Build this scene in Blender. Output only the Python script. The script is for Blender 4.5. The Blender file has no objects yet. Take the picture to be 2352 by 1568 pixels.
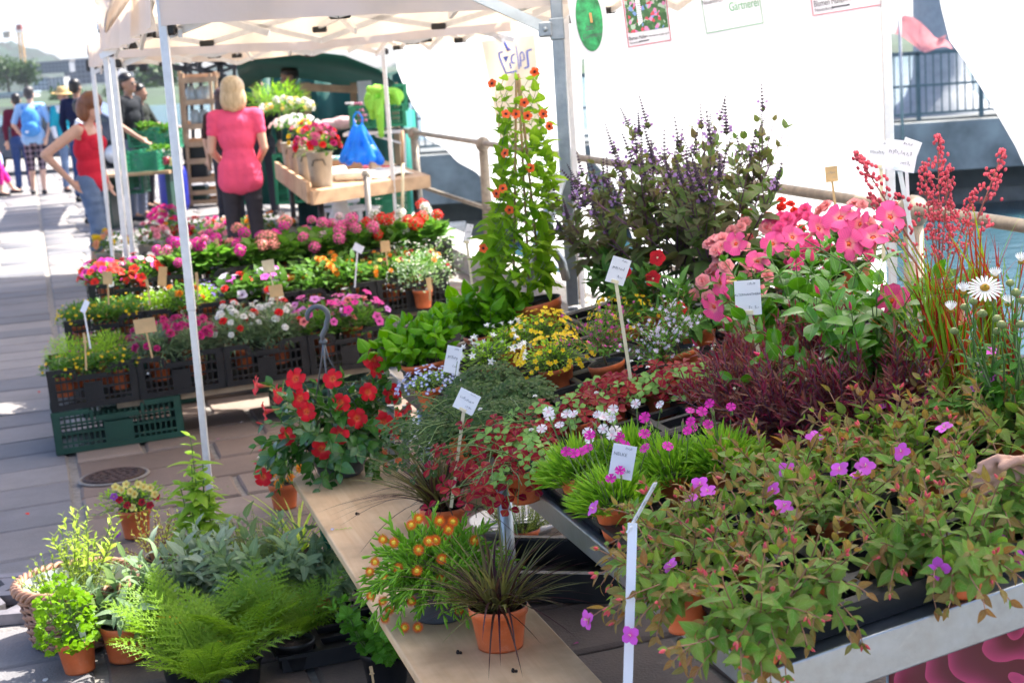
import bpy, math, random
import numpy as np
from mathutils import Vector, Matrix, noise
random.seed(7); np.random.seed(7)
S = bpy.context.scene
COL = S.collection
R = math.radians
# ------------------------------------------------------------------ camera
F_PX, CX, CY = 3800.0, 1176.0, 784.0          # focal length and centre, on a 2352 x 1568 picture
PITCH, ROLL, CAM_H = math.atan(642/3800), 0.066, 1.65
CAM = Vector((0, 0, CAM_H))
FW = Vector((0, math.cos(PITCH), -math.sin(PITCH)))
U0 = Vector((0, math.sin(PITCH), math.cos(PITCH)))
RT = (Vector((1, 0, 0))*math.cos(ROLL) - U0*math.sin(ROLL)).normalized()
UP = RT.cross(FW).normalized()
cd = bpy.data.cameras.new('camera'); cam = bpy.data.objects.new('camera', cd); COL.objects.link(cam)
cd.sensor_width = 36; cd.lens = F_PX/2352*36; cd.clip_start = .05; cd.clip_end = 3000
cam.matrix_world = Matrix(((RT.x, UP.x, -FW.x, CAM.x), (RT.y, UP.y, -FW.y, CAM.y), (RT.z, UP.z, -FW.z, CAM.z), (0, 0, 0, 1)))
cd.dof.use_dof = True; cd.dof.focus_distance = 3.7; cd.dof.aperture_fstop = 7.5
S.camera = cam
# ------------------------------------------------------------------ sky, sun, exposure
SUN_AZ, SUN_EL = R(58), R(56)                  # azimuth from +Y towards +X
w = bpy.data.worlds.new('World'); S.world = w; w.use_nodes = True
nt = w.node_tree; bg = nt.nodes['Background']; sky = nt.nodes.new('ShaderNodeTexSky')
sky.sky_type = 'NISHITA'; sky.sun_disc = False; sky.sun_elevation = SUN_EL; sky.sun_rotation = SUN_AZ
sky.air_density = .48; sky.dust_density = 2.3; sky.ozone_density = .7
nt.links.new(sky.outputs[0], bg.inputs[0]); bg.inputs[1].default_value = 0.15
sl = bpy.data.lights.new('sun', 'SUN'); so = bpy.data.objects.new('sun', sl); COL.objects.link(so)
sl.energy = 4.2; sl.angle = R(.53); sl.color = (1, .955, .88)
sd = Vector((math.sin(SUN_AZ)*math.cos(SUN_EL), math.cos(SUN_AZ)*math.cos(SUN_EL), math.sin(SUN_EL)))
so.rotation_euler = sd.to_track_quat('Z', 'Y').to_euler(); so.location = (6, 4, 8)
S.view_settings.view_transform = 'Standard'; S.view_settings.look = 'None'
S.view_settings.exposure = 1.95; S.view_settings.gamma = 1; S.view_settings.use_curve_mapping = False
S.render.engine = 'CYCLES'
S.cycles.max_bounces = 10; S.cycles.transparent_max_bounces = 12; S.cycles.diffuse_bounces = 5
# ------------------------------------------------------------------ pixels to places
def ray(px, py): return FW*F_PX + RT*(px-CX) - UP*(py-CY)
def gz(X): return .03*max(-2.6, min(3.0, X))   # the paving falls a little towards the drain
def at_d(px, py, d):                           # at forward distance d (metres along +Y)
    r = ray(px, py); return CAM + r*(d/r.y)
def on_z(px, py, z):
    r = ray(px, py); return CAM + r*((z-CAM.z)/r.z)
def gp(px, py, h=0.0):                         # on the paving (plus h)
    z = h
    for _ in range(12):
        p = on_z(px, py, z); z = gz(p.x)+h
    return p
def on_plane(px, py, p0, n):
    r = ray(px, py); return CAM + r*((p0-CAM).dot(n)/r.dot(n))
def proj(p):
    q = Vector(p)-CAM; d = q.dot(FW); return (CX+F_PX*q.dot(RT)/d, CY-F_PX*q.dot(UP)/d, d)
# ------------------------------------------------------------------ materials
MATS = {}
def nmat(name):
    m = bpy.data.materials.new(name); m.use_nodes = True; t = m.node_tree
    b = t.nodes['Principled BSDF']; return m, t, b
def N(t, typ, **kw):
    n = t.nodes.new(typ)
    for k, v in kw.items():
        if k.startswith('i_'): n.inputs[k[2:].replace('_', ' ')].default_value = v
        else: setattr(n, k, v)
    return n
def c4(c): return (c[0], c[1], c[2], 1)
def mathn(t, op, a, b=None, c=None):
    n = N(t, 'ShaderNodeMath', operation=op)
    for i, v in enumerate((a, b, c)):
        if v is None: continue
        if isinstance(v, (int, float)): n.inputs[i].default_value = v
        else: t.links.new(v, n.inputs[i])
    return n.outputs[0]
def mixc(t, f, a, b, typ='MIX'):
    n = N(t, 'ShaderNodeMix', data_type='RGBA', blend_type=typ)
    for i, v in ((0, f), (6, a), (7, b)):
        if isinstance(v, (int, float)): n.inputs[i].default_value = v
        elif isinstance(v, tuple): n.inputs[i].default_value = c4(v)
        else: t.links.new(v, n.inputs[i])
    return n.outputs[2]
def rnd(t):                                    # a random number for each piece, joined or not
    g = N(t, 'ShaderNodeNewGeometry'); o = N(t, 'ShaderNodeObjectInfo')
    return mathn(t, 'FRACT', mathn(t, 'ADD', g.outputs['Random Per Island'], o.outputs['Random']))
def mat(name, col, rough=.6, metal=0, var=.15, scale=8.0, bump=0.0, bscale=60.0, spec=.5, col2=None, trans=0, tcol=None, coat=0):
    """plain painted / plastic / cloth / metal surface with a little unevenness"""
    if name in MATS: return MATS[name]
    m, t, b = nmat(name); MATS[name] = m
    tc = N(t, 'ShaderNodeTexCoord')
    nz = N(t, 'ShaderNodeTexNoise', i_Scale=scale, i_Detail=5.0, i_Roughness=.6); t.links.new(tc.outputs['Object'], nz.inputs['Vector'])
    dark = tuple(c*(1-var*1.6) for c in col) if col2 is None else col2
    light = tuple(min(1, c*(1+var)) for c in col)
    rp = N(t, 'ShaderNodeMapRange'); rp.inputs[1].default_value = .3; rp.inputs[2].default_value = .7
    t.links.new(nz.outputs[0], rp.inputs[0])
    c = mixc(t, rp.outputs[0], dark, light)
    t.links.new(c, b.inputs['Base Color'])
    b.inputs['Roughness'].default_value = rough; b.inputs['Metallic'].default_value = metal
    b.inputs['Specular IOR Level'].default_value = spec; b.inputs['Coat Weight'].default_value = coat
    rr = mathn(t, 'MULTIPLY_ADD', nz.outputs[0], .25, rough-.12); t.links.new(rr, b.inputs['Roughness'])
    if bump:
        n2 = N(t, 'ShaderNodeTexNoise', i_Scale=bscale, i_Detail=3.0); t.links.new(tc.outputs['Object'], n2.inputs['Vector'])
        bp = N(t, 'ShaderNodeBump', i_Strength=bump, i_Distance=.01); t.links.new(n2.outputs[0], bp.inputs['Height'])
        t.links.new(bp.outputs[0], b.inputs['Normal'])
    if trans:
        tr = N(t, 'ShaderNodeBsdfTranslucent'); tr.inputs[0].default_value = c4(tcol or col)
        mx = N(t, 'ShaderNodeMixShader'); mx.inputs[0].default_value = trans
        t.links.new(b.outputs[0], mx.inputs[1]); t.links.new(tr.outputs[0], mx.inputs[2])
        t.links.new(mx.outputs[0], t.nodes['Material Output'].inputs[0])
    return m
def hairmat(name, a, b_):
    m, t, b = nmat(name); tc = N(t, 'ShaderNodeTexCoord'); mp = N(t, 'ShaderNodeMapping'); mp.inputs['Scale'].default_value = (90, 90, 5); t.links.new(tc.outputs['Object'], mp.inputs[0])
    nz = N(t, 'ShaderNodeTexNoise', i_Scale=1.0, i_Detail=4.0); t.links.new(mp.outputs[0], nz.inputs[0]); t.links.new(mixc(t, mathn(t, 'MULTIPLY_ADD', nz.outputs[0], 2.4, -.7), a, b_), b.inputs['Base Color']); b.inputs['Roughness'].default_value = .42
    bp = N(t, 'ShaderNodeBump', i_Strength=.8, i_Distance=.01); t.links.new(nz.outputs[0], bp.inputs['Height']); t.links.new(bp.outputs[0], b.inputs['Normal']); return m
def leafmat(name, c1, c2, vein=None, tcol=None, trans=.35, rough=.45, veins=9.0, edge=None, vs=.5, spec=.16):
    """leaf: colour varies from leaf to leaf, midrib and side veins from the leaf's own coordinates"""
    if name in MATS: return MATS[name]
    m, t, b = nmat(name); MATS[name] = m
    r = rnd(t); c = mixc(t, r, c1, c2)
    uv = N(t, 'ShaderNodeUVMap'); sp = N(t, 'ShaderNodeSeparateXYZ'); t.links.new(uv.outputs[0], sp.inputs[0])
    au = mathn(t, 'ABSOLUTE', mathn(t, 'SUBTRACT', sp.outputs[0], .5))
    if edge:
        mr = N(t, 'ShaderNodeMapRange', interpolation_type='SMOOTHSTEP'); mr.inputs[1].default_value = .1; mr.inputs[2].default_value = .5
        t.links.new(au, mr.inputs[0]); c = mixc(t, mr.outputs[0], c, edge)
    if vein:
        mid = N(t, 'ShaderNodeMapRange', interpolation_type='SMOOTHSTEP'); mid.inputs[1].default_value = .045; mid.inputs[2].default_value = .01
        t.links.new(au, mid.inputs[0])
        ph = mathn(t, 'SUBTRACT', mathn(t, 'MULTIPLY', sp.outputs[1], veins), mathn(t, 'MULTIPLY', au, veins*.55))
        sv = mathn(t, 'ABSOLUTE', mathn(t, 'SUBTRACT', mathn(t, 'FRACT', ph), .5))
        s2 = N(t, 'ShaderNodeMapRange', interpolation_type='SMOOTHSTEP'); s2.inputs[1].default_value = .12; s2.inputs[2].default_value = .0
        t.links.new(sv, s2.inputs[0])
        f = mathn(t, 'MAXIMUM', mid.outputs[0], mathn(t, 'MULTIPLY', s2.outputs[0], vs))
        c = mixc(t, mathn(t, 'MULTIPLY', f, .7), c, vein)
        bp = N(t, 'ShaderNodeBump', i_Strength=.35, i_Distance=.002); t.links.new(mathn(t, 'SUBTRACT', 1.0, f), bp.inputs['Height'])
        t.links.new(bp.outputs[0], b.inputs['Normal'])
    g = N(t, 'ShaderNodeTexCoord'); nz = N(t, 'ShaderNodeTexNoise', i_Scale=90.0, i_Detail=3.0); t.links.new(g.outputs['Object'], nz.inputs[0])
    c = mixc(t, mathn(t, 'MULTIPLY_ADD', nz.outputs[0], .7, -.2), c, mixc(t, 1.0, c, (.65, .68, .55), 'MULTIPLY')); hs = N(t, 'ShaderNodeHueSaturation', i_Saturation=1.12, i_Value=1.25); t.links.new(c, hs.inputs['Color']); c = hs.outputs[0]
    t.links.new(c, b.inputs['Base Color']); b.inputs['Roughness'].default_value = rough; b.inputs['Specular IOR Level'].default_value = spec
    tr = N(t, 'ShaderNodeBsdfTranslucent')
    if tcol: t.links.new(mixc(t, .75, c, tcol), tr.inputs[0])
    else: t.links.new(mixc(t, 1.0, c, (2.2, 2.2, 1.2), 'MULTIPLY'), tr.inputs[0])
    mx = N(t, 'ShaderNodeMixShader'); mx.inputs[0].default_value = trans
    t.links.new(b.outputs[0], mx.inputs[1]); t.links.new(tr.outputs[0], mx.inputs[2]); t.links.new(mx.outputs[0], t.nodes['Material Output'].inputs[0])
    return m
def petmat(name, cin, cout, mid=.35, rough=.55, trans=.3, var=.18, lines=0):
    """petal: colour runs from the base to the tip of the petal"""
    if name in MATS: return MATS[name]
    m, t, b = nmat(name); MATS[name] = m
    uv = N(t, 'ShaderNodeUVMap'); sp = N(t, 'ShaderNodeSeparateXYZ'); t.links.new(uv.outputs[0], sp.inputs[0])
    mr = N(t, 'ShaderNodeMapRange', interpolation_type='SMOOTHSTEP'); mr.inputs[1].default_value = max(0, mid-.25); mr.inputs[2].default_value = mid+.25
    t.links.new(sp.outputs[1], mr.inputs[0])
    c = mixc(t, mr.outputs[0], cin, cout)
    k = mathn(t, 'MULTIPLY_ADD', rnd(t), 2*var, 1-var)
    hs = N(t, 'ShaderNodeHueSaturation'); t.links.new(k, hs.inputs['Value']); t.links.new(c, hs.inputs['Color']); c = hs.outputs[0]
    wv = mathn(t, 'MULTIPLY_ADD', mathn(t, 'SINE', mathn(t, 'MULTIPLY', sp.outputs[0], 38.0)), .06, .94)
    c = mixc(t, 1.0, c, wv, 'MULTIPLY')
    t.links.new(c, b.inputs['Base Color']); b.inputs['Roughness'].default_value = rough; b.inputs['Specular IOR Level'].default_value = .25
    b.inputs['Sheen Weight'].default_value = .15
    tr = N(t, 'ShaderNodeBsdfTranslucent'); t.links.new(c, tr.inputs[0])
    mx = N(t, 'ShaderNodeMixShader'); mx.inputs[0].default_value = trans
    t.links.new(b.outputs[0], mx.inputs[1]); t.links.new(tr.outputs[0], mx.inputs[2]); t.links.new(mx.outputs[0], t.nodes['Material Output'].inputs[0])
    return m
# ------------------------------------------------------------------ meshes
TMP = bpy.data.scenes.new('workbench')
def baked(o):
    """the evaluated mesh of an object, worked out away from the big scene"""
    TMP.collection.objects.link(o); vl = TMP.view_layers[0]; vl.update()
    return bpy.data.meshes.new_from_object(o.evaluated_get(vl.depsgraph))
class MB:
    def __init__(s): s.v = []; s.f = []; s.m = []; s.uv = []
    def add(s, V, Fc, mi=0, M=None, uv=None):
        o = len(s.v)
        for p in V: s.v.append(tuple(M @ Vector(p)) if M is not None else tuple(p))
        s.uv.extend(uv if uv is not None else [(0, 0)]*len(V))
        for f in Fc: s.f.append(tuple(i+o for i in f)); s.m.append(mi)
        return s
    def box(s, c, d, mi=0, M=None, bev=0.0):
        x, y, z = d[0]/2, d[1]/2, d[2]/2
        if bev:
            b = min(bev, x*.9, y*.9, z*.9); V = []; Fc = []
            rings = [(x-b, y-b, -z), (x, y-b, -z+b), (x, y-b, z-b), (x-b, y-b, z)]
            def ring(hx, hy, hz, bb):
                return [(hx, -hy, hz), (hx, hy, hz), (hx-bb, hy+bb, hz), (-hx+bb, hy+bb, hz), (-hx, hy, hz), (-hx, -hy, hz), (-hx+bb, -hy-bb, hz), (hx-bb, -hy-bb, hz)]
            V += ring(x-b, y-b-b*.4, -z, b*.4); V += ring(x, y-b, -z+b, b); V += ring(x, y-b, z-b, b); V += ring(x-b, y-b-b*.4, z, b*.4)
            for k in range(3):
                for i in range(8): j = (i+1) % 8; Fc.append((k*8+i, k*8+j, k*8+8+j, k*8+8+i))
            Fc.append(tuple(range(7, -1, -1))); Fc.append(tuple(range(24, 32)))
        else:
            V = [(-x,-y,-z),(x,-y,-z),(x,y,-z),(-x,y,-z),(-x,-y,z),(x,-y,z),(x,y,z),(-x,y,z)]
            Fc = [(0,3,2,1),(4,5,6,7),(0,1,5,4),(1,2,6,5),(2,3,7,6),(3,0,4,7)]
        V = [(p[0]+c[0], p[1]+c[1], p[2]+c[2]) for p in V]
        return s.add(V, Fc, mi, M)
    def beam(s, a, b, w, h=None, mi=0, up=(0, 0, 1)):   # square bar from a to b
        a, b = Vector(a), Vector(b); d = (b-a); L = d.length; d.normalize(); h = h or w
        u = Vector(up)
        if abs(d.dot(u)) > .98: u = Vector((1, 0, 0))
        x = d.cross(u).normalized(); y = x.cross(d).normalized()
        M = Matrix(((x.x, d.x, y.x, (a.x+b.x)/2), (x.y, d.y, y.y, (a.y+b.y)/2), (x.z, d.z, y.z, (a.z+b.z)/2), (0, 0, 0, 1)))
        return s.box((0, 0, 0), (w, L, h), mi, M)
    def tube(s, pts, rad, seg=8, mi=0, cap=True):
        pts = [Vector(p) for p in pts]; n = len(pts)
        if isinstance(rad, (int, float)): rad = [rad]*n
        V = []; Fc = []; ref = None
        for i, p in enumerate(pts):
            d = (pts[min(i+1, n-1)]-pts[max(i-1, 0)])
            d = d.normalized() if d.length > 1e-9 else Vector((0, 0, 1))
            if ref is None: ref = Vector((1, 0, 0)) if abs(d.x) < .9 else Vector((0, 1, 0))
            x = (ref - d*ref.dot(d)).normalized(); y = d.cross(x); ref = x
            for k in range(seg):
                a = 2*math.pi*k/seg; V.append(p + (x*math.cos(a)+y*math.sin(a))*rad[i])
        for i in range(n-1):
            for k in range(seg):
                k2 = (k+1) % seg; Fc.append((i*seg+k, i*seg+k2, (i+1)*seg+k2, (i+1)*seg+k))
        if cap: Fc.append(tuple(range(seg-1, -1, -1))); Fc.append(tuple(range((n-1)*seg, n*seg)))
        return s.add(V, Fc, mi)
    def lathe(s, prof, seg=24, mi=0, M=None, mis=None, wob=0):
        V = []; Fc = []; n = len(prof); ms = []
        for r, z in prof:
            for k in range(seg):
                a = 2*math.pi*k/seg; V.append((r*math.cos(a), r*math.sin(a), z))
        o = len(s.v); s.add(V, [], 0, M)
        for i in range(n-1):
            for k in range(seg):
                k2 = (k+1) % seg; s.f.append((o+i*seg+k, o+i*seg+k2, o+(i+1)*seg+k2, o+(i+1)*seg+k)); s.m.append(mis[i] if mis else mi)
        return s
    def disc(s, r, z, seg=24, mi=0, M=None, rough=0):
        V = [(0, 0, z)]+[(r*math.cos(2*math.pi*k/seg), r*math.sin(2*math.pi*k/seg), z+random.uniform(-rough, rough)) for k in range(seg)]
        return s.add(V, [(0, 1+k, 1+(k+1) % seg) for k in range(seg)], mi, M)
    def prism(s, poly, z0, z1, mi=0, M=None):
        n = len(poly); V = [(x, y, z0) for x, y in poly]+[(x, y, z1) for x, y in poly]
        Fc = [tuple(range(n-1, -1, -1)), tuple(range(n, 2*n))]+[(i, (i+1) % n, n+(i+1) % n, n+i) for i in range(n)]
        return s.add(V, Fc, mi, M)
    def ell(s, c, r, seg=12, rings=8, mi=0, M=None):
        V = []; Fc = []
        for i in range(rings+1):
            th = math.pi*i/rings
            for k in range(seg):
                a = 2*math.pi*k/seg; V.append((c[0]+r[0]*math.sin(th)*math.cos(a), c[1]+r[1]*math.sin(th)*math.sin(a), c[2]-r[2]*math.cos(th)))
        for i in range(rings):
            for k in range(seg): k2 = (k+1) % seg; Fc.append((i*seg+k, i*seg+k2, (i+1)*seg+k2, (i+1)*seg+k))
        return s.add(V, Fc, mi, M)
    def sheet(s, P, mi=0, thick=0.0):                  # P[i][j] grid of points
        n, m = len(P), len(P[0]); V = [p for row in P for p in row]
        uv = [(j/(m-1), i/(n-1)) for i in range(n) for j in range(m)]
        Fc = [(i*m+j, i*m+j+1, (i+1)*m+j+1, (i+1)*m+j) for i in range(n-1) for j in range(m-1)]
        return s.add(V, Fc, mi, None, uv)
    def mesh(s, name, mats, smooth=False):
        me = bpy.data.meshes.new(name); me.from_pydata(s.v, [], s.f)
        for x in (mats if isinstance(mats, (list, tuple)) else [mats]): me.materials.append(x)
        me.polygons.foreach_set('material_index', s.m)
        if any(u != (0, 0) for u in s.uv):
            l = me.uv_layers.new(name='UVMap'); ix = np.empty(len(me.loops), np.int32); me.loops.foreach_get('vertex_index', ix)
            l.data.foreach_set('uv', np.array(s.uv, np.float32)[ix].ravel())
        if smooth: me.polygons.foreach_set('use_smooth', [True]*len(me.polygons))
        me.update(); return me
    def build(s, name, mats, parent=None, smooth=False, loc=None):
        return obj(name, s.mesh(name, mats, smooth), parent, loc)
def obj(name, me, parent=None, loc=None, M=None):
    o = bpy.data.objects.new(name, me); COL.objects.link(o)
    if parent is not None: o.parent = parent
    if M is not None: o.matrix_basis = M
    elif loc is not None: o.location = loc
    return o
def tag(o, label, cat, group=None):
    o['label'] = label; o['category'] = cat
    if group: o['group'] = group
    return o
def thing(name, label, cat, loc=(0, 0, 0), rot=None, group=None):
    o = bpy.data.objects.new(name, None); COL.objects.link(o); o.location = loc; o.empty_display_size = .05
    if isinstance(rot, Matrix): o.matrix_basis = Matrix.Translation(loc) @ rot.to_4x4()
    elif rot is not None: o.rotation_euler = (0, 0, rot)
    return tag(o, label, cat, group)
def struct(o): o['kind'] = 'structure'; return o
def stuff(o): o['kind'] = 'stuff'; return o
def solid(o, th):
    md = o.modifiers.new('thickness', 'SOLIDIFY'); md.thickness = th; md.offset = 0; return o
def bevel(o, w=.003, seg=2):
    md = o.modifiers.new('edge', 'BEVEL'); md.width = w; md.segments = seg; md.limit_method = 'ANGLE'; return o
def frame(y, z=(0, 0, 1)):                             # rotation with +Y along y and +Z near z
    y = Vector(y).normalized(); z = Vector(z); x = y.cross(z)
    if x.length < 1e-5: x = y.cross(Vector((1, 0, .01)))
    x.normalize(); z = x.cross(y)
    return Matrix(((x.x, y.x, z.x), (x.y, y.y, z.y), (x.z, y.z, z.z)))
def trs(p, rot, s=1.0):
    M = rot.to_4x4()
    if isinstance(s, (int, float)): s = (s, s, s)
    for j in range(3):
        for i in range(3): M[i][j] *= s[j]
    M[0][3], M[1][3], M[2][3] = p[0], p[1], p[2]
    return M
# templates: (V array n*3, F list of quads, UV n*2, material index per face)
def join(name, parts, mats, parent=None, smooth=False, M=None, kind='stuff'):
    """parts: list of (template, [4x4 ...]); one mesh"""
    Vs, Fs, Us, Ms = [], [], [], []; off = 0
    for (V, Fc, UV, MI), mm in parts:
        if not len(mm): continue
        A = np.array([np.array(x) for x in mm]); n = len(V)
        H = np.c_[V, np.ones(n)]
        W = np.einsum('kij,nj->kni', A, H)[:, :, :3].reshape(-1, 3)
        k = len(A); Fa = (Fc[None, :, :] + (np.arange(k)*n)[:, None, None]).reshape(-1, 4)+off
        Vs.append(W); Fs.append(Fa); Us.append(np.tile(UV, (k, 1))); Ms.append(np.tile(MI, k)); off += k*n
    me = arr_mesh(name, np.concatenate(Vs), np.concatenate(Fs), np.concatenate(Us), np.concatenate(Ms), mats, smooth)
    o = obj(name, me, parent, M=M)
    if kind: o['kind'] = kind
    return o
def arr_mesh(name, V, Fq, UV, MI, mats, smooth=False):
    me = bpy.data.meshes.new(name)
    tri = Fq[:, 3] == Fq[:, 2]
    cnt = np.where(tri, 3, 4); tot = int(cnt.sum()); st = np.concatenate(([0], np.cumsum(cnt)[:-1]))
    mask = np.ones(Fq.shape, bool); mask[tri, 3] = False; flat = Fq[mask]
    me.vertices.add(len(V)); me.vertices.foreach_set('co', V.astype(np.float32).ravel())
    me.loops.add(tot); me.loops.foreach_set('vertex_index', flat.astype(np.int32))
    me.polygons.add(len(Fq)); me.polygons.foreach_set('loop_start', st.astype(np.int32)); me.polygons.foreach_set('loop_total', cnt.astype(np.int32))
    for x in (mats if isinstance(mats, (list, tuple)) else [mats]): me.materials.append(x)
    me.polygons.foreach_set('material_index', MI.astype(np.int32))
    l = me.uv_layers.new(name='UVMap'); l.data.foreach_set('uv', UV[flat].astype(np.float32).ravel())
    if smooth: me.polygons.foreach_set('use_smooth', np.ones(len(Fq), bool))
    me.update(calc_edges=True); me.validate(); return me
def tmesh(name, T, mats, smooth=True): return arr_mesh(name, np.asarray(T[0], float), T[1], T[2], T[3], mats, smooth)
def tmerge(*ts):
    Vs, Fs, Us, Ms = [], [], [], []; off = 0
    for T in ts: Vs.append(T[0]); Fs.append(T[1]+off); Us.append(T[2]); Ms.append(T[3]); off += len(T[0])
    return (np.concatenate(Vs), np.concatenate(Fs), np.concatenate(Us), np.concatenate(Ms))
def txf(T, M, mi=None):
    H = np.c_[T[0], np.ones(len(T[0]))] @ np.array(M).T
    return (H[:, :3], T[1], T[2], T[3] if mi is None else np.full(len(T[1]), mi))
def leaf(wid=.5, n=6, m=2, fold=.15, droop=.25, shape='ovate', cup=0, wave=0, mi=0, twist=0):
    """unit-length leaf along +Y, facing +Z"""
    V, UV, Fc = [], [], []
    for i in range(n+1):
        v = i/n
        if shape == 'ovate': h = math.sin(math.pi*min(1, v**.75))**.8*(1-.25*v)
        elif shape == 'lance': h = math.sin(math.pi*v**.85)**.75
        elif shape == 'round': h = math.sqrt(max(0, 1-(2*v-1)**2))
        elif shape == 'obov': h = math.sin(math.pi*v**1.6)**.7
        elif shape == 'blade': h = (1-v)**.55*min(1, .55+v*2)
        elif shape == 'heart': h = math.sin(math.pi*min(1, (v+.10)/1.10)**.62)**.75*(1-.3*v)
        elif shape == 'petal': h = (.25+.75*math.sin(math.pi*min(1, v*.62)))*math.sqrt(max(0, 1-max(0, (v-.72)/.28)**2.2))
        elif shape == 'fringe': h = v**.8
        elif shape == 'spoon': h = .3+.7*v if v < .85 else (1-(v-.85)/.15*.6)
        h = max(h, .012 if i in (0, n) else .04)*wid/2
        for j in range(2*m+1):
            a = (j-m)/m; x = a*h
            z = fold*abs(x) - droop*v*v + cup*(a*a)*h + wave*math.sin(v*17+a*3)*abs(a)*.05
            if twist: c, s_ = math.cos(twist*v), math.sin(twist*v); x, z = x*c-z*s_, x*s_+z*c
            V.append((x, v*(1-.12*abs(droop)*v), z)); UV.append((.5+a/2, v))
    W = 2*m+1
    for i in range(n):
        for j in range(2*m): Fc.append((i*W+j, i*W+j+1, (i+1)*W+j+1, (i+1)*W+j))
    return (np.array(V), np.array(Fc), np.array(UV), np.full(len(Fc), mi))
def rotz(a): return Matrix.Rotation(a, 4, 'Z')
def rotx(a): return Matrix.Rotation(a, 4, 'X')
def ball(r, mi=1, seg=8, rings=5, c=(0, 0, 0), sc=(1, 1, 1)):
    b = MB().ell(c, (r*sc[0], r*sc[1], r*sc[2]), seg, rings)
    return (np.array(b.v), np.array(b.f), np.full((len(b.v), 2), .5), np.full(len(b.f), mi))
def tubeT(pts, rad, seg=6, mi=0):
    b = MB().tube(pts, rad, seg, cap=False); V = np.array(b.v)
    uv = np.array([(k % seg/seg, i/(len(pts)-1)) for i in range(len(pts)) for k in range(seg)])
    return (V, np.array(b.f), uv, np.full(len(b.f), mi))
def flower(n, L=.5, wid=.5, tilt=60, shape='petal', center=.1, layers=1, droop=.2, cup=0, fold=.1, seg=5, m=1, step=-18, shrink=.75, wave=0, jit=0, ctr_h=.6, r0=0.0):
    """petals around +Z, face up; petal material 0, centre material 1"""
    P = leaf(wid, seg, m, fold, droop, shape, cup, wave); ts = []
    rr = random.Random(n*31+layers)
    for l in range(layers):
        for k in range(n):
            a = 2*math.pi*(k+.5*(l % 2))/n + rr.uniform(-jit, jit); e = R(90-tilt-step*l*-1 if False else 90-(tilt+step*l))+rr.uniform(-jit, jit)
            s = L*shrink**l
            ts.append(txf(P, rotz(a) @ Matrix.Translation((0, r0, 0)) @ rotx(e) @ Matrix.Scale(s, 4)))
    if center: ts.append(ball(center, 1, 8, 4, (0, 0, center*.2), (1, 1, ctr_h)))
    return tmerge(*ts)
def trumpet(n=5, tube=.9, r=.5, flare=.55):
    """long funnel flower (tube down -Z) with n broad twisted lobes"""
    t1 = tubeT([(0, 0, -tube), (0, 0, -tube*.62), (0, 0, -tube*.5), (0, 0, -tube*.2), (0, 0, 0)], [.035, .05, .09, .14, .2], 8, 2)
    P = leaf(1.08, 6, 2, .06, .50, 'petal', wave=1.5, twist=.45); ts = [t1]
    for k in range(n):
        ts.append(txf(P, rotz(2*math.pi*k/n) @ Matrix.Translation((0, .10, 0)) @ rotx(R(32)) @ Matrix.Scale(flare, 4)))
    ts.append(ball(.10, 1, 8, 4, (0, 0, -.06), (1, 1, .6)))
    return tmerge(*ts)
def bud(L=1.0, r=.16, mi=0, seg=6):
    prof = [(.02, 0), (r*.55, .12*L), (r, .42*L), (r*.75, .7*L), (.01, L)]
    return tubeT([(0, 0, z) for _, z in prof], [q for q, _ in prof], seg, mi)
# ================================================================== the setting
UU = Vector((.963, .27, 0)); VV = Vector((-.27, .963, 0))
def RLX(d): return 1.43 + .224*(5.77-d)        # x of the quay railing at distance d
RD = Vector((-.224, 1, 0)).normalized(); RN = Vector((1, .224, 0)).normalized()
def stonemat(name, a, b, c):
    m, t, bs = nmat(name)
    r = rnd(t); cr = N(t, 'ShaderNodeValToRGB'); t.links.new(r, cr.inputs[0])
    cr.color_ramp.elements[0].color = c4(a); cr.color_ramp.elements[1].color = c4(c)
    e = cr.color_ramp.elements.new(.5); e.color = c4(b)
    tc = N(t, 'ShaderNodeNewGeometry'); n1 = N(t, 'ShaderNodeTexNoise', i_Scale=5.0, i_Detail=8.0, i_Roughness=.7); t.links.new(tc.outputs['Position'], n1.inputs[0])
    n2 = N(t, 'ShaderNodeTexNoise', i_Scale=120.0, i_Detail=3.0); t.links.new(tc.outputs['Position'], n2.inputs[0])
    n0 = N(t, 'ShaderNodeTexNoise', i_Scale=1.3, i_Detail=6.0, i_Roughness=.7); t.links.new(tc.outputs['Position'], n0.inputs[0]); k = mathn(t, 'MULTIPLY_ADD', n1.outputs[0], .5, .36); k = mathn(t, 'ADD', k, mathn(t, 'MULTIPLY', n0.outputs[0], .75)); k = mathn(t, 'ADD', k, mathn(t, 'MULTIPLY_ADD', n2.outputs[0], .3, -.15))
    t.links.new(mixc(t, 1.0, cr.outputs[0], k, 'MULTIPLY'), bs.inputs['Base Color'])
    bs.inputs['Roughness'].default_value = .75
    bp = N(t, 'ShaderNodeBump', i_Strength=.5, i_Distance=.006); t.links.new(mathn(t, 'ADD', n1.outputs[0], n2.outputs[0]), bp.inputs['Height']); t.links.new(bp.outputs[0], bs.inputs['Normal'])
    return m
M_GREY = stonemat('grey paving stone', (.135, .135, .145), (.20, .185, .182), (.275, .25, .232))
M_BROWN = stonemat('brown paving stone', (.15, .108, .085), (.205, .148, .115), (.265, .205, .165))
M_MORT = mat('mortar', (.25, .23, .205), .9, var=.2, scale=30, bump=.3)
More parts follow.
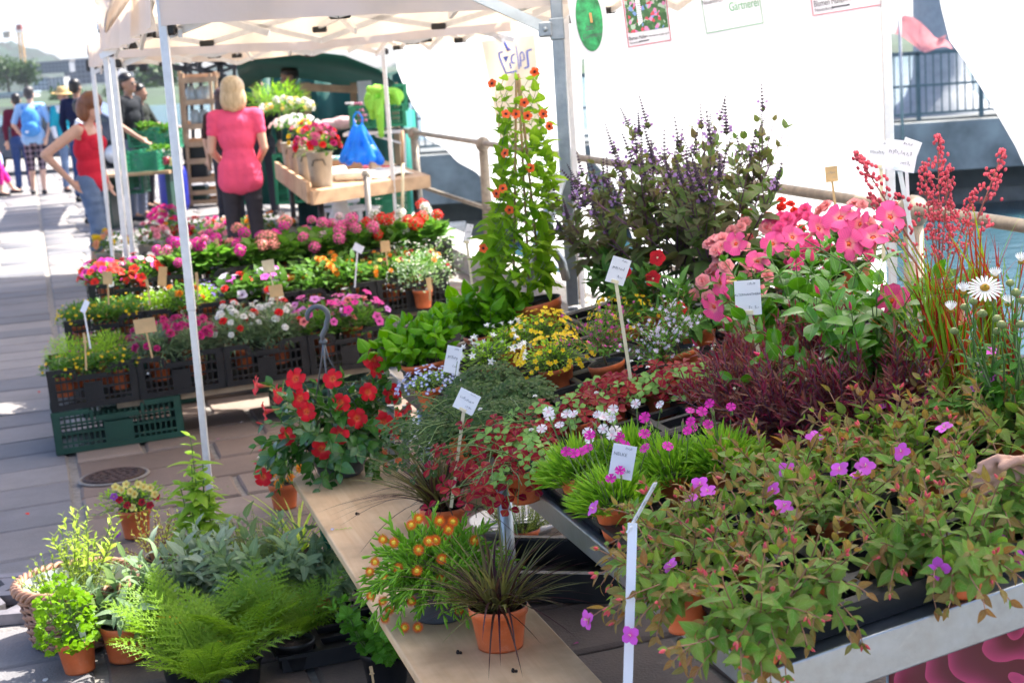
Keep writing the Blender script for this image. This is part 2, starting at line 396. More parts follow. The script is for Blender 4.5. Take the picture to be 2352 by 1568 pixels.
# ground sheet with mortar showing in the joints, cut along the quay edge
ys = [0, 2, 4, 6, 8, 10, 13, 16, 20, 26, 34, 45, 70]
P = []
for y in ys:
    xe = RLX(y)+.25
    xs = [-70, -30, -12, -6, -4, -2.6, -2.0, -1.4]+[(-1.4+(xe+1.4)*k/5 if xe > -1.2 else -1.4) for k in range(1, 6)]
    xs = [min(x, xe) for x in xs]; P.append([(x, y, gz(x)-.014) for x in xs])
ground = struct(MB().sheet(P).build('ground', M_MORT))
# paving stones
unit = MB().box((0, 0, -.5), (1, 1, 1), 0, None, 0)
def stone_mesh(name, m, seed):
    rr = random.Random(seed); b = .012; V = []
    for z, ins in ((-1, 0), (-.18, 0), (0, b)):
        for sx, sy in ((-1, -1), (0, -1), (1, -1), (1, 0), (1, 1), (0, 1), (-1, 1), (-1, 0)):
            V.append((sx*(.5-ins*1.5)+rr.uniform(-.006, .006), sy*(.5-ins*2.2)+rr.uniform(-.012, .012), z))
    Fc = []
    for k in range(2):
        for i in range(8): j = (i+1) % 8; Fc.append((k*8+i, k*8+j, k*8+8+j, k*8+8+i))
    V.append((0, 0, .0)); Fc += [(16+i, 16+(i+1) % 8, 24) for i in range(8)]
    return MB().add(V, Fc).mesh(name, m)
SM = {0: [stone_mesh('paving_stone', M_GREY, s) for s in range(4)], 1: [stone_mesh('paving_stone', M_BROWN, s+9) for s in range(4)]}
ub = gp(168, 1120).dot(UU)                      # seam between the grey and the brown paving
cands = []
v = 2.6; row = 0
rs = random.Random(5)
while v < 42:
    dv = rs.uniform(.34, .46)*(1 if v < 16 else 1.0)
    for side in (0, 1):
        u = ub+.02 if side else ub
        gap = .024 if side else .018
        while True:
            L = rs.uniform(.32, .66) if side else rs.uniform(.42, .85)
            a, b = (u, u+L) if side else (u-L, u)
            c = UU*((a+b)/2)+VV*(v+dv/2)
            if side and c.x+L/2 > RLX(c.y)+.1: break
            if not side and a < ub-9-.35*v: break
            x, y, d = proj((c.x, c.y, gz(c.x)))
            if -160 < x < 2500 and 150 < y < 1720 and not (gz(c.x) < -.05 and False):
                hgt = F_PX*dv/d*(1.65/d); cands.append((hgt*F_PX*L/d, c, L-gap, dv-gap, side, hgt))
            u = b if side else a
    v += dv
cands.sort(key=lambda q: -q[0])
slope = Matrix.Rotation(-math.atan(.03), 4, 'Y'); yaw = math.atan2(UU.y, UU.x)
rest = {0: [], 1: []}; cnt = 0
for area, c, L, dv, side, hgt in cands:
    sl = slope if c.x > -2.6 else Matrix()
    M = Matrix.Translation((c.x, c.y, gz(c.x)+rs.uniform(-.004, .003))) @ sl @ rotz(yaw+rs.uniform(-.006, .006)) @ Matrix.Diagonal((L, dv, .05, 1))
    if cnt < 280 and hgt > 5: obj('paving_stone', rs.choice(SM[1 if side and c.x > -2.0 else 0]), ground, M=M); cnt += 1
    else: rest[1 if side and c.x > -2.0 else 0].append(M)
for side in (0, 1):
    me = SM[side][0]; V = np.array([tuple(q.co) for q in me.vertices]); Fq = np.array([(list(p.vertices)+[p.vertices[-1]])[:4] for p in me.polygons])
    T = (V, Fq, np.zeros((len(V), 2)), np.zeros(len(Fq), int))
    if rest[side]: join('far_paving', [(T, rest[side])], [M_GREY, M_BROWN][side:side+1], ground)
# kerb line of the quay, its wall and the water
qb = MB(); qs = [-.5, 4, 8, 12, 16, 20, 26]
for a, b in zip(qs[:-1], qs[1:]):
    qb.beam((RLX(a)+.1, a, .06), (RLX(b)+.1, b, .06-.0005), .34, .16)
struct(qb.build('quay_kerb', mat('quay granite', (.38, .36, .33), .8, var=.2, scale=14, bump=.4)))
qw = MB().sheet([[(RLX(y)+.25, y, z) for y in (-.5, 30, 70)] for z in (-.03, -3)]); struct(solid(qw.build('quay_wall', mat('quay concrete', (.3, .3, .28), .85, var=.3, scale=3, bump=.4)), .08))
mw, t, b = nmat('lake water'); b.inputs['Base Color'].default_value = (.03, .085, .11, 1); b.inputs['Roughness'].default_value = .06; b.inputs['IOR'].default_value = 1.33
tc = N(t, 'ShaderNodeTexCoord'); mp = N(t, 'ShaderNodeMapping'); mp.inputs['Scale'].default_value = (.9, 2.6, 1); t.links.new(tc.outputs['Object'], mp.inputs[0])
nz = N(t, 'ShaderNodeTexNoise', i_Scale=2.2, i_Detail=4.0); t.links.new(mp.outputs[0], nz.inputs[0]); bp = N(t, 'ShaderNodeBump', i_Strength=.9, i_Distance=.12); t.links.new(nz.outputs[0], bp.inputs['Height']); t.links.new(bp.outputs[0], b.inputs['Normal'])
struct(MB().sheet([[(-1500, -30, -1.45), (1500, -30, -1.45)], [(-1500, 1400, -1.45), (1500, 1400, -1.45)]]).build('lake_water', mw))
# railing along the quay
M_RAIL = mat('weathered railing paint', (.30, .25, .19), .6, .3, var=.25, scale=20)
rail = thing('quay_railing', 'brown tubular iron railing along the quay edge', 'railing', (RLX(5.77), 5.77, gz(1.4)))
def rl(d, z): return Vector((RLX(d)-rail.location.x, d-5.77, z-rail.location.z))
for z, r in ((1.05, .022), (.55, .018)):
    MB().tube([rl(d, z) for d in (3.4, 5.77, 8, 10.2, 12.7, 15.7, 18)], r, 10).build('rail', M_RAIL, rail, True)
for d in (3.45, 5.77, 8.0, 10.2, 12.7, 15.7):
    p = rl(d, 0); pb = MB().tube([p+Vector((0, 0, .1)), p+Vector((0, 0, 1.0))], [.042, .036], 10); pb.ell(tuple(p+Vector((0, 0, 1.04))), (.058, .058, .06), 12, 8); pb.tube([p+Vector((0, 0, .1)), p+Vector((0, 0, .17))], .07, 10)
    pb.build('post', M_RAIL, rail, True)
# bridge across the water
M_CON = mat('stained concrete', (.27, .28, .27), .85, var=.35, scale=1.2, bump=.3)
M_CON2 = mat('dark concrete', (.13, .14, .14), .9, var=.3, scale=1.0)
M_BR = mat('green grey bridge railing', (.11, .16, .17), .5, .3)
br = thing('road_bridge', 'concrete road bridge with barred railing crossing the water', 'bridge', (6.2, 29, 0))
MB().box((0, 2, -.27), (16, 5, .84)).build('deck', M_CON, br)
MB().box((0, 2.2, .17), (16, 4.6, .06)).build('kerb', M_CON2, br)
MB().box((0, 2.6, -.92), (15.8, 3.4, .45)).build('girder', M_CON2, br)  # darker tone put in for the shadow gap under the deck
for x in (-5.2, 3.0): MB().box((x, 2.3, -2), (3.4, 2.4, 1.9)).build('pier', M_CON, br)
MB().box((0, -.35, 1.33), (16, .07, .07)).build('top_rail', M_BR, br)
MB().box((0, -.35, .78), (16, .04, .04)).build('rail', M_BR, br); MB().box((0, -.35, .30), (16, .04, .04)).build('rail', M_BR, br)
barm = MB().box((0, 0, 0), (.022, .022, 1.0)).mesh('bar', M_BR); postm = MB().box((0, 0, -.04), (.07, .07, 1.15)).mesh('post', M_BR)
x = -7.6
k = 0
while x < 6.0:
    obj('post' if k % 8 == 0 else 'bar', postm if k % 8 == 0 else barm, br, (x, -.35, .80)); x += .135; k += 1
cb = MB(); cb.lathe([(.95, .14), (.9, .3), (.62, .55), (.48, .9), (.44, 1.6), (.44, 3.4)], 20); cb.build('column', mat('grey column', (.34, .36, .38), .7, var=.1), br, True, (1.85, 1.3, 0))
fl = MB(); G = []
for i in range(9):
    u = i/8; G.append([(u*.78+.05*math.sin(j*1.7+u*3), .12*math.sin(u*9+j*.6), -.36*j/3*(1-.3*u)-.40*u+.10*math.sin(u*7+j*.5)) for j in range(4)])
flag = thing('flag', 'salmon pink flag flying above the bridge railing', 'flag', (proj and at_d(2066, 40, 27.6)))
fl.sheet(G).build('cloth', mat('salmon flag cloth', (.85, .34, .34), .8, trans=.5), flag, True)
MB().tube([(0, 0, .05), (0, 0, -2.0)], .025, 8).build('pole', mat('flag pole', (.5, .5, .5), .4, .6), flag, True)
# far shore: hill, woods, buildings, crane
def far(px, py, d): return at_d(px, py, d)
def ridge(name, pts, d, depth, m, amp, seedz, base=-1.5, n=90):
    G = []
    xs = np.linspace(pts[0][0], pts[-1][0], n); top = np.interp(xs, [p[0] for p in pts], [p[1] for p in pts])
    for j in range(14):
        row = []; f = j/13
        for i in range(n):
            p = far(xs[i], top[i], d); h = max(p.z, base+1)
            z = base+(h-base)*math.sin(f*math.pi/2); q = Vector((p.x*(1+f*depth/d), d+f*depth, z))
            a = amp*(.35+.65*f); q.z += a*noise.noise((q.x*.035, q.y*.035, seedz))*1.3+a*.9*noise.noise((q.x*.11, q.z*.11, seedz+3)); row.append(tuple(q))
        G.append(row)
    return MB().sheet(G).build(name, m, None, True)
M_WOOD = mat('far woodland', (.012, .030, .020), .9, var=.6, scale=.06, bump=1.0, bscale=.3)
struct(ridge('hill', [(-500, 40), (-200, 60), (0, 66), (40, 72), (90, 95), (130, 130), (180, 150), (260, 165), (420, 172), (520, 150), (620, 150), (760, 185), (900, 200), (1300, 190), (1700, 170), (2000, 215), (2070, 218), (2160, 205), (2250, 222), (2352, 230), (2700, 215)], 950, 300, M_WOOD, 7, 1.0, n=160))
shore = []
for y in (255, 275, 330, 450, 650, 960):
    shore.append([(x, y, -1.6 if y == 255 else .2+(y-275)*.004+1.2*noise.noise((x*.02, y*.02, 4))) for x in range(-600, 700, 25)])
struct(MB().sheet(shore).build('far_shore', mat('far shore grass', (.03, .055, .022), .9, var=.5, scale=.03)))
M_TREE = leafmat('far tree leaves', (.022, .05, .018), (.05, .085, .028), trans=.15)
LT = leaf(.7, 2, 1, 0, .1, 'round')
def far_tree(px, py, wpx, hpx, d, label, m=M_TREE, group='trees on the far shore'):
    p = far(px, py, d); p.z = min(p.z, 1.5); s = d/F_PX; hpx += max(0, (far(px, py, d).z-p.z)/s); H = hpx*s; Wd = wpx*s
    t = thing('tree', label, 'tree', (p.x, p.y, p.z), None, group)
    MB().tube([(0, 0, 0), (0, .1, H*.3), (0, 0, H*.6)], [Wd*.05, Wd*.04, Wd*.01], 6).build('trunk', mat('bark', (.12, .09, .06), .9), t)
    mm = []; rr = random.Random(int(px))
    lob = [(Vector((rr.uniform(-.3, .3)*Wd, rr.uniform(-.3, .3)*Wd, H*rr.uniform(.35, .75))), rr.uniform(.2, .36)*Wd) for _ in range(7)]
    for _ in range(1100):
        c, r = rr.choice(lob); q = Vector((rr.gauss(0, 1), rr.gauss(0, 1), rr.gauss(0, 1))).normalized()*r*rr.uniform(.6, 1.1)
        mm.append(trs(c+q, frame((rr.gauss(0, 1), rr.gauss(0, 1), rr.gauss(0, .6)), q), Wd*rr.uniform(.07, .14)))
    stuff(join('crown', [(LT, mm)], m, t)); return t
for px, py, wp, hp, lab in ((20, 205, 80, 75, 'dark green tree below the hill at the far shore'), (62, 195, 70, 60, 'rounded green tree beside the crane mast'), (150, 262, 90, 55, 'green shrub tree behind the man in blue'), (178, 268, 50, 34, 'yellowing shrub tree beside the hatted man'),
        (350, 210, 120, 62, 'green tree seen under the tent eave'), (270, 245, 90, 50, 'pale green tree behind the tent poles'), (480, 235, 60, 40, 'bushy green tree behind the wooden rack')):
    far_tree(px, py, wp, hp, 420 if py < 240 else 300, lab, leafmat('yellow leaves', (.35, .24, .04), (.2, .22, .05)) if 'yellow' in lab else M_TREE)
def house(name, label, px0, py0, px1, py1, d, wall, roof, nx, nz, deep=8):
    a = far(px0, py1, d); b = far(px1, py0, d); W = b.x-a.x; H = max(b.z-(-.5), .5); zb = a.z
    t = thing(name, label, 'building', ((a.x+b.x)/2, d, zb), None); H = b.z-zb
    MB().box((0, deep/2, H/2), (W, deep, H)).build('wall', wall, t)
    MB().box((0, deep/2, H+.12*H/nz), (W*1.04, deep*1.05, .24*H/nz)).build('roof', roof, t)
    wm = MB().box((0, 0, 0), (W/nx*.55, .12, H/nz*.55)).mesh('window', mat('far window glass', (.08, .10, .13), .2))
    for i in range(nx):
        for k in range(nz): obj('window', wm, t, (-W/2+W*(i+.5)/nx, 0, H*(k+.5)/nz))
    return t
MW_ = mat('white render', (.45, .45, .46), .8, var=.06); MG_ = mat('grey render', (.17, .18, .21), .8, var=.1); MRO = mat('grey roofing', (.3, .28, .28), .8)
house('apartment_block', 'long grey apartment block on the far slope', 62, 140, 158, 172, 620, MG_, MRO, 12, 3)
house('apartment_block', 'grey stepped apartment block beside the long one', 150, 132, 262, 196, 640, mat('mauve grey render', (.18, .18, .22), .8), MRO, 12, 5)
house('white_building', 'white four storey building among the trees', 112, 178, 146, 208, 560, MW_, MRO, 4, 4)
house('lakeside_house', 'pale blue grey house left of the white building', 78, 180, 111, 210, 570, mat('pale blue render', (.45, .5, .55), .8), MRO, 4, 3)
house('waterfront_hall', 'long white waterfront hall with grey roof', -40, 214, 70, 262, 380, MW_, mat('blue grey roof', (.3, .37, .42), .6), 14, 2)
for i, (a, b, c, dd) in enumerate(((300, 232, 352, 275), (440, 236, 468, 268), (505, 215, 540, 262), (470, 240, 500, 262))):
    house('shore_house', ['pale shore house seen between the tent poles', 'small white shore house behind the frames', 'cream shore house beside the wooden rack', 'low grey shore house behind the rack'][i], a, b, c, dd, 420, MW_ if i != 3 else MG_, MRO, 4, 3)
cr = thing('tower_crane', 'yellow tower crane standing on the far hillside', 'crane', far(56, 165, 640)); M_CR = mat('crane yellow', (.62, .36, .14), .5)
sc_ = 640/F_PX; top = (165-76)*sc_
mb = MB()
for sx, sy in ((-1, -1), (1, -1), (1, 1), (-1, 1)): mb.beam((sx*.75, sy*.75, 0), (sx*.75, sy*.75, top), .3)
for k in range(9):
    z0, z1 = top*k/9, top*(k+1)/9
    for s in (-1, 1): mb.beam((-.75*s, -.75, z0), (.75*s, -.75, z1), .16); mb.beam((.75, -.75*s, z0), (.75, .75*s, z1), .16)
mb.build('mast', M_CR, cr)
j = MB(); L = 120*sc_
for z in (0, 1.3): j.beam((-34*sc_, 0, top+z), (L, 0, top+z), .22)
for k in range(22): x0 = -34*sc_+k*(L+34*sc_)/22; j.beam((x0, 0, top), (x0+(L+34*sc_)/44, 0, top+1.3), .12); j.beam((x0+(L+34*sc_)/44, 0, top+1.3), (x0+(L+34*sc_)/22, 0, top), .12)
j.build('jib', mat('pale crane jib', (.6, .55, .5), .5), cr)
MB().box((0, 0, top+1.6), (2, 2, 2.2)).build('cab', mat('crane cab red', (.4, .1, .08), .5), cr); MB().box((-30*sc_, 0, top-.8), (2.6, 1.4, 2.4)).build('counterweight', mat('counterweight', (.5, .4, .3), .8), cr)
# ================================================================== tents
def canvas(name, col, tcol, tr):
    m, t, b = nmat(name); tc = N(t, 'ShaderNodeTexCoord'); nz = N(t, 'ShaderNodeTexNoise', i_Scale=2.5, i_Detail=6.0, i_Roughness=.65); t.links.new(tc.outputs['Object'], nz.inputs[0])
    c = mixc(t, mathn(t, 'MULTIPLY_ADD', nz.outputs[0], 1.6, -.5), tuple(q*.86 for q in col), col); t.links.new(c, b.inputs['Base Color']); b.inputs['Roughness'].default_value = .7; b.inputs['Specular IOR Level'].default_value = .2
    n2 = N(t, 'ShaderNodeTexNoise', i_Scale=4.0, i_Detail=4.0); t.links.new(tc.outputs['Object'], n2.inputs[0]); bp = N(t, 'ShaderNodeBump', i_Strength=.35, i_Distance=.05); t.links.new(n2.outputs[0], bp.inputs['Height']); t.links.new(bp.outputs[0], b.inputs['Normal'])
    x = N(t, 'ShaderNodeBsdfTranslucent'); x.inputs[0].default_value = c4(tcol); mx = N(t, 'ShaderNodeMixShader'); mx.inputs[0].default_value = tr
    t.links.new(b.outputs[0], mx.inputs[1]); t.links.new(x.outputs[0], mx.inputs[2]); t.links.new(mx.outputs[0], t.nodes['Material Output'].inputs[0]); return m
M_ROOF = canvas('tent roof canvas', (.72, .68, .66), (.82, .64, .46), .34); M_ROOF0 = canvas('light-passing roof canvas', (.85, .83, .8), (1.0, .95, .88), .85)  # second canvas lets extra light through, to brighten the plant table
M_SIDE = canvas('white side sheet', (.82, .82, .82), (.86, .85, .83), .55)
M_ALU = mat('white aluminium', (.72, .72, .72), .35, .35, var=.06, scale=30)
M_GALV = mat('galvanised steel', (.36, .39, .41), .34, .85, var=.10, scale=26, bump=.08)
M_BLK = mat('black plastic', (.012, .012, .013), .45, var=.3, spec=.5)
def lerp(a, b, t): return a+(b-a)*t
def tent(name, label, c, eave, peak, poles, mpole, val=.2, halves=2, vis=(1, 1, 1, 1), pw=.031, roof=None):
    c = [Vector((x, y, 0)) for x, y in c]; ctr = sum(c, Vector())/4; t = thing(name, label, 'tent', (c[0].x, c[0].y, gz(c[0].x))); O = t.location.copy()
    rb = MB()
    for i in range(4):
        a, b = c[i], c[(i+1) % 4]; G = []
        for r in range(7):
            f = r/6; row = []
            for s in range(9):
                p = lerp(a, b, s/8); q = lerp(p, ctr, f); z = lerp(eave, peak, f) - .10*math.sin(math.pi*f)*(1-.3*math.cos(s/8*2*math.pi)) - (.05*math.sin(math.pi*s/8) if r == 0 else 0)
                row.append(tuple(q+Vector((0, 0, z))-O))
            G.append(row)
        rb.sheet(G)
    rb.build('canopy', roof or M_ROOF, t, True)
    for i in range(4):
        a, b = c[i], c[(i+1) % 4]; n = (b-a).cross(Vector((0, 0, 1))).normalized()
        if n.dot(ctr-a) > 0: n = -n
        G = []
        for r in range(4):
            row = []
            for s in range(41):
                f = s/40; sc = -.012*abs(math.sin(f*math.pi*2)); p = lerp(a, b, f)+n*(.02+.016*r*math.sin(f*31+i)*.6+.012*math.sin(f*70))
                row.append(tuple(p+Vector((0, 0, eave-.03*math.sin(math.pi*f)-(val+sc)*r/3))-O))
            G.append(row)
        MB().sheet(G).build('valance', M_ROOF, t, True)
        for f0, f1 in [(k/halves, (k+1)/halves) for k in range(halves)]:
            m = (f0+f1)/2; tb = MB(); p0, p1, p2 = lerp(a, b, f0), lerp(a, b, m), lerp(a, b, f1); inn = -n*.06
            for q0, z0, q1, z1 in ((p0, eave-.05, p1, eave-.19), (p1, eave-.19, p2, eave-.05), (p0, eave-.22, p1, eave-.03), (p1, eave-.03, p2, eave-.22)):
                tb.beam(q0+inn+Vector((0, 0, z0))-O, q1+inn+Vector((0, 0, z1))-O, .015, .03)
            tb.build('truss_bar', M_ALU, t)
            MB().box(tuple(p1+inn*1.3+Vector((0, 0, eave-.19))-O), (.08, .035, .034), 0, None, .006).build('joint', M_BLK, t)
        if halves > 1:
            p = lerp(a, b, .5)-n*.08
            MB().box(tuple(p+Vector((0, 0, eave-.16))-O), (.08, .035, .034), 0, None, .006).build('joint', M_BLK, t)
            MB().beam(p+Vector((0, 0, eave-.14))-O, ctr+Vector((0, 0, peak-.75))-O, .016, .032).build('rafter', M_ALU, t)
            MB().beam(p+Vector((0, 0, eave+.02))-O, lerp(p, ctr, .5)+Vector((0, 0, eave-.2))-O, .016, .03).build('rafter', M_ALU, t)
    MB().beam(ctr+Vector((0, 0, peak-.05))-O, ctr+Vector((0, 0, peak-.8))-O, .035).build('king_post', M_ALU, t)
    for i in range(4):
        if not poles[i]: continue
        p = c[i]; lx = poles[i] if isinstance(poles[i], tuple) else (0, 0)
        foot = Vector((p.x+lx[0], p.y+lx[1], gz(p.x)+.004)); pb = MB()
        pb.beam(foot+Vector((0, 0, .02))-O, lerp(foot, p+Vector((0, 0, eave)), .42)-O, pw*.82); pb.beam(lerp(foot, p+Vector((0, 0, eave)), .40)-O, p+Vector((0, 0, eave-.01))-O, pw)
        o = bevel(pb.build('pole', mpole, t), .003); MB().box(tuple(foot+Vector((0, 0, .008))-O), (.11, .11, .012)).build('foot_plate', M_GALV, t)
        MB().box(tuple(p+Vector((0, 0, eave-.05))-O), (.05, .05, .08), 0, None, .008).build('corner_bracket', M_BLK, t); MB().box(tuple(p+Vector((.02, .02, eave-.20))-O), (.045, .045, .05), 0, None, .008).build('corner_bracket', M_BLK, t)
    return t
pA = at_d(384, 92, 6.2); EAVE = 2.05
tA, tD, tE, tC = (pA.x-.01, 6.2), (1.36, 5.80), (.40, 8.95), (-2.24, 9.75)
tent('market_tent', 'white pop-up tent over the bedding plants with galvanised corner post', [tA, tD, tE, tC], EAVE, 2.75, [(.0, .02), (0, 0), (0, 0), (0, 0)], M_ALU, .19)
tent('market_tent', 'white pop-up tent over the flower buckets behind the first', [(-2.28, 10.1), (.12, 9.75), (-.86, 13.2), (-3.12, 13.1)], 1.99, 2.8, [(0, 0), 0, (0, 0), (0, 0)], M_ALU, .17)
tent('market_tent', 'white pop-up tent sheltering the sloping plant table', [(.62, 2.55), (3.7, 2.75), (3.0, 6.12), (-.12, 6.02)], 2.16, 3.0, [0, (0, 0), 0, 0], M_ALU, .16, roof=M_ROOF0)
# heavy galvanised post with sliding bracket, raking tube and curved brace
gpst = thing('galvanised_post', 'square galvanised steel post with raking tube and curved brace', 'post', (.21, 5.98, gz(.2)))
def B_(px, py, d): return at_d(px, py, d)-gpst.location
bevel(MB().beam(B_(1316, 700, 5.98), B_(1275, -40, 5.98), .043).build('shaft', M_GALV, gpst), .004)
MB().beam((0, 0, 0), B_(1316, 705, 5.98), .036).build('lower_shaft', M_GALV, gpst)
bevel(MB().beam(B_(1281, 92, 5.98), B_(1277, 42, 5.98), .052, .052).build('sliding_collar', M_GALV, gpst), .003)
bb = MB(); p = B_(1252, 68, 5.95); bb.box(tuple(p), (.05, .03, .055), 0, None, .006); bb.build('hinge_bracket', M_GALV, gpst)
MB().ell(tuple(p+Vector((0, -.02, 0))), (.009, .006, .009), 10, 6).build('bolt', M_GALV, gpst, True)
MB().beam(p+Vector((-.01, 0, .01)), B_(1085, -12, 5.9), .02, .036).build('stay_bar', mat('pale steel', (.55, .6, .62), .4, .5), gpst)
MB().tube([B_(1214, 652, 5.86), B_(1256, 505, 5.90), B_(1287, 405, 5.94)], .026, 12).build('raking_tube', M_GALV, gpst, True)
MB().tube([B_(1258, 572, 5.90), B_(1275, 580, 5.9), B_(1290, 600, 5.92), B_(1300, 640, 5.95)], [.017]*4, 10).build('curved_brace', M_GALV, gpst, True)
MB().ell(tuple(B_(1250, 566, 5.86)), (.008, .008, .008), 10, 6).build('bolt', mat('bright bolt', (.7, .7, .7), .25, 1), gpst, True)
# loose flap of a rolled side sheet at the tent's left eave
t = thing('tent_flap', 'loose cream flap of rolled tent sheet hanging from the eave', 'tent sheet', at_d(256, 0, 7.0)); O = t.location.copy()
G = [[at_d(lerp(lerp(200, 240, f), lerp(330, 246, f), k/8), lerp(-45, 76, f)-6*math.sin(math.pi*k/8)*(1-f), 7.0+.10*math.sin(k*.9+f*3))-O for k in range(9)] for f in np.linspace(0, 1, 9)]
MB().sheet(G).build('cloth', M_ROOF, t, True); MB().tube([G[0][k] for k in range(9)], .02, 8).build('roll', M_ROOF, t, True)
# white side sheets hanging outside the railing
SP0 = Vector((RLX(5.77)+.16, 5.77, 0))
def side_sheet(label, outline, ztop, d_far, d_near, seed):
    pts = [on_plane(x, y, SP0, RN) for x, y in outline]; dd = [p.y for p in pts][::-1]; zz = [p.z for p in pts][::-1]
    t = thing('side_sheet', label, 'tent sheet', (SP0.x+(-.224)*(d_near-5.77), d_near, -.2)); O = t.location; G = []
    n = 60
    for i in range(26):
        f = i/25; row = []
        for k in range(n+1):
            d = lerp(d_far, d_near, k/n); zb = float(np.interp(d, dd, zz)); z = lerp(ztop, min(zb, ztop-.01), f)
            off = .05*noise.noise((d*1.1, z*.6, seed))*2+.03*math.sin(d*5+seed)*f
            p = SP0+Vector((-.224*(d-5.77), d-5.77, z))+RN*off; row.append(tuple(p-O))
        G.append(row)
    MB().sheet(G).build('cloth', M_SIDE, t, True)
    MB().tube([G[0][k] for k in range(0, n+1, 4)], .012, 8).build('hem_tube', M_ALU, t, True)
    return t
side_sheet('sunlit white side sheet with slanting lower edge behind the climbing plant', [(907, 118), (940, 255), (985, 305), (1110, 428), (1200, 540), (1290, 640), (1330, 700)], 2.0, 17.2, 10.35, 1)
side_sheet('broad sunlit white side sheet behind the purple basil', [(1336, 250), (1345, 345), (1420, 455), (1500, 620), (1560, 720), (2056, 900)], 2.06, 10.3, 6.30, 2)
side_sheet('white side sheet with curved edge to the right of the bridge view', [(2186, -60), (2192, 72), (2240, 138), (2292, 232), (2352, 352), (2420, 560), (2600, 800), (3600, 1500)], 2.3, 5.87, 3.1, 3)
# ================================================================== plant kit
def g_(a, b): return random.uniform(a, b)
M_POT = mat('terracotta plastic', (.66, .15, .045), .42, var=.12, scale=16, spec=.45)
t = M_POT.node_tree; b = t.nodes['Principled BSDF']; src = b.inputs['Base Color'].links[0].from_socket; tc = N(t, 'ShaderNodeTexCoord'); nz = N(t, 'ShaderNodeTexNoise', i_Scale=55.0, i_Detail=6.0, i_Roughness=.75); t.links.new(tc.outputs['Object'], nz.inputs[0])
mr = N(t, 'ShaderNodeMapRange'); mr.inputs[1].default_value = .56; mr.inputs[2].default_value = .74; t.links.new(nz.outputs[0], mr.inputs[0]); t.links.new(mixc(t, mathn(t, 'MULTIPLY', mr.outputs[0], .28), src, (.72, .48, .36)), b.inputs['Base Color'])
M_POTIN = mat('black pot lining', (.015, .015, .016), .5)
M_SOIL = mat('potting soil', (.035, .022, .014), .95, var=.6, scale=90, bump=1.0, bscale=160)
M_STEMG = mat('green stem', (.12, .20, .05), .6, var=.2); M_STEMR = mat('red brown stem', (.34, .16, .09), .6, var=.25); M_STEMP = mat('purple stem', (.14, .05, .11), .55, var=.2)
POTS = {}
def pot_parts(t, r=.055, h=.09, mats=None, foot=True, soil=True):
    key = (round(r, 4), round(h, 4), (mats or M_POT).name)
    if key not in POTS:
        rb = r*.76
        pr = [(0, .004), (rb*.9, .004), (rb, 0), (rb*1.01, .006), (r*.93, h*.80), (r*.985, h*.81), (r, h*.985), (r*.985, h), (r*.94, h), (r*.93, h*.84), (r*.70, .02), (0, .02)]
        mi = [0]*7+[1]*4; b = MB(); b.lathe(pr, 28, mis=mi)
        s = MB(); V = [(0, 0, h*.88)]; 
        for k in range(3):
            for i in range(20): a = 2*math.pi*i/20; rr = r*.93*(k+1)/3; V.append((rr*math.cos(a), rr*math.sin(a), h*.86+g_(-.004, .004)))
        Fc = [(0, 1+i, 1+(i+1) % 20) for i in range(20)]+[(1+k*20+i, 1+(k+1)*20+i, 1+(k+1)*20+(i+1) % 20, 1+k*20+(i+1) % 20) for k in range(2) for i in range(20)]
        s.add(V, Fc); POTS[key] = (b.mesh('pot', [mats or M_POT, M_POTIN], True), s.mesh('soil', M_SOIL, True))
    a, b = POTS[key]; obj('pot', a, t)
    if soil: obj('soil', b, t)
class Foliage:
    """collects leaves, flowers and stems of one plant, then links them"""
    def __init__(s): s.leaf = []; s.fl = []; s.stem = MB(); s.tips = []; s.nst = 0
    def put(s, t, leafs, lmat, as_parts, smat=None, lname='leaf', lim=290, stems='stems'):
        """leafs: list of templates"""
        if s.leaf:
            if as_parts:
                ms = [leafmesh(T, lmat[j] if isinstance(lmat, list) else lmat) for j, T in enumerate(leafs)]; lmat = lmat[0] if isinstance(lmat, list) else lmat; s.leaf.sort(key=lambda q: -q[1])
                for k, (M, sz, i) in enumerate(s.leaf[:lim]): obj(lname, ms[i % len(ms)], t, M=M)
                rest = s.leaf[lim:]
                if rest: join('small_leaves', [(leafs[0], [q[0] for q in rest])], lmat, t)
            else:
                join('foliage', [(T, [q[0] for q in s.leaf if q[2] % len(leafs) == i]) for i, T in enumerate(leafs)], lmat, t)
        if s.stem.v: s.stem.build(stems, smat or M_STEMG, t, True)
        return s
LM = {}
def leafmesh(T, m, smooth=True):
    k = (id(T), m.name)
    if k not in LM: LM[k] = (tmesh('leaf', T, m, smooth), T)
    return LM[k][0]
def curve(p, d, L, n, bend=.0, grav=.0, wob=.15):
    """a wandering stem: n+1 points"""
    pts = [Vector(p)]; d = Vector(d).normalized(); st = L/n
    for i in range(n):
        d = (d+Vector((g_(-wob, wob), g_(-wob, wob), g_(-wob, wob)))*.5+Vector((0, 0, bend-grav*(i/n)))).normalized(); pts.append(pts[-1]+d*st)
    return pts
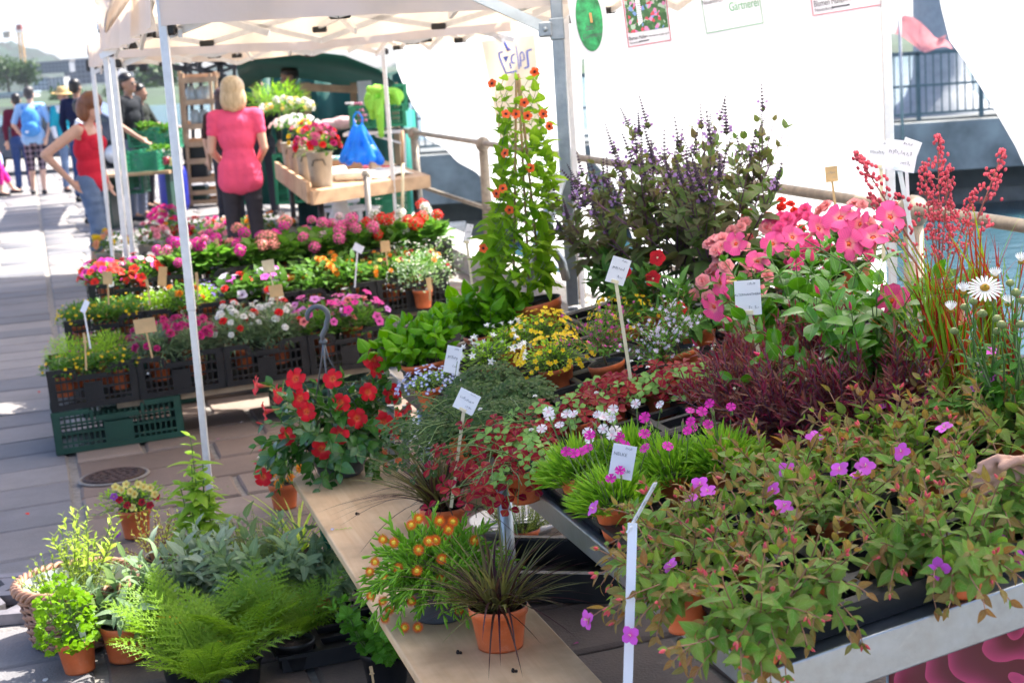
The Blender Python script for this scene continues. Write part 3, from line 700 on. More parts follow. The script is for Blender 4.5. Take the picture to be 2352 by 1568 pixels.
def leafy(F, pts, size, n, start=.15, ang=55, grow=(.7, 1.0, .55), pairs=2, rad=.0016, jit=.25, nleaf=3, droop_to_up=.55, top=True, alt=False, tipvar=0):
    """leaves in pairs along a stem; keeps the tip"""
    F.stem.tube(pts, [rad*(1.2-.6*i/(len(pts)-1)) for i in range(len(pts))], 5, cap=False); m = len(pts)-1
    a0 = g_(0, 6.28)
    for k in range(n):
        f = start+(1-start)*k/max(1, n-1); q = min(f*m, m-1e-4); i = int(q); p = pts[i].lerp(pts[i+1], q-i); d = (pts[i+1]-pts[i]).normalized()
        x = d.cross(Vector((.3, .2, 1))).normalized() if abs(d.z) < .95 else Vector((1, 0, 0)); y = d.cross(x)
        g = grow[0]+(grow[1]-grow[0])*min(1, f*2) if f < .5 else grow[1]+(grow[2]-grow[1])*(f-.5)*2
        for e in range(pairs):
            a = a0+k*(1.57 if not alt else 2.4)+e*2*math.pi/pairs+g_(-jit, jit)
            out = x*math.cos(a)+y*math.sin(a); th = R(ang*(1-.45*f)+g_(-15, 15)); ld = d*math.cos(th)+out*math.sin(th)
            up = (d*math.sin(th)-out*math.cos(th))*(1-droop_to_up)+Vector((0, 0, 1))*droop_to_up
            s = size*g*g_(.62, 1.22); F.leaf.append((trs(p, frame(ld, up), (s*g_(.9, 1.1), s, s)), s, random.randrange(nleaf)+(tipvar if f > .66 else 0)))
    F.tips.append((pts[-1], (pts[-1]-pts[-2]).normalized()))
def fl_obj(t, me, p, face, s, name='flower', spin=None):
    """flower with its face (+Z) looking along 'face'"""
    q = Vector(face).normalized().to_track_quat('Z', 'Y').to_matrix().to_4x4() @ rotz(g_(0, 6.28) if spin is None else spin)
    M = Matrix.Translation(p) @ q @ Matrix.Scale(s, 4); return obj(name, me, t, M=M)
# leaf shapes shared by many plants
L_OV = [leaf(.52, 6, 2, .18, d, 'ovate') for d in (.15, .35, .5)]
L_OVW = [leaf(.58, 6, 2, .16, d, 'ovate') for d in (.15, .35, .5)]; L_OVR = [leaf(.5, 6, 2, .2, d, 'ovate') for d in (.1, .3, .45)]
L_BAS = [leaf(.78, 6, 2, .10, d, 'ovate', cup=-1.1, wave=.5) for d in (.3, .5, .15)]
L_LAN = [leaf(.3, 6, 1, .2, d, 'lance') for d in (.1, .4, .7)]
L_NEED = [leaf(.125, 3, 1, .1, d, 'lance') for d in (.05, .25)]
L_SMALL = [leaf(.55, 3, 1, .15, d, 'ovate') for d in (.1, .3)]
L_TINY = [leaf(.5, 2, 1, .1, .1, 'ovate')]
L_RND = [leaf(.95, 6, 2, .12, d, 'round', wave=.9) for d in (.1, .3)]
L_ELL = [leaf(.6, 6, 2, .2, d, 'lance') for d in (.15, .35, .55)]
# leaf colours
ML = dict(
 cent=leafmat('centradenia leaf', (.11, .24, .05), (.18, .25, .07), (.20, .27, .10), veins=3.2, vs=.7, edge=(.16, .20, .06), trans=.28),
 centr=leafmat('reddish centradenia leaf', (.17, .16, .06), (.24, .12, .058), (.26, .22, .10), veins=3.2, vs=.6, trans=.28),
 mand=leafmat('mandevilla leaf', (.045, .13, .02), (.09, .22, .03), (.16, .30, .09), rough=.28, veins=8, vs=.25, trans=.25, spec=.6),
 mandd=leafmat('dipladenia leaf', (.025, .08, .022), (.055, .14, .03), (.09, .18, .05), rough=.25, veins=8, vs=.25, trans=.2, spec=.6),
 pbas=leafmat('purple basil leaf', (.078, .14, .04), (.115, .10, .062), (.10, .05, .07), veins=8, vs=.6, trans=.3),
 basil=leafmat('basil leaf', (.075, .19, .022), (.12, .26, .03), (.2, .36, .09), veins=6, vs=.4, trans=.3, rough=.35),
 sage=leafmat('sage leaf', (.13, .195, .115), (.185, .25, .15), (.26, .31, .22), rough=.75, veins=12, vs=.3, trans=.25, spec=.15),
 mint=leafmat('mint leaf', (.22, .36, .06), (.32, .46, .09), (.33, .46, .15), trans=.5, tcol=(.55, .75, .12)),
 lime=leafmat('lime leaf', (.20, .29, .05), (.30, .38, .08), trans=.4, tcol=(.55, .66, .14)),
 fern=leafmat('fern leaf', (.10, .18, .03), (.16, .25, .045), trans=.22),
 thun=leafmat('thunbergia leaf', (.09, .22, .025), (.16, .32, .04), (.28, .42, .1), trans=.5, tcol=(.5, .75, .06)),
 imp=leafmat('impatiens leaf', (.055, .13, .03), (.09, .18, .05), (.13, .2, .09), veins=9, vs=.4, trans=.25),
 clov=leafmat('dark clover leaf', (.03, .065, .022), (.055, .09, .026), (.05, .03, .025), veins=2, trans=.15),
 clor=leafmat('red clover leaf', (.16, .012, .028), (.22, .035, .035), (.14, .22, .05), veins=1, vs=0, trans=.25),
 clog=leafmat('green clover leaf', (.14, .26, .08), (.2, .33, .1), (.3, .4, .2), trans=.3),
 dian=leafmat('pinks leaf', (.13, .25, .045), (.21, .34, .06), trans=.28),
 alt=leafmat('alternanthera leaf', (.135, .014, .042), (.125, .08, .05), (.24, .018, .075), trans=.2),
 dk=leafmat('bedding leaf', (.05, .12, .03), (.10, .19, .05), trans=.3), ger=leafmat('geranium leaf', (.075, .17, .04), (.12, .23, .06), trans=.3),
 gry=leafmat('grey green leaf', (.12, .19, .12), (.18, .25, .16), trans=.25), bright=leafmat('bright small leaf', (.17, .30, .05), (.25, .38, .07), trans=.4),
 beg=leafmat('begonia leaf', (.04, .10, .025), (.075, .15, .035), (.1, .18, .05), trans=.2), ice=leafmat('ice plant leaf', (.16, .30, .05), (.22, .38, .08), trans=.3, rough=.3),
 daisy=leafmat('daisy leaf', (.045, .13, .03), (.08, .19, .04), (.14, .24, .08), trans=.25), pars=leafmat('parsley leaf', (.11, .22, .025), (.17, .30, .035), trans=.35, tcol=(.4, .6, .06)),
 gra=leafmat('purple grass blade', (.035, .010, .018), (.065, .035, .028), trans=.2, rough=.35), imper=leafmat('blood grass blade', (.12, .21, .035), (.20, .29, .05), trans=.3), imred=leafmat('blood grass red blade', (.20, .03, .035), (.26, .06, .04), trans=.35),
 spid=leafmat('striped grass blade', (.30, .42, .10), (.5, .55, .2), trans=.45), cel=leafmat('lovage leaf', (.07, .18, .03), (.12, .26, .05), (.18, .3, .1), trans=.3))
# petals
PM = dict(
 red=petmat('scarlet trumpet petal', (.85, .16, .05), (.75, .008, .022), .12), redtube=petmat('trumpet tube red', (.75, .45, .12), (.8, .08, .10), .5), pink=petmat('pink trumpet petal', (.95, .35, .30), (.90, .10, .30), .15), pinktube=petmat('trumpet tube pink', (.75, .60, .25), (.90, .12, .25), .5),
 ctr_o=mat('orange throat', (.75, .12, .01), .6), ctr_y=mat('yellow centre', (.80, .42, .02), .8, bump=.8, bscale=400), ctr_k=mat('black throat', (.012, .004, .006), .7), ctr_w=mat('cream stamens', (.85, .75, .45), .7), ctr_g=mat('green calyx', (.2, .3, .08), .6),
 mag=petmat('magenta petal', (.50, .02, .25), (.76, .025, .40)), lil=petmat('orchid petal', (.78, .10, .45), (.76, .11, .66), .2), pur=petmat('purple petal', (.25, .05, .3), (.35, .08, .45)), ora=petmat('thunbergia petal', (.55, .03, .01), (.85, .13, .03), .3),
 white=petmat('white petal', (.80, .78, .70), (.86, .86, .84)), wpink=petmat('blush petal', (.85, .55, .60), (.86, .80, .80)), yel=petmat('yellow petal', (.85, .42, .01), (.90, .66, .01)), lilac=petmat('pale lilac petal', (.6, .45, .7), (.72, .66, .82)), blue=petmat('pale blue petal', (.75, .78, .85), (.36, .42, .78)),
 impr=petmat('impatiens petal', (.6, .01, .02), (.78, .012, .02)), sal=petmat('salmon petal', (.90, .25, .22), (.90, .36, .36)), ice=petmat('ice plant petal', (.85, .55, .02), (.82, .14, .01), .45), icey=mat('ice plant centre', (.85, .60, .05), .8), coral=petmat('coral bell petal', (.85, .20, .20), (.82, .12, .17)),
 gred=petmat('geranium red petal', (.7, .02, .01), (.82, .03, .015)), gpink=petmat('geranium pink petal', (.85, .25, .4), (.85, .10, .36)), gmag=petmat('geranium magenta petal', (.7, .03, .35), (.80, .02, .36)), gsal=petmat('geranium salmon petal', (.90, .4, .3), (.90, .30, .28)), gpale=petmat('geranium pale petal', (.88, .5, .6), (.88, .66, .72)),
 dkred=petmat('deep red petal', (.25, .005, .01), (.42, .008, .02)), orange=petmat('orange petal', (.80, .2, .01), (.88, .32, .01)), bicol=petmat('pelargonium petal', (.22, .0, .06), (.75, .10, .45), .28), bilil=petmat('pelargonium lilac petal', (.35, .02, .2), (.72, .28, .72), .22), bisal=petmat('pelargonium salmon petal', (.25, .01, .03), (.88, .25, .25), .35), crimson=petmat('crimson pink petal', (.5, .01, .15), (.62, .02, .22)), cream=petmat('cream petal', (.8, .6, .12), (.85, .72, .22)), blu=petmat('lobelia petal', (.3, .2, .6), (.18, .12, .60)), peach=petmat('peach petal', (.88, .6, .2), (.88, .45, .25)), rose=petmat('rose petal', (.85, .3, .4), (.88, .35, .45)))
def FM(name, T, *keys): return tmesh('flower', T, [PM[k] for k in keys])
TR_T = trumpet()
T4 = flower(4, .5, .85, 78, 'round', .0, 1, .15); T5 = flower(5, .5, .75, 80, 'round', .09, 1, .12)
T5f = flower(5, .5, 1.0, 78, 'fringe', .0, 1, .1); TSTAR = tmerge(flower(5, .5, .5, 62, 'ovate', .06, 1, .3), tubeT([(0, 0, -.35), (0, 0, -.1), (0, 0, .02)], [.06, .16, .2], 8, 0))
T6 = flower(6, .5, .35, 75, 'lance', .05, 1, .2); TPOM = flower(9, .5, .45, 82, 'petal', .1, 4, .1, step=-19, shrink=.86, seg=3, jit=.12)
TCARN = flower(8, .5, .6, 80, 'fringe', 0, 4, .1, step=-20, shrink=.9, seg=3, jit=.25, wave=1.2); TICE = flower(26, .5, .15, 82, 'blade', .17, 2, .1, step=-10, shrink=.9, seg=3)
TDAISY = flower(21, .5, .19, 84, 'spoon', .14, 1, .12, seg=4); TFUN = tmerge(flower(5, .55, .9, 62, 'round', .1, 1, .35, wave=.8), tubeT([(0, 0, -.5), (0, 0, -.15), (0, 0, .05)], [.06, .1, .18], 8, 0))
TSMALL = flower(5, .5, .7, 72, 'round', .1, 1, .1, seg=2); TBEG = tmerge(flower(7, .5, .9, 74, 'round', .0, 3, .2, step=-24, shrink=.8, seg=4, jit=.2, wave=1.0))
def umbel(n=26, r=.5, seed=1):
    rr = random.Random(seed); ts = []; P = flower(5, .5, .8, 70, 'round', 0, 1, .15, seg=2)
    for k in range(n):
        z = 1-(k+.5)/n*1.35; a = k*2.4; q = math.sqrt(max(0, 1-z*z)); d = Vector((q*math.cos(a), q*math.sin(a), z))
        M = Matrix.Translation(d*r*rr.uniform(.82, 1.05)) @ d.to_track_quat('Z', 'Y').to_matrix().to_4x4() @ rotz(rr.uniform(0, 6)) @ Matrix.Scale(r*rr.uniform(.55, .8), 4); ts.append(txf(P, M))
    ts.append(ball(r*.7, 1, 8, 5)); return tmerge(*ts)
TUMB = umbel()
def plant(name, label, cat, loc, rot=None, group=None, pot=(.055, .09), potmat=None, soil=True):
    t = thing(name, label, cat, loc, rot, group)
    if pot: pot_parts(t, pot[0], pot[1], potmat, soil=soil)
    return t
# ================================================================== sloping table on the right
TN = at_d(1735, 1548, 2.74); TN.z = .62; TN = on_z(1735, 1548, .62)
TF = on_z(890, 848, .63)
E1 = (TF-TN); E1.z = 0; TLEN = E1.length+.05; E1.normalize()
TH = R(9.5); E2 = (Vector((E1.y, -E1.x, 0))*math.cos(TH)+Vector((0, 0, 1))*math.sin(TH)); E3 = E2.cross(E1).normalized()
if E3.z < 0: E3 = -E3
TROT = Matrix(((E2.x, E1.x, E3.x), (E2.y, E1.y, E3.y), (E2.z, E1.z, E3.z)))      # x = E2 (uphill), y = E1 (away), z = up
def tb(px, py, h=0.0): return on_plane(px, py, TN+E3*h, E3)
TW = 1.16
tab = thing('plant_table', 'long galvanised display table sloping towards the aisle', 'table', TN, TROT)
def tl(s, tt, h=0): return Vector((tt, s, h))
b = MB(); b.box((TW/2, TLEN/2, -.004), (TW, TLEN, .006)); b.build('table_sheet', M_GALV, tab)
for nm, c_, d_ in (('edge_profile', (-.004, TLEN/2, -.012), (.012, TLEN, .062)), ('edge_profile', (TW+.004, TLEN/2, -.012), (.012, TLEN, .062)), ('edge_profile', (TW/2, -.007, -.036), (TW+.02, .012, .080)), ('edge_profile', (TW/2, TLEN+.007, -.012), (TW+.02, .012, .062))):
    bevel(MB().box(c_, d_).build(nm, M_GALV, tab), .003)
inv = TROT.inverted()
for s_, t_ in ((.12, .07), (.12, TW-.07), (TLEN*.60, .07), (TLEN*.60, TW-.07), (TLEN-.1, .10), (TLEN-.1, TW-.07)):
    wp = TN+TROT @ Vector((t_, s_, -.03)); ft = Vector((wp.x, wp.y, gz(wp.x)+.005)); MB().tube([inv @ (wp-TN), inv @ (ft-TN)], .022, 10).build('leg', M_GALV, tab, True)
for s_ in (.12, TLEN*.42, TLEN-.1): MB().beam((.05, s_, -.06), (TW-.05, s_, -.06), .03).build('cross_bar', M_GALV, tab)
# black trays with pot wells
TS, TT = .385, .555
def tray_mesh():
    b = MB(); h = .052; nx, ny = 5, 4
    for sx in (0, 1): b.box((sx*TT, TS/2, h/2), (.012, TS+.012, h))
    for sy in (0, 1): b.box((TT/2, sy*TS, h/2), (TT-.012, .012, h))
    b.box((TT/2, 0-.013, h-.004), (TT+.03, .022, .010)); b.box((TT/2, TS+.013, h-.004), (TT+.03, .022, .010)); b.box((-.013, TS/2, h-.006), (.022, TS+.002, .010)); b.box((TT+.013, TS/2, h-.006), (.022, TS+.002, .010))
    for i in range(1, nx): b.box((TT*i/nx, TS/2, h-.010), (.020, TS-.014, .016))
    for j in range(1, ny):
        for i in range(nx): b.box((TT*(i+.5)/nx, TS*j/ny, h-.011), (TT/nx-.022, .020, .016))
    for i in range(nx+1):
        for j in range(ny+1):
            if 0 < i < nx and 0 < j < ny: b.box((TT*i/nx, TS*j/ny, h/2-.01), (.03, .03, h-.022), 0, None, .006)
    b.box((TT/2, TS/2, .003), (TT-.02, TS-.02, .004)); return b
M_TRAY = mat('dusty black tray plastic', (.010, .010, .011), .45, var=.5, scale=9, col2=(.026, .025, .025), bump=.1, spec=.3)
trm = tray_mesh().mesh('tray', M_TRAY)
TRL = ['under the centradenias at the table corner', 'under the centradenias by the hand', 'under the tall centradenias', 'under the daisies', 'under the green pinks', 'under the alternantheras nearest the blood grass', 'under the trailing red clovers', 'under the alternantheras by the lettered card', 'half empty below the label stake', 'empty beside the magenta pots', 'under the yellow mounds', 'under the begonias', 'under the basil bowl with lobelia', 'under the impatiens', 'at the far end under the basil', 'at the far end under the climber']
def tray_things():
    k = 0
    for i in range(8):
        for j in range(2):
            s0, t0 = .045+i*(TS+.035), .03+j*(TT+.035)
            if s0+TS > TLEN: continue
            p = TN+TROT @ Vector((t0, s0, .002)); o = obj('plant_tray', trm, None); o.matrix_basis = Matrix.Translation(p) @ TROT.to_4x4()
            tag(o, 'black plant tray on the sloping table, '+TRL[k], 'tray', 'plant trays on the sloping table'); k += 1
tray_things()
def tplant(name, label, cat, px, py, pot=(.05, .085), potmat=None, group=None, h=None, tilt=True, spin=None):
    """px,py: middle of the soil"""
    p = tb(px, py, (h if h is not None else pot[1])+.006); base = p-E3*pot[1]
    rot = TROT @ Matrix.Rotation(g_(0, 6.28) if spin is None else spin, 3, 'Z')
    return plant(name, label, cat, base, rot, group, pot, potmat)
def in_t(t, v): return t.matrix_basis.to_3x3().inverted() @ Vector(v)          # world direction in the plant's frame
# ---- trailing centradenia in front
CF = FM('f', tmerge(T4, txf(tubeT([(0, 0, 0), (.02, .02, .12), (.06, .05, .2)], [.025, .02, .012], 5, 1), Matrix()), txf(tubeT([(0, 0, 0), (-.03, .02, .12), (-.07, .0, .17)], [.025, .02, .012], 5, 1), Matrix())), 'lil', 'ctr_w')
CB = tmesh('bud', bud(1, .2, 0), [petmat('coral bud', (.55, .45, .12), (.85, .12, .14), .35)])
def centradenia(px, py, nst=17, spread=.13, lead=None, fl=2, buds=7, pot=True):
    t = tplant('centradenia_plant', '', 'plant', px, py, (.047, .08)); F = Foliage(); z0 = .07
    for k in range(nst):
        a = 2*math.pi*k/nst+g_(-.3, .3); el = g_(.15, 1.15)
        d = Vector((math.cos(a)*math.cos(el), math.sin(a)*math.cos(el), math.sin(el)))
        if lead is not None and k % 2: d = (d+in_t(t, lead)*1.3).normalized()
        L = g_(.10, .19) if el < .6 else g_(.09, .16); down = in_t(t, (0, 0, -1))
        pts = [Vector((.02*math.cos(a), .02*math.sin(a), z0))]; dd = d; n = 7
        for i in range(n):
            dd = (dd+Vector((g_(-.2, .2), g_(-.2, .2), g_(-.05, .2)))+down*(.22 if lead is not None and k % 2 else .02)).normalized(); pts.append(pts[-1]+dd*L/n)
        leafy(F, pts, .041, 6, .15, 62, (.8, 1.05, .55), rad=.0017, tipvar=3)
    F.put(t, L_OVW+L_OVR, [ML['cent']]*3+[ML['centr']]*3, True, M_STEMR, lim=300)
    tp = F.tips[:]; random.shuffle(tp)
    for p, d in tp[:fl]: fl_obj(t, CF, p+d*.014, d+Vector((0, 0, .6))+in_t(t, (-.2, -.9, .3)), g_(.036, .043))
    for p, d in tp[fl:fl+buds]:
        for q in range(random.choice((1, 2, 3))):
            e = (d+Vector((g_(-.8, .8), g_(-.8, .8), g_(-.4, .5)))).normalized(); fl_obj(t, CB, p+e*.003, e, g_(.012, .019), 'bud')
    return t
cent = [(1560, 1345, (-.8, -.5, 0), 2, 14), (1830, 1352, (-.05, -1, 0), 0, 12), (2075, 1245, (.1, -1, 0), 2, 12), (2300, 1150, (.2, -1, 0), 2, 6), (1700, 1255, None, 3, 5), (1905, 1180, None, 3, 6), (2120, 1090, None, 2, 6), (2330, 1005, None, 3, 6), (1560, 1235, (-.9, -.2, 0), 2, 8), (1800, 1110, None, 2, 6), (2010, 1040, None, 1, 6), (2230, 955, None, 2, 5), (1720, 1420, (-.5, -.8, 0), 1, 16), (2200, 1260, (.2, -1, 0), 2, 8)]
clab = ['trailing centradenia spilling over the corner of the table edge', 'trailing centradenia in terracotta pot showing at the tray front', 'trailing centradenia hanging over the front edge profile', 'trailing centradenia beside the hand', 'bushy centradenia with open orchid pink flowers', 'bushy centradenia standing behind the front terracotta pot', 'upright centradenia in front of the blood grass pot', 'centradenia in front of the black daisy pot', 'trailing centradenia beside the tall white label stake', 'upright centradenia in front of the dark red alternanthera', 'upright centradenia with reddish tips below the alternanthera', 'centradenia with coral buds beside the daisy pot', 'centradenia hanging low with many coral buds at the table corner', 'centradenia creeping over the black tray rim']
for (px, py, lead, fl, bd), lb in zip(cent, clab):
    o = centradenia(px, py, 27, .13, Vector(lead) if lead else None, fl, bd); o['label'] = lb; o['group'] = 'centradenias on the sloping table'
# ================================================================== the other plants on the sloping table
def mound(F, n, rx, h, size, z0, face=.5, nleaf=2, inner=.35):
    """leaves spread through a dome"""
    for k in range(n):
        a = g_(0, 6.28); u = g_(0, 1)**.6; el = math.asin(u); r = g_(inner, 1)**.5
        p = Vector((rx*r*math.cos(el)*math.cos(a), rx*r*math.cos(el)*math.sin(a), z0+h*r*math.sin(el)))
        o = Vector((math.cos(a), math.sin(a), .1+u)); d = (o+Vector((g_(-.7, .7), g_(-.7, .7), g_(-.5, .4)))).normalized()
        s = size*g_(.7, 1.2); F.leaf.append((trs(p, frame(d, Vector((0, 0, 1))+o*face), s), s, random.randrange(nleaf)))
        if k % 3 == 0: F.stem.tube([(0, 0, z0-.01), p*.5+Vector((0, 0, z0*.5+h*.25)), p], [.0012]*3, 4, cap=False)
def dome_pt(rx, h, z0, lo=.15): 
    a = g_(0, 6.28); u = g_(lo, 1); c = math.sqrt(1-u*u); return Vector((rx*c*math.cos(a), rx*c*math.sin(a), z0+h*u)), Vector((c*math.cos(a), c*math.sin(a), u))
TAN = in_t
def needle(t, n, rx, h, size, m, z0, T=L_NEED, up=.9):
    F = Foliage()
    for k in range(n):
        a = g_(0, 6.28); r = math.sqrt(g_(0, 1)); d = Vector((math.cos(a)*r*1.1, math.sin(a)*r*1.1, up+g_(-.5, .3))).normalized(); p = Vector((rx*r*math.cos(a)*.85, rx*r*math.sin(a)*.85, z0+h*(1-r*r)*g_(.2, .8)))
        s = size*g_(.7, 1.2); F.leaf.append((trs(p, frame(d, (g_(-1, 1), g_(-1, 1), 1)), s), s, random.randrange(len(T))))
    F.put(t, T, m, False)
# ---- pinks (dianthus) with grassy leaves
DF = {'w': FM('f', tmerge(T5f, bud(.0001)), 'wpink', 'ctr_w'), 'm': FM('f', T5f, 'mag', 'ctr_w')}
CAL = tmesh('bud', bud(1, .13, 0), [petmat('pinks bud', (.30, .42, .10), (.5, .12, .25), .75)])
for px, py, c, nf, lb in ((1330, 1085, 'w', 11, 'white flowered pinks beside the red clover'), (1412, 1150, 'm', 8, 'magenta flowered pinks in terracotta pot behind the white label card'), (1540, 1085, 'm', 8, 'magenta flowered pinks with bright green needle leaves'), (1660, 1065, 'm', 5, 'magenta flowered pinks beside the dark red alternanthera'), (1450, 1060, 'w', 8, 'white flowered pinks in the middle of the row')):
    t = tplant('dianthus_plant', lb, 'plant', px, py, (.05, .085), None, 'pinks on the sloping table')
    needle(t, 760, .085, .075, .05, ML['dian'], .075)
    st = MB()
    for k in range(nf):
        p, d = dome_pt(.085, .085, .085, .3); q = p+Vector((d.x*.03, d.y*.03, g_(.03, .075))); st.tube([p*.7, (p+q)/2, q], .0012, 4, cap=False)
        fl_obj(t, DF[c], q+Vector((0, 0, .006)), Vector((g_(-.4, .4), g_(-.4, .4), 1))+in_t(t, (-.1, -.8, 0)), g_(.020, .027))
        fl_obj(t, CAL, q-Vector((0, 0, .014)), (0, 0, 1), .02, 'calyx')
        if k % 2: p2, d2 = dome_pt(.08, .08, .085, .3); q2 = p2+Vector((0, 0, g_(.02, .05))); st.tube([p2*.7, q2], .0011, 4, cap=False); fl_obj(t, CAL, q2-Vector((0, 0, .004)), d2+Vector((0, 0, 1)), .022, 'bud')
    st.build('stems', M_STEMG, t, True)
# ---- clovers: three leaflets on a stalk
LFL = leaf(.85, 4, 2, .25, .15, 'obov')
TRI = tmerge(*[txf(LFL, rotz(k*2.094) @ Matrix.Translation((0, .03, 0)) @ rotx(R(8))) for k in range(3)])
def clover(label, px, py, n, rx, h, size, m, group, fl=0, parts=False, trail=None, mg=None):
    t = tplant('clover_plant', label, 'plant', px, py, (.048, .08), None, group); F = Foliage(); sb = F.stem
    for k in range(n):
        p, d = dome_pt(rx, h, .08, .05); p *= g_(.75, 1.08)
        if trail is not None and k % 3 == 0: p = p+in_t(t, trail)*g_(.02, .16)+in_t(t, (0, 0, -1))*g_(0, .10)
        s = size*g_(.7, 1.2); f = Vector((d.x*.5, d.y*.5, 1))+in_t(t, (-.1, -.5, .1))+Vector((g_(-.3, .3), g_(-.3, .3), 0)); F.leaf.append((trs(p, frame(f.cross(Vector((g_(-1, 1), g_(-1, 1), .1))), f), s), s, 0))
        if k % 2 == 0: sb.tube([Vector((d.x*.02, d.y*.02, .07)), p*.6+Vector((0, 0, .03)), p], .0011, 4, cap=False)
    if trail is not None:
        for k in range(14): a = in_t(t, trail); pts = curve((0, 0, .09), a+Vector((g_(-.8, .8), g_(-.8, .8), g_(-.2, .5))), g_(.12, .24), 9, 0, .25, .55); sb.tube(pts, .0012, 4, cap=False)
    ms = [m, mg or m]; nn = len(F.leaf)
    if parts:
        a, b = leafmesh(TRI, m), leafmesh(TRI, mg or m)
        for k, (M, s, i) in enumerate(F.leaf): obj('leaf', b if k % 3 == 1 else a, t, M=M)
        F.leaf = []
    F.put(t, [TRI], m, False)
    wf = FM('f', TPOM, 'white', 'ctr_g')
    for k in range(fl): p, d = dome_pt(rx, h, .08, .5); fl_obj(t, wf, p+Vector((0, 0, .045)), (0, 0, 1), .016)
    return t
for i, (px, py) in enumerate(((1195, 1075), (1240, 985), (1330, 965), (1405, 915), (1510, 890), (1600, 880), (1170, 1010))):
    clover(['red leaved clover trailing over the table edge', 'red leaved clover next to the dark green clover', 'red leaved clover behind the white pinks', 'red leaved clover in front of the empty tray wells', 'red leaved clover at the foot of the label stake', 'red leaved clover beside the alternanthera', 'small red leaved clover with long runners'][i], px, py, 80, .10, .055, .024, ML['clor'], 'red clovers', 1, True, Vector((-.9, -.3, 0)) if i in (0, 1, 6) else None, ML['clog'])
for i, (px, py) in enumerate(((1075, 935), (1150, 975), (1120, 890), (1060, 985), (1190, 925))):
    clover(['dark green clover behind the white price card', 'dark green clover beside the red clover', 'dark bronze clover in front of the white bellflower', 'dark green clover with runners hanging below the table edge', 'dark green clover next to the empty tray wells'][i], px, py, 300, .10, .055, .016, ML['clov'], 'dark green clovers', 0, False, Vector((-.9, -.2, 0)) if i in (0, 3) else None)
# ---- dark red alternanthera
for i, (px, py) in enumerate(((1745, 900), (1870, 875), (1995, 885), (1790, 985), (1935, 975), (2050, 955), (1700, 960))):
    t = tplant('alternanthera_plant', ['dark red alternanthera at the foot of the card reading price', 'dark red alternanthera below the pink mandevilla', 'dark red alternanthera in front of the magenta pots', 'dark red alternanthera behind the centradenia', 'dark red narrow leaved alternanthera in the middle of its row', 'dark red alternanthera beside the blood grass', 'dark red alternanthera beside the green pinks'][i], 'plant', px, py, (.05, .085), None, 'dark red alternantheras')
    F = Foliage()
    for k in range(46):
        a = g_(0, 6.28); el = g_(.15, 1.45); pts = curve((0, 0, .07), (math.cos(a)*math.cos(el), math.sin(a)*math.cos(el), math.sin(el)), g_(.14, .21), 5, .05, 0, .3)
        leafy(F, pts, .042, 12, .15, 62, (.8, 1, .7), rad=.0014, nleaf=2, droop_to_up=.3)
    F.put(t, [leaf(.17, 4, 1, .25, .2, 'lance'), leaf(.17, 4, 1, .25, -.1, 'lance')], ML['alt'], False, M_STEMP)
    join('tips', [(ball(.004, 0, 5, 3), [Matrix.Translation(p) for p, d in F.tips[:3]])], mat('pale flower heads', (.6, .6, .4), .8), t)
# ---- small flowered pots in the middle
def small(name, label, px, py, rx, h, n, lsize, lm, fkeys, T, fs, nf, pot=(.052, .085), T2=L_SMALL, stems=16, ups=.02, face=(0, -.6, .3), grp='small flowering pots', potmat=None, lo=.1):
    t = tplant(name, label, 'plant', px, py, pot, potmat, grp); z0 = pot[1]*.9; F = Foliage(); mound(F, n, rx, h, lsize, z0, .4, len(T2), .15); F.put(t, T2, ML[lm], False)
    ms = [FM('f', T, *k) for k in fkeys]
    for k in range(nf):
        p, d = dome_pt(rx*1.03, h*1.04, z0, lo); fl_obj(t, random.choice(ms), p+d*ups*g_(.3, 1), d+in_t(t, face)+Vector((g_(-.4, .4), g_(-.4, .4), g_(-.2, .4))), fs*g_(.8, 1.2))
    return t
small('campanula_plant', 'white bellflower with upright starry bells', 1125, 838, .10, .085, 420, .015, 'bright', (('white', 'ctr_w'),), TSTAR, .026, 34, ups=.03)
small('campanula_plant', 'white bellflower behind the first, beside the basil', 1165, 800, .08, .08, 300, .015, 'bright', (('white', 'ctr_w'),), TSTAR, .025, 20, ups=.03)
small('mecardonia_plant', 'yellow flowered mound in front of the magenta cuphea', 1275, 842, .105, .09, 520, .013, 'bright', (('yel', 'ctr_y'),), TSMALL, .019, 95)
small('mecardonia_plant', 'yellow flowered mound behind, next to the white bells', 1245, 785, .10, .095, 480, .013, 'bright', (('yel', 'ctr_y'),), TSMALL, .019, 110)
small('mecardonia_plant', 'yellow flowered mound behind the label stake', 1430, 745, .10, .085, 400, .013, 'bright', (('yel', 'ctr_y'),), TSMALL, .019, 70)
small('lobelia_plant', 'pale blue lobelia at the far end of the table edge', 985, 888, .085, .05, 320, .010, 'bright', (('blue', 'ctr_w'),), TSMALL, .012, 150, (.045, .07))
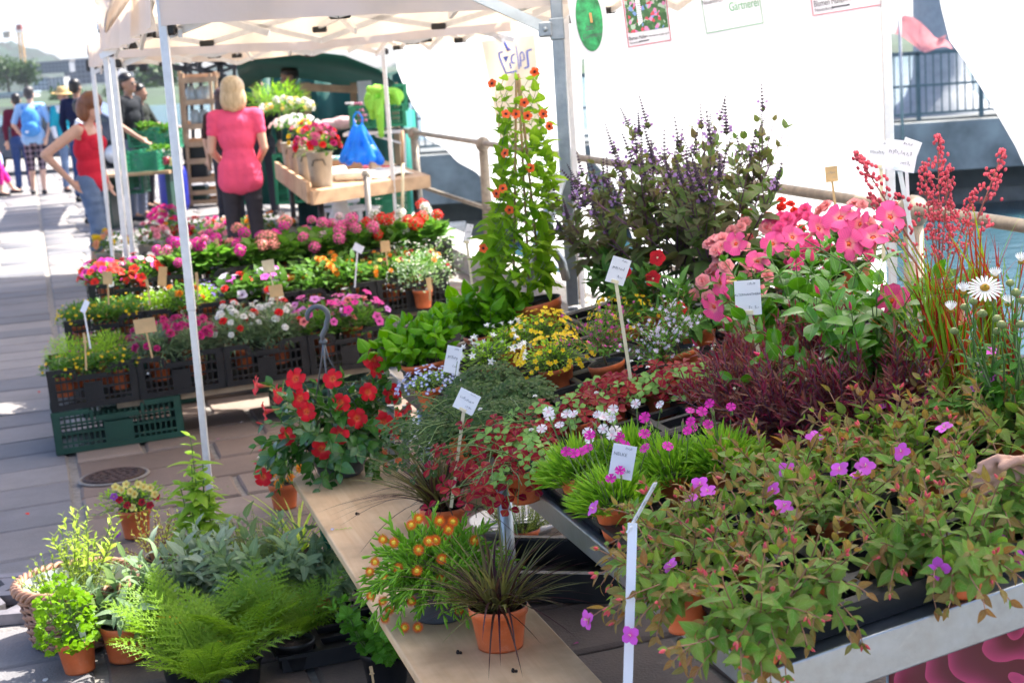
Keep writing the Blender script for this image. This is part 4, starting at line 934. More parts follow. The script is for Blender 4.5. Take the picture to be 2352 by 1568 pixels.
def cuphea(label, px, py, fk, nf, h, n=34, L=.11):
    t = tplant('cuphea_plant', label, 'plant', px, py, (.054, .085), None, 'cupheas'); F = Foliage(); m = FM('f', T6, *fk)
    MB().tube([(0, 0, .07), (.004, .002, .11), (0, 0, .14)], [.004, .0035, .003], 6).build('trunk', mat('brown woody stem', (.16, .09, .05), .8), t, True)
    for k in range(n):
        a = g_(0, 6.28); el = g_(.1, 1.4); pts = curve((0, 0, .10+g_(0, .04)), (math.cos(a)*math.cos(el), math.sin(a)*math.cos(el), math.sin(el)), g_(.6, 1)*h, 5, .03, 0, .3)
        leafy(F, pts, .021, 9, .1, 60, (.8, 1, .6), rad=.001, nleaf=2)
        for q in range(nf):
            i = random.randrange(2, 6); p = pts[i]+Vector((g_(-.012, .012), g_(-.012, .012), g_(0, .01))); fl_obj(t, m, p, Vector((g_(-1, 1), g_(-1, 1), .8))+in_t(t, (0, -.7, 0)), g_(.011, .015))
    F.put(t, [leaf(.32, 3, 1, .2, .2, 'lance'), leaf(.3, 3, 1, .2, .0, 'lance')], leafmat('cuphea leaf', (.06, .14, .03), (.10, .20, .045), trans=.3), False, M_STEMR)
cuphea('magenta flowered cuphea in terracotta pot with bare soil showing', 1392, 832, ('mag', 'ctr_w'), 2, .17)
cuphea('pale lilac flowered cuphea leaning over its tray', 1525, 848, ('lilac', 'ctr_w'), 4, .14)
cuphea('pale lilac flowered cuphea in the right hand terracotta pot of the pair', 1560, 802, ('lilac', 'ctr_w'), 3, .13)
# ---- basil bowls
for i, (px, py, rx, n) in enumerate(((985, 822, .125, 240), (1125, 758, .15, 280))):
    t = tplant('basil_plant', ['bright green bushy basil in a wide terracotta bowl', 'larger bright green basil behind, in a terracotta bowl'][i], 'plant', px, py, (.095, .075)); F = Foliage()
    for k in range(26):
        a = g_(0, 6.28); el = g_(.5, 1.45); r = g_(0, .07); pts = curve((r*math.cos(a), r*math.sin(a), .06), (math.cos(a)*math.cos(el), math.sin(a)*math.cos(el), math.sin(el)), g_(.10, .16), 5, .05, 0, .2)
        leafy(F, pts, .060, 5, .3, 66, (.6, .95, 1.0), rad=.002, droop_to_up=.75)
    F.put(t, L_BAS, ML['basil'], True, M_STEMG)
# ---- purple flowering basil, tall, behind
def spike(n=9):
    ts = [tubeT([(0, 0, 0), (0, 0, 1)], [.02, .008], 5, 0)]
    for k in range(n):
        z = .08+.92*k/n; s = .075*(1-.6*k/n)
        for q in range(5): a = q*1.257+k*.6; ts.append(ball(s*.55, 0, 5, 3, (s*.75*math.cos(a), s*.75*math.sin(a), z), (1, 1, .8)))
    for k in range(3):
        for q in range(2): a = q*2.9+k; ts.append(txf(TSMALL, Matrix.Translation((.13*math.cos(a), .13*math.sin(a), .10+.12*k)) @ rotz(a) @ rotx(R(-60)) @ Matrix.Scale(.15, 4), 1))
    return tmerge(*ts)
SPK = [tmesh('flower_spike', spike(n), [mat('dark spike calyx', (.065, .035, .06), .7), PM['lilac'] if False else petmat('basil floret', (.42, .22, .50), (.50, .28, .60))]) for n in (8, 11)]
for i, (px, py, hh, n) in enumerate(((1440, 655, .42, 13), (1545, 668, .54, 16), (1650, 660, .52, 15))):
    t = tplant('purple_basil_plant', ['tall purple flowering basil next to the galvanised post', 'tall purple flowering basil with the highest spikes', 'tall purple flowering basil above the pink begonias'][i], 'plant', px, py, (.06, .10), None, 'purple flowering basils'); F = Foliage(); upv = in_t(t, (0, 0, 1))
    for k in range(n):
        a = g_(0, 6.28); sp = g_(.05, .95); d = (upv+Vector((math.cos(a)*sp, math.sin(a)*sp, 0))).normalized(); L = hh*g_(.75, 1.1)
        pts = curve((.02*math.cos(a), .02*math.sin(a), .09), d, L, 8, .02, 0, .14); leafy(F, pts, .092, 8, .2, 62, (1.05, 1.0, .4), rad=.0024, droop_to_up=.45)
        for q in range(3): p0 = pts[4+q]; d2 = (d+Vector((g_(-.7, .7), g_(-.7, .7), .2))).normalized(); p2 = curve(p0, d2, L*.3, 4, .05, 0, .15); leafy(F, p2, .05, 4, .3, 55, (.8, 1, .6), rad=.0014)
    F.put(t, [leaf(.6, 6, 2, .15, d, 'ovate') for d in (.2, .4, .6)], ML['pbas'], True, M_STEMP)
    for p, d in F.tips:
        if g_(0, 1) < .46: e = (d+upv*.6+Vector((g_(-.2, .2), g_(-.2, .2), 0))).normalized(); fl_obj(t, random.choice(SPK), p, e, g_(.08, .13), 'flower_spike')
    MB().tube([(.02, 0, .05), Vector((.03, .01, .05))+upv*hh*.75], .003, 6).build('support_cane', mat('green cane', (.02, .10, .09), .5), t, True)
# ---- red impatiens
IF = FM('f', flower(5, .5, .95, 80, 'round', .06, 1, .15, wave=.6), 'impr', 'ctr_w')
for i, (px, py, fls) in enumerate(((1505, 715, ((1510, 592), (1500, 640), (1432, 622))), (1600, 752, ((1560, 712),)), (1430, 690, ()))):
    t = tplant('impatiens_plant', ['red impatiens with two wide open flowers', 'leafy red impatiens with buds beside the begonias', 'leafy impatiens in the shade of the label card'][i], 'plant', px, py, (.055, .09), None, 'red impatiens'); F = Foliage()
    for k in range(16):
        a = g_(0, 6.28); el = g_(.3, 1.35); pts = curve((0, 0, .08), (math.cos(a)*math.cos(el), math.sin(a)*math.cos(el), math.sin(el)), g_(.10, .17), 5, .05, 0, .2); leafy(F, pts, .058, 4, .35, 60, (.6, .9, 1.0), rad=.002, pairs=3)
    F.put(t, [leaf(.36, 6, 2, .2, d, 'lance') for d in (.2, .4)], ML['imp'], True, M_STEMG)
    for fx, fy in fls:
        p = at_d(fx, fy, t.location.y-.05); q = t.matrix_basis.inverted() @ p; fl_obj(t, IF, q, in_t(t, (-.25, -1, .25)), .056)
        MB().tube([(0, 0, .12), q*.6+Vector((0, 0, .05)), q], .0014, 5).build('flower_stalk', M_STEMR, t, True)
# ---- begonias: salmon, red behind
BF = {k: FM('f', TBEG, k, 'ctr_y') for k in ('sal', 'impr', 'gred', 'white', 'pink', 'wpink')}
beg = [(1680, 660, 'sal', 22, .055), (1745, 615, 'sal', 22, .052), (1830, 600, 'pink', 26, .052), (1730, 560, 'impr', 12, .05), (1800, 545, 'gred', 12, .045), (1900, 575, 'pink', 24, .05), (1960, 545, 'sal', 24, .05)]
for i, (px, py, c, nf, fs) in enumerate(beg):
    t = tplant('begonia_plant', ['salmon double begonia at the left end of the row', 'salmon double begonia with frilled flowers', 'pink double begonia behind the mandevilla leaves', 'red begonia below the purple basil', 'orange red small flowered begonia at the back', 'salmon pink begonia behind the mandevilla', 'salmon pink begonia beside the price cards'][i], 'plant', px, py+62, (.055, .09), None, 'double begonias'); F = Foliage()
    mound(F, 42, .12, .11, .075, .08, .3, 2); F.put(t, [leaf(.7, 6, 2, .15, d, 'heart', wave=.8) for d in (.2, .45)], ML['beg'], True, M_STEMR)
    for k in range(nf): p, d = dome_pt(.14, .235, .085, .2); d2 = d+in_t(t, (-.3, -.9, .2)); fl_obj(t, BF[c], p, d2, fs*g_(.75, 1.15))
# ---- pink mandevilla in magenta pots
M_MAGP = mat('magenta plastic pot', (.62, .06, .38), .4, var=.08); MAGRIM = mat('pale pot sleeve', (.75, .65, .7), .5)
MFm = tmesh('flower', TR_T, [PM['pink'], PM['ctr_o'], PM['pinktube']]); MFr = tmesh('flower', TR_T, [PM['red'], PM['ctr_o'], PM['redtube']])
MBp = tmesh('bud', bud(1, .13, 0), [petmat('mandevilla bud', (.45, .50, .15), (.85, .06, .20), .3)]); MBr = tmesh('bud', bud(1, .12, 0), [petmat('dipladenia bud', (.50, .45, .10), (.78, .015, .04), .3)])
def mandevilla(name, label, t, n, L, z0, lm, fm, bm, fls, nb, fs, leafs=L_ELL, lsz=.066, r0=.03, elr=(.1, 1.35), face=(-.1, -1, .2), grav=.1):
    F = Foliage()
    for k in range(n):
        a = 2*math.pi*k/n+g_(-.4, .4); el = g_(*elr); pts = curve((r0*math.cos(a), r0*math.sin(a), z0), (math.cos(a)*math.cos(el), math.sin(a)*math.cos(el), math.sin(el)), L*g_(.7, 1.15), 7, .05, grav, .3)
        leafy(F, pts, lsz, 6, .15, 58, (.85, 1.05, .7), rad=.002, droop_to_up=.5)
    F.put(t, leafs, ML[lm], True, M_STEMG)
    for k, (fx, fy, dd, fc) in enumerate(fls):
        p = t.matrix_basis.inverted() @ at_d(fx, fy, t.location.y+dd); fl_obj(t, fm, p, in_t(t, fc), fs*g_(.9, 1.1))
        MB().tube([F.tips[k % len(F.tips)][0], (F.tips[k % len(F.tips)][0]+p)/2+Vector((0, 0, -.01)), p-in_t(t, fc).normalized()*fs*.85], .0016, 5).build('flower_stalk', M_STEMG, t, True)
    tp = F.tips[:]; random.shuffle(tp)
    for p, d in tp[:nb]: e = (d+Vector((g_(-.3, .3), g_(-.3, .3), .5))).normalized(); fl_obj(t, bm, p, e, fs*g_(.45, .8), 'bud')
    return F
t = tplant('mandevilla_plant', 'pink mandevilla with glossy leaves in a magenta pot', 'plant', 1985, 872, (.075, .12), M_MAGP, 'pink mandevillas')
mandevilla('', '', t, 28, .27, .11, 'mand', MFm, MBp, [(2045, 498, .08, (.3, -1, .5)), (1975, 515, .1, (-.9, -.5, .3)), (1930, 500, .06, (-.4, -.6, .9)), (1880, 525, .1, (.6, -.7, .6)), (2050, 692, -.05, (.25, -1, -.1)), (2005, 545, .02, (-.2, -.5, .9)), (1950, 560, .0, (.4, -.9, .2))], 12, .060, elr=(.35, 1.45))
t = tplant('mandevilla_plant', 'pink mandevilla spreading to the left of the magenta pot', 'plant', 1835, 790, (.07, .11), M_MAGP, 'pink mandevillas')
mandevilla('', '', t, 25, .25, .10, 'mand', MFm, MBp, [(1655, 650, -.02, (-1, -.5, .0)), (1640, 705, -.05, (-.9, -.8, -.3)), (1775, 560, .05, (-.2, -.9, .5)), (1820, 545, .08, (.3, -.8, .5)), (1690, 560, .05, (-.5, -.8, .4)), (1740, 600, .0, (.1, -.7, .8))], 10, .056, elr=(.35, 1.45))
t = tplant('mandevilla_plant', 'leafy mandevilla in a magenta pot with silver rim beside the blood grass', 'plant', 2085, 858, (.075, .11), M_MAGP, 'pink mandevillas')
mandevilla('', '', t, 10, .15, .10, 'mand', MFm, MBp, [], 6, .08)
# ---- grasses
def blades(t, n, L, wid, m, z0, lean=(.1, .6), droop=.5, r0=.02, mred=None, red=.4, name='blades', seg=8, tw=1.0, lim=120):
    T = [leaf(wid, seg, 1, .3, d*droop, 'blade') for d in (.5, 1.0, 1.6)]; ms = [leafmesh(q, m) for q in T]; mr = [leafmesh(q, mred) for q in T] if mred else ms; rest = []
    for k in range(n):
        a = g_(0, 6.28); l = g_(*lean); d = Vector((math.cos(a)*l, math.sin(a)*l, 1)).normalized(); r = r0*math.sqrt(g_(0, 1)); s = L*g_(.55, 1.1)
        M = trs(Vector((r*math.cos(a+g_(-1, 1)), r*math.sin(a), z0)), frame(d, Vector((-d.x*.2, -d.y*.2, 1)) if l > .15 else (math.cos(a), math.sin(a), .3)) @ Matrix.Rotation(g_(-.3, .3), 3, 'Y'), (s*tw, s, s))
        if k < lim: obj('blade', random.choice(mr if mred and g_(0, 1) < red else ms), t, M=M)
        else: rest.append(M)
    if rest: join('fine_blades', [(T[0], rest)], mred or m, t)
t = tplant('blood_grass_plant', 'upright blood grass with red tips in terracotta pot', 'plant', 2182, 912, (.062, .085)); blades(t, 96, .37, .024, ML['imper'], .08, (.02, .22), .25, .04, ML['imred'], .42)
t = tplant('blood_grass_plant', 'second blood grass behind the daisies', 'plant', 2300, 850, (.062, .085)); blades(t, 80, .37, .024, ML['imper'], .08, (.02, .2), .25, .045, ML['imred'], .38)
# ---- coral bells
def panicle(seed):
    rr = random.Random(seed); ts = [tubeT([(0, 0, 0), (.004, 0, .5), (0, 0, 1)], [.008, .006, .003], 5, 1)]
    for k in range(90):
        f = rr.uniform(0, 1)**.8; z = .42+.58*f; r = .13*(1-f)**.7+.012; a = rr.uniform(0, 6.28); q = rr.uniform(.3, 1); p = (r*q*math.cos(a), r*q*math.sin(a), z+rr.uniform(-.01, .01)); ts.append(ball(.011, 0, 5, 3, p, (1, 1, 1.3)))
        if k % 4 == 0: ts.append(tubeT([(0, 0, z-.03), p], [.003, .002], 3, 1))
    return tmerge(*ts)
PAN = [tmesh('flower_panicle', panicle(s), [PM['coral'], mat('coral bell stem', (.30, .10, .07), .6)]) for s in (1, 2, 3)]
t = tplant('coral_bells_plant', 'coral bells with airy coral flower spires behind the blood grass', 'plant', 2165, 690, (.06, .09)); F = Foliage(); mound(F, 26, .11, .06, .06, .09, .3, 2); F.put(t, L_RND, ML['dk'], True, M_STEMG)
for bx, by, tx, ty, dd in ((2060, 780, 1963, 345, .0), (2150, 760, 2155, 308, .05), (2170, 760, 2120, 370, .1), (2190, 760, 2180, 375, -.02), (2260, 760, 2306, 342, .08), (2165, 760, 2140, 440, .02), (2160, 760, 2185, 455, .0), (2080, 790, 1995, 440, .03), (2240, 780, 2240, 430, .05)):
    a = t.matrix_basis.inverted() @ at_d(tx, ty, t.location.y+dd); s = Vector((g_(-.02, .02), g_(-.02, .02), .08)); d = a-s
    obj('flower_panicle', random.choice(PAN), t, M=Matrix.Translation(s) @ d.to_track_quat('Z', 'Y').to_matrix().to_4x4() @ Matrix.Scale(d.length, 4))
# ---- daisies in black pots
DA = FM('f', TDAISY, 'white', 'ctr_y'); DH = FM('f', flower(16, .5, .22, 35, 'spoon', .16, 1, .0, seg=3), 'white', 'ctr_y'); DBd = tmesh('bud', tmerge(ball(.5, 0, 10, 6, (0, 0, 0), (1, 1, .8)), ball(.34, 1, 10, 5, (0, 0, .22), (1, 1, .6))), [mat('daisy bud green', (.30, .36, .12), .7, bump=.6, bscale=700), mat('daisy bud cream', (.75, .68, .35), .8)])
M_BPOT = mat('black nursery pot', (.012, .012, .013), .4)
t = tplant('daisy_plant', 'white daisy plant with one open flower in a black pot', 'plant', 2322, 945, (.08, .10), M_BPOT); F = Foliage(); upv = in_t(t, (0, 0, 1))
heads = [(2262, 662, 'o'), (2184, 714, 'h'), (2286, 637, 'h'), (2315, 700, 'h'), (2345, 603, 'h'), (2213, 672, 'h'), (2256, 720, 'b'), (2236, 692, 'b'), (2300, 745, 'b'), (2333, 672, 'b'), (2290, 732, 'b'), (2290, 760, 'b'), (2345, 745, 'b'), (2192, 760, 'b'), (2262, 820, 'b'), (2320, 650, 'b'), (2215, 705, 'b'), (2350, 690, 'b')]
for hx, hy, k in heads:
    q = t.matrix_basis.inverted() @ at_d(hx, hy, t.location.y+g_(-.06, .06)); s = Vector((g_(-.05, .05), g_(-.05, .05), .09)); mid = (s+q)/2+Vector((g_(-.012, .012), g_(-.012, .012), .012)); pts = [s, s.lerp(mid, .5), mid, mid.lerp(q, .5), q]
    leafy(F, pts, .052, 9, .05, 50, (1.2, .9, .35), pairs=1, rad=.0022, alt=True, nleaf=2)
    f = upv+in_t(t, (-.15, -.75, 0))
    if k == 'o': fl_obj(t, DA, q, f, .074)
    elif k == 'h': fl_obj(t, DH, q, upv+in_t(t, (-.1, -.5, 0)), .044)
    else: fl_obj(t, DBd, q, upv, g_(.016, .021), 'bud')
mound(F, 50, .11, .06, .085, .09, .3, 2); F.put(t, [leaf(.26, 7, 1, .2, d, 'obov', wave=.6) for d in (.3, .6)], ML['daisy'], True, M_STEMG)
# ---- black eyed susan on a cane pyramid
t = tplant('thunbergia_plant', 'black-eyed susan climbing a cane pyramid with orange flowers', 'plant', 1232, 690, (.085, .14)); F = Foliage(); base = t.location.copy(); upv = in_t(t, (0, 0, 1)); d0 = base.y
TFl = FM('f', tmerge(flower(5, .5, .85, 80, 'petal', .13, 1, .15)), 'ora', 'ctr_k')
def tw(px, py, dd=0): return t.matrix_basis.inverted() @ at_d(px, py, d0+dd)
for a, b_ in (((1180, 640), (1186, 172)), ((1240, 640), (1192, 175)), ((1215, 640), (1190, 170))): MB().tube([tw(a[0], a[1], g_(-.05, .05)), tw(*b_)], .0045, 6).build('cane', mat('bamboo cane', (.42, .26, .12), .7), t, True)
outl = [(170, 1160, 1235), (200, 1125, 1250), (260, 1130, 1262), (330, 1140, 1262), (400, 1140, 1285), (470, 1125, 1275), (540, 1115, 1275), (600, 1105, 1272), (655, 1115, 1270)]
oy = [o[0] for o in outl]
for k in range(17):
    y = 660; x = g_(1120, 1270); pts = []; e = g_(120, 300) if k % 3 else 110; c = g_(-.09, .09); ph = g_(0, 6)
    while y > e+60:
        l, r = np.interp(y, oy, [o[1] for o in outl]), np.interp(y, oy, [o[2] for o in outl]); m_, hw = (l+r)/2, (r-l)/2
        pts.append(tw(m_+hw*.82*math.sin(ph+y*.012), y, .11*math.cos(ph+y*.012)*(1-(660-y)/700))); y -= 28
    if len(pts) > 3: leafy(F, pts, .060, int(len(pts)*1.15), .02, 75, (1.15, .95, .6), pairs=2, rad=.0014, droop_to_up=.35, jit=.8)
F.put(t, [leaf(.72, 6, 2, .15, d, 'heart', wave=.5) for d in (.15, .45, .7)], ML['thun'], True, M_STEMG)
for fx, fy in ((1228, 165), (1162, 262), (1204, 236), (1212, 266), (1262, 290), (1160, 352), (1218, 386), (1170, 482), (1155, 433), (1248, 262), (1130, 192), (1110, 570), (1140, 445), (1185, 262)): fl_obj(t, TFl, tw(fx, fy, -.1), in_t(t, (g_(-.8, .6), -1, g_(-.3, .5))), .034)
# ---- label cards on stakes
M_CARD = mat('white card', (.80, .80, .82), .5, var=.03); M_CREAM = mat('cream wood stake', (.72, .64, .42), .7, var=.12); M_TAN = mat('tan plywood tag', (.62, .42, .20), .7, var=.12); M_INK = mat('grey pencil ink', (.25, .25, .28), .8)
def scribble(parent, w_, h_, rows, z, seed, m=M_INK, words=None):
    rr = random.Random(seed); b = MB()
    for (cx, cy, cw, ch) in rows:
        n = int(cw/ch*2.2)
        for k in range(n):
            x = cx-cw/2+cw*k/n; y0 = cy+rr.uniform(-.3, .1)*ch; y1 = y0+ch*rr.uniform(.4, 1); b.beam((x, y0, z), (x+ch*rr.uniform(-.1, .4), y1, z), ch*.12, .0003)
            if rr.random() < .6: b.beam((x, y1, z), (x+ch*.4, y0+ch*rr.uniform(0, .6), z), ch*.10, .0003)
    b.build('handwriting', m, parent)
def text_mesh(s, size, m, name='lettering'):
    c = bpy.data.curves.new('t', 'FONT'); c.body = s; c.size = size; c.align_x = 'CENTER'; c.extrude = .0002; o = bpy.data.objects.new('t', c)
    me = baked(o); bpy.data.objects.remove(o); me.name = name; me.materials.clear(); me.materials.append(m); return me
def label(name, lb, top, bot, d, wpx, hpx, card, stake, tilt=0, facing=(0, -1, .15), words=(), grp=None, db=None, sw=.006, write=True, dtop=None):
    """card centred on pixel 'top', stake down to pixel 'bot', at distance d"""
    p = at_d(top[0], top[1], dtop or d); q = at_d(bot[0], bot[1], db or d) if bot else None
    t = thing(name, lb, 'price tag', q if q is not None else p, None, grp); O = t.location.copy(); s = d/F_PX
    fy = Vector((math.sin(tilt), 0, math.cos(tilt))); rot = frame(fy, facing); M = trs(p-O, rot)
    c = MB().box((0, 0, 0), (wpx*s, hpx*s, .0016)).build('card', card, t); c.matrix_basis = M
    if words is not None:
        for k, (wd, sz, ox, oy_) in enumerate(words):
            e = obj('lettering', text_mesh(wd, sz*s, M_INK), c); e.location = (ox*s, oy_*s, .0012)
        if write: scribble(c, wpx*s, hpx*s, [(.18*wpx*s, .38*hpx*s, .3*wpx*s, .08*hpx*s)] + ([(0, .05*hpx*s, .7*wpx*s, .13*hpx*s), (.2*wpx*s, -.25*hpx*s, .3*wpx*s, .11*hpx*s)] if not words else []), .0012, int(top[0]))
    if q is not None:
        bt = p-O-fy.normalized()*hpx*s*.3; MB().beam((0, 0, 0), bt-Vector(facing).normalized()*.002, sw, .003, up=(0, -1, .1)).build('stake', stake, t)
        MB().box((0, -hpx*s*.42, .0025), (sw*2.2, hpx*s*.12, .003)).build('clip', stake, c)
    return t
dT = lambda px, py, h=.09: tb(px, py, h).y
label('plant_label', 'white card on cream stake rising from the red clover', (1420, 622), (1450, 880), dT(1450, 900), 46, 62, M_CARD, M_CREAM, .38, (.35, -1, .25), sw=.009)
label('plant_label', 'white card lettered in pencil on cream stake in the dark red alternanthera', (1718, 684), (1765, 905), dT(1765, 920), 60, 82, M_CARD, M_CREAM, -.02, (-.05, -1, .25), [('ALTERNANTHERA', 7.5, 0, 6), ('Fr. 5.-', 10, 12, -26)], sw=.009)
label('plant_label', 'white card standing among the magenta pinks', (1430, 1060), None, dT(1430, 1140, .12)-.02, 56, 82, M_CARD, M_CREAM, .22, (-.1, -1, .2), [('NELKE', 11, -8, 14), ('Fr. 4.50', 9, 8, -24)])
label('plant_label', 'white card seen edge on atop a tall white stake by the table corner', (1474, 1165), (1440, 1640), 2.72, 30, 140, M_CARD, mat('white painted stake', (.82, .82, .85), .5, var=.03), .55, (1.0, -.28, .5), (), sw=.0165, dtop=2.80)
label('plant_label', 'white card leaning in the pale blue lobelia', (1040, 826), None, dT(1040, 880)-.03, 36, 64, M_CARD, M_CREAM, .25, (-.1, -1, .25))
label('plant_label', 'white tilted card on long cream stake by the dark clover runners', (1072, 922), (1036, 1165), dT(1060, 985)-.15, 52, 50, M_CARD, M_CREAM, .5, (-.05, -1, .3), sw=.0085)
label('plant_label', 'small white card on cream stake behind the basil bowls', (1075, 537), (1085, 660), 6.3, 18, 46, M_CARD, M_CREAM, .3, (.7, -1, .2), sw=.009)
label('plant_label', 'white card behind, beside the coral bells', (2025, 356), (2030, 600), dT(2030, 640)+.1, 76, 64, M_CARD, M_CREAM, .12, (-.1, -1, .1), sw=.012)
label('plant_label', 'tilted white card in front of the coral bells spires', (2068, 358), (2108, 610), dT(2100, 660), 74, 70, M_CARD, mat('clear stake', (.7, .78, .78), .3), .2, (-.1, -1, .1), sw=.013)
label('plant_label', 'white card at the back of the group beside the tent pole', (2088, 350), (2092, 600), dT(2090, 660)+.04, 40, 60, M_CARD, M_CARD, .4, (-.1, -1, .1), sw=.010)
label('plant_label', 'tan plywood tag standing in front of the white sheet', (1910, 400), (1922, 500), dT(1920, 570), 29, 36, M_TAN, M_TAN, -.05, (0, -1, .1), sw=.008)
label('plant_label', 'slim white label stuck in the blood grass pot', (2118, 845), None, dT(2150, 900), 20, 86, M_CARD, M_CARD, -.38, (-.2, -1, .2), None)
label('plant_label', 'white printed label hanging on the magenta mandevilla pot', (1968, 792), None, dT(1975, 870), 40, 70, M_CARD, M_CARD, .05, (-.1, -1, .2))
# ---- a hand reaching in from the right
M_SKIN = mat('skin', (.55, .30, .20), .5, var=.08, scale=18, bump=.1, bscale=300)
def blob(name, caps, m, parent=None, vox=.012, smooth=2, loc=None):
    """tapered limbs (a, b, ra, rb[, flat]) melted into one skin"""
    b = MB()
    for cdef in caps:
        if len(cdef) == 2: b.ell(cdef[0], cdef[1], 16, 12); continue
        a, c, ra, rb = cdef[:4]; a, c = Vector(a), Vector(c); n = max(2, int((c-a).length/(min(ra, rb)*.9))); pts = [a.lerp(c, i/n) for i in range(n+1)]; fx = cdef[4] if len(cdef) > 4 else (1, 1)
        for i, p in enumerate(pts): r = ra+(rb-ra)*i/n; b.ell(tuple(p), (r*fx[0], r*fx[1], r), 12, 8)
    o = bpy.data.objects.new('raw', b.mesh('raw', m)); md = o.modifiers.new('r', 'REMESH'); md.mode = 'VOXEL'; md.voxel_size = vox; md.use_smooth_shade = True
    s = o.modifiers.new('s', 'SMOOTH'); s.iterations = smooth*3; s.factor = .5
    me = baked(o); bpy.data.objects.remove(o); me.name = name
    me.polygons.foreach_set('use_smooth', [True]*len(me.polygons)); return obj(name, me, parent, loc)
hp = at_d(2344, 1090, tb(2352, 1120, .10).y)
hand = thing('person', 'hand of a person reaching into the centradenias, arm off to the side', 'person', hp); caps = [((.16, .10, .10), (.05, .02, .02), .034, .026), ((.05, .02, .02), (-.01, -.005, .0), .026, .030, (1, 1))]
for k, (ox, oz, L) in enumerate(((.0, .030, .07), (-.012, .012, .078), (-.014, -.008, .074), (-.008, -.026, .06))):
    a = Vector((-.015+ox, -.012, oz)); m1 = a+Vector((-L*.5, -.02, .012)); e = m1+Vector((-L*.42, .008, -.012)); caps += [(a, m1, .0105, .009), (m1, e, .009, .007)]
caps += [((.02, -.02, .028), (-.02, -.045, .04), .012, .0095), ((-.02, -.045, .04), (-.05, -.05, .03), .0095, .008)]
blob('arm', caps, M_SKIN, hand, .0042, 1); MB().tube([(-.035+.0105*math.cos(a), -.02+.004*math.sin(a*.5), .022+.0105*math.sin(a)) for a in np.linspace(0, 6.28, 14)], .0012, 6).build('ring', mat('silver ring', (.8, .8, .8), .2, 1), hand, True)
# ---- rose banner and watering can under the table front
def rosemat():
    m, t, b = nmat('rose print'); tc = N(t, 'ShaderNodeTexCoord'); mp = N(t, 'ShaderNodeMapping'); t.links.new(tc.outputs['Object'], mp.inputs[0])
    nz = N(t, 'ShaderNodeTexNoise', i_Scale=6.0, i_Detail=1.5); t.links.new(mp.outputs[0], nz.inputs[0])
    vm = N(t, 'ShaderNodeVectorMath', operation='LENGTH'); sb = N(t, 'ShaderNodeVectorMath', operation='MULTIPLY_ADD'); t.links.new(nz.outputs['Color'], sb.inputs[0]); sb.inputs[1].default_value = (.24, .0, .24); t.links.new(mp.outputs[0], sb.inputs[2]); s2 = N(t, 'ShaderNodeVectorMath', operation='SUBTRACT'); t.links.new(sb.outputs[0], s2.inputs[0]); s2.inputs[1].default_value = (.34, .0, .61); t.links.new(s2.outputs[0], vm.inputs[0])
    rd = vm.outputs['Value']; wv = mathn(t, 'POWER', mathn(t, 'FRACT', mathn(t, 'MULTIPLY', mathn(t, 'POWER', rd, .75), 15.0)), 2.6); pc = mixc(t, wv, (.14, .002, .012), (.66, .05, .17))
    f = N(t, 'ShaderNodeMapRange'); f.inputs[1].default_value = .24; f.inputs[2].default_value = .27; t.links.new(rd, f.inputs[0]); n3 = N(t, 'ShaderNodeTexNoise', i_Scale=6.0); t.links.new(mp.outputs[0], n3.inputs[0]); bgc = mixc(t, n3.outputs[0], (.005, .012, .006), (.05, .12, .045))
    t.links.new(mixc(t, f.outputs[0], pc, bgc), b.inputs['Base Color']); b.inputs['Roughness'].default_value = .35; return m
p0 = at_d(2130, 1560, 2.95); rb = thing('rose_banner', 'printed banner showing a large crimson rose under the table', 'banner', (p0.x-.04, 3.0, gz(.7)+.02), -.27)
G = [[(x, .012*math.sin(x*9+j), .02+.60*j/8) for x in np.linspace(-.02, .9, 20)] for j in range(9)]; ro = MB().sheet(G).build('print', rosemat(), rb, True); solid(ro, .002)
MB().tube([(-.02, 0, .0), (-.02, 0, .5)], .006, 8).build('edge_rod', M_GALV, rb, True)
# ================================================================== bench with the hanging basket, pots and herbs
M_PINE = mat('pine board', (.52, .36, .21), .55, var=.0, scale=3)
def woodmat(name, a, b_, sc=(2, 40, 40), rough=.55):
    m, t, b = nmat(name); tc = N(t, 'ShaderNodeTexCoord'); mp = N(t, 'ShaderNodeMapping'); mp.inputs['Scale'].default_value = sc; t.links.new(tc.outputs['Object'], mp.inputs[0])
    nz = N(t, 'ShaderNodeTexNoise', i_Scale=1.0, i_Detail=6.0, i_Roughness=.6, i_Distortion=.6); t.links.new(mp.outputs[0], nz.inputs[0]); n2 = N(t, 'ShaderNodeTexNoise', i_Scale=7.0, i_Detail=4.0); t.links.new(tc.outputs['Object'], n2.inputs[0])
    c = mixc(t, mathn(t, 'MULTIPLY_ADD', nz.outputs[0], 1.8, -.4), a, b_); c = mixc(t, mathn(t, 'MULTIPLY_ADD', n2.outputs[0], 2.4, -1.0), c, tuple(q*.6 for q in a)); t.links.new(c, b.inputs['Base Color']); b.inputs['Roughness'].default_value = rough
    bp = N(t, 'ShaderNodeBump', i_Strength=.35, i_Distance=.003); t.links.new(nz.outputs[0], bp.inputs['Height']); t.links.new(bp.outputs[0], b.inputs['Normal']); return m
M_BENCH = woodmat('worn bench board', (.64, .39, .19), (.80, .57, .33), (40, 2.2, 40)); M_GRN = mat('green steel', (.012, .17, .075), .45, .2, var=.15)
BZ = .345
b0, b1, b2, b3 = on_z(668, 1092, BZ), on_z(912, 1062, BZ), on_z(1372, 1575, BZ), on_z(972, 1575, BZ)
bd = (b3-b0); bd.z = 0; bd.normalize(); bs = Vector((-bd.y, bd.x, 0)); bw = abs((b1-b0).dot(bs)); BO = (b0+b1)/2
if bs.x < 0: bs = -bs
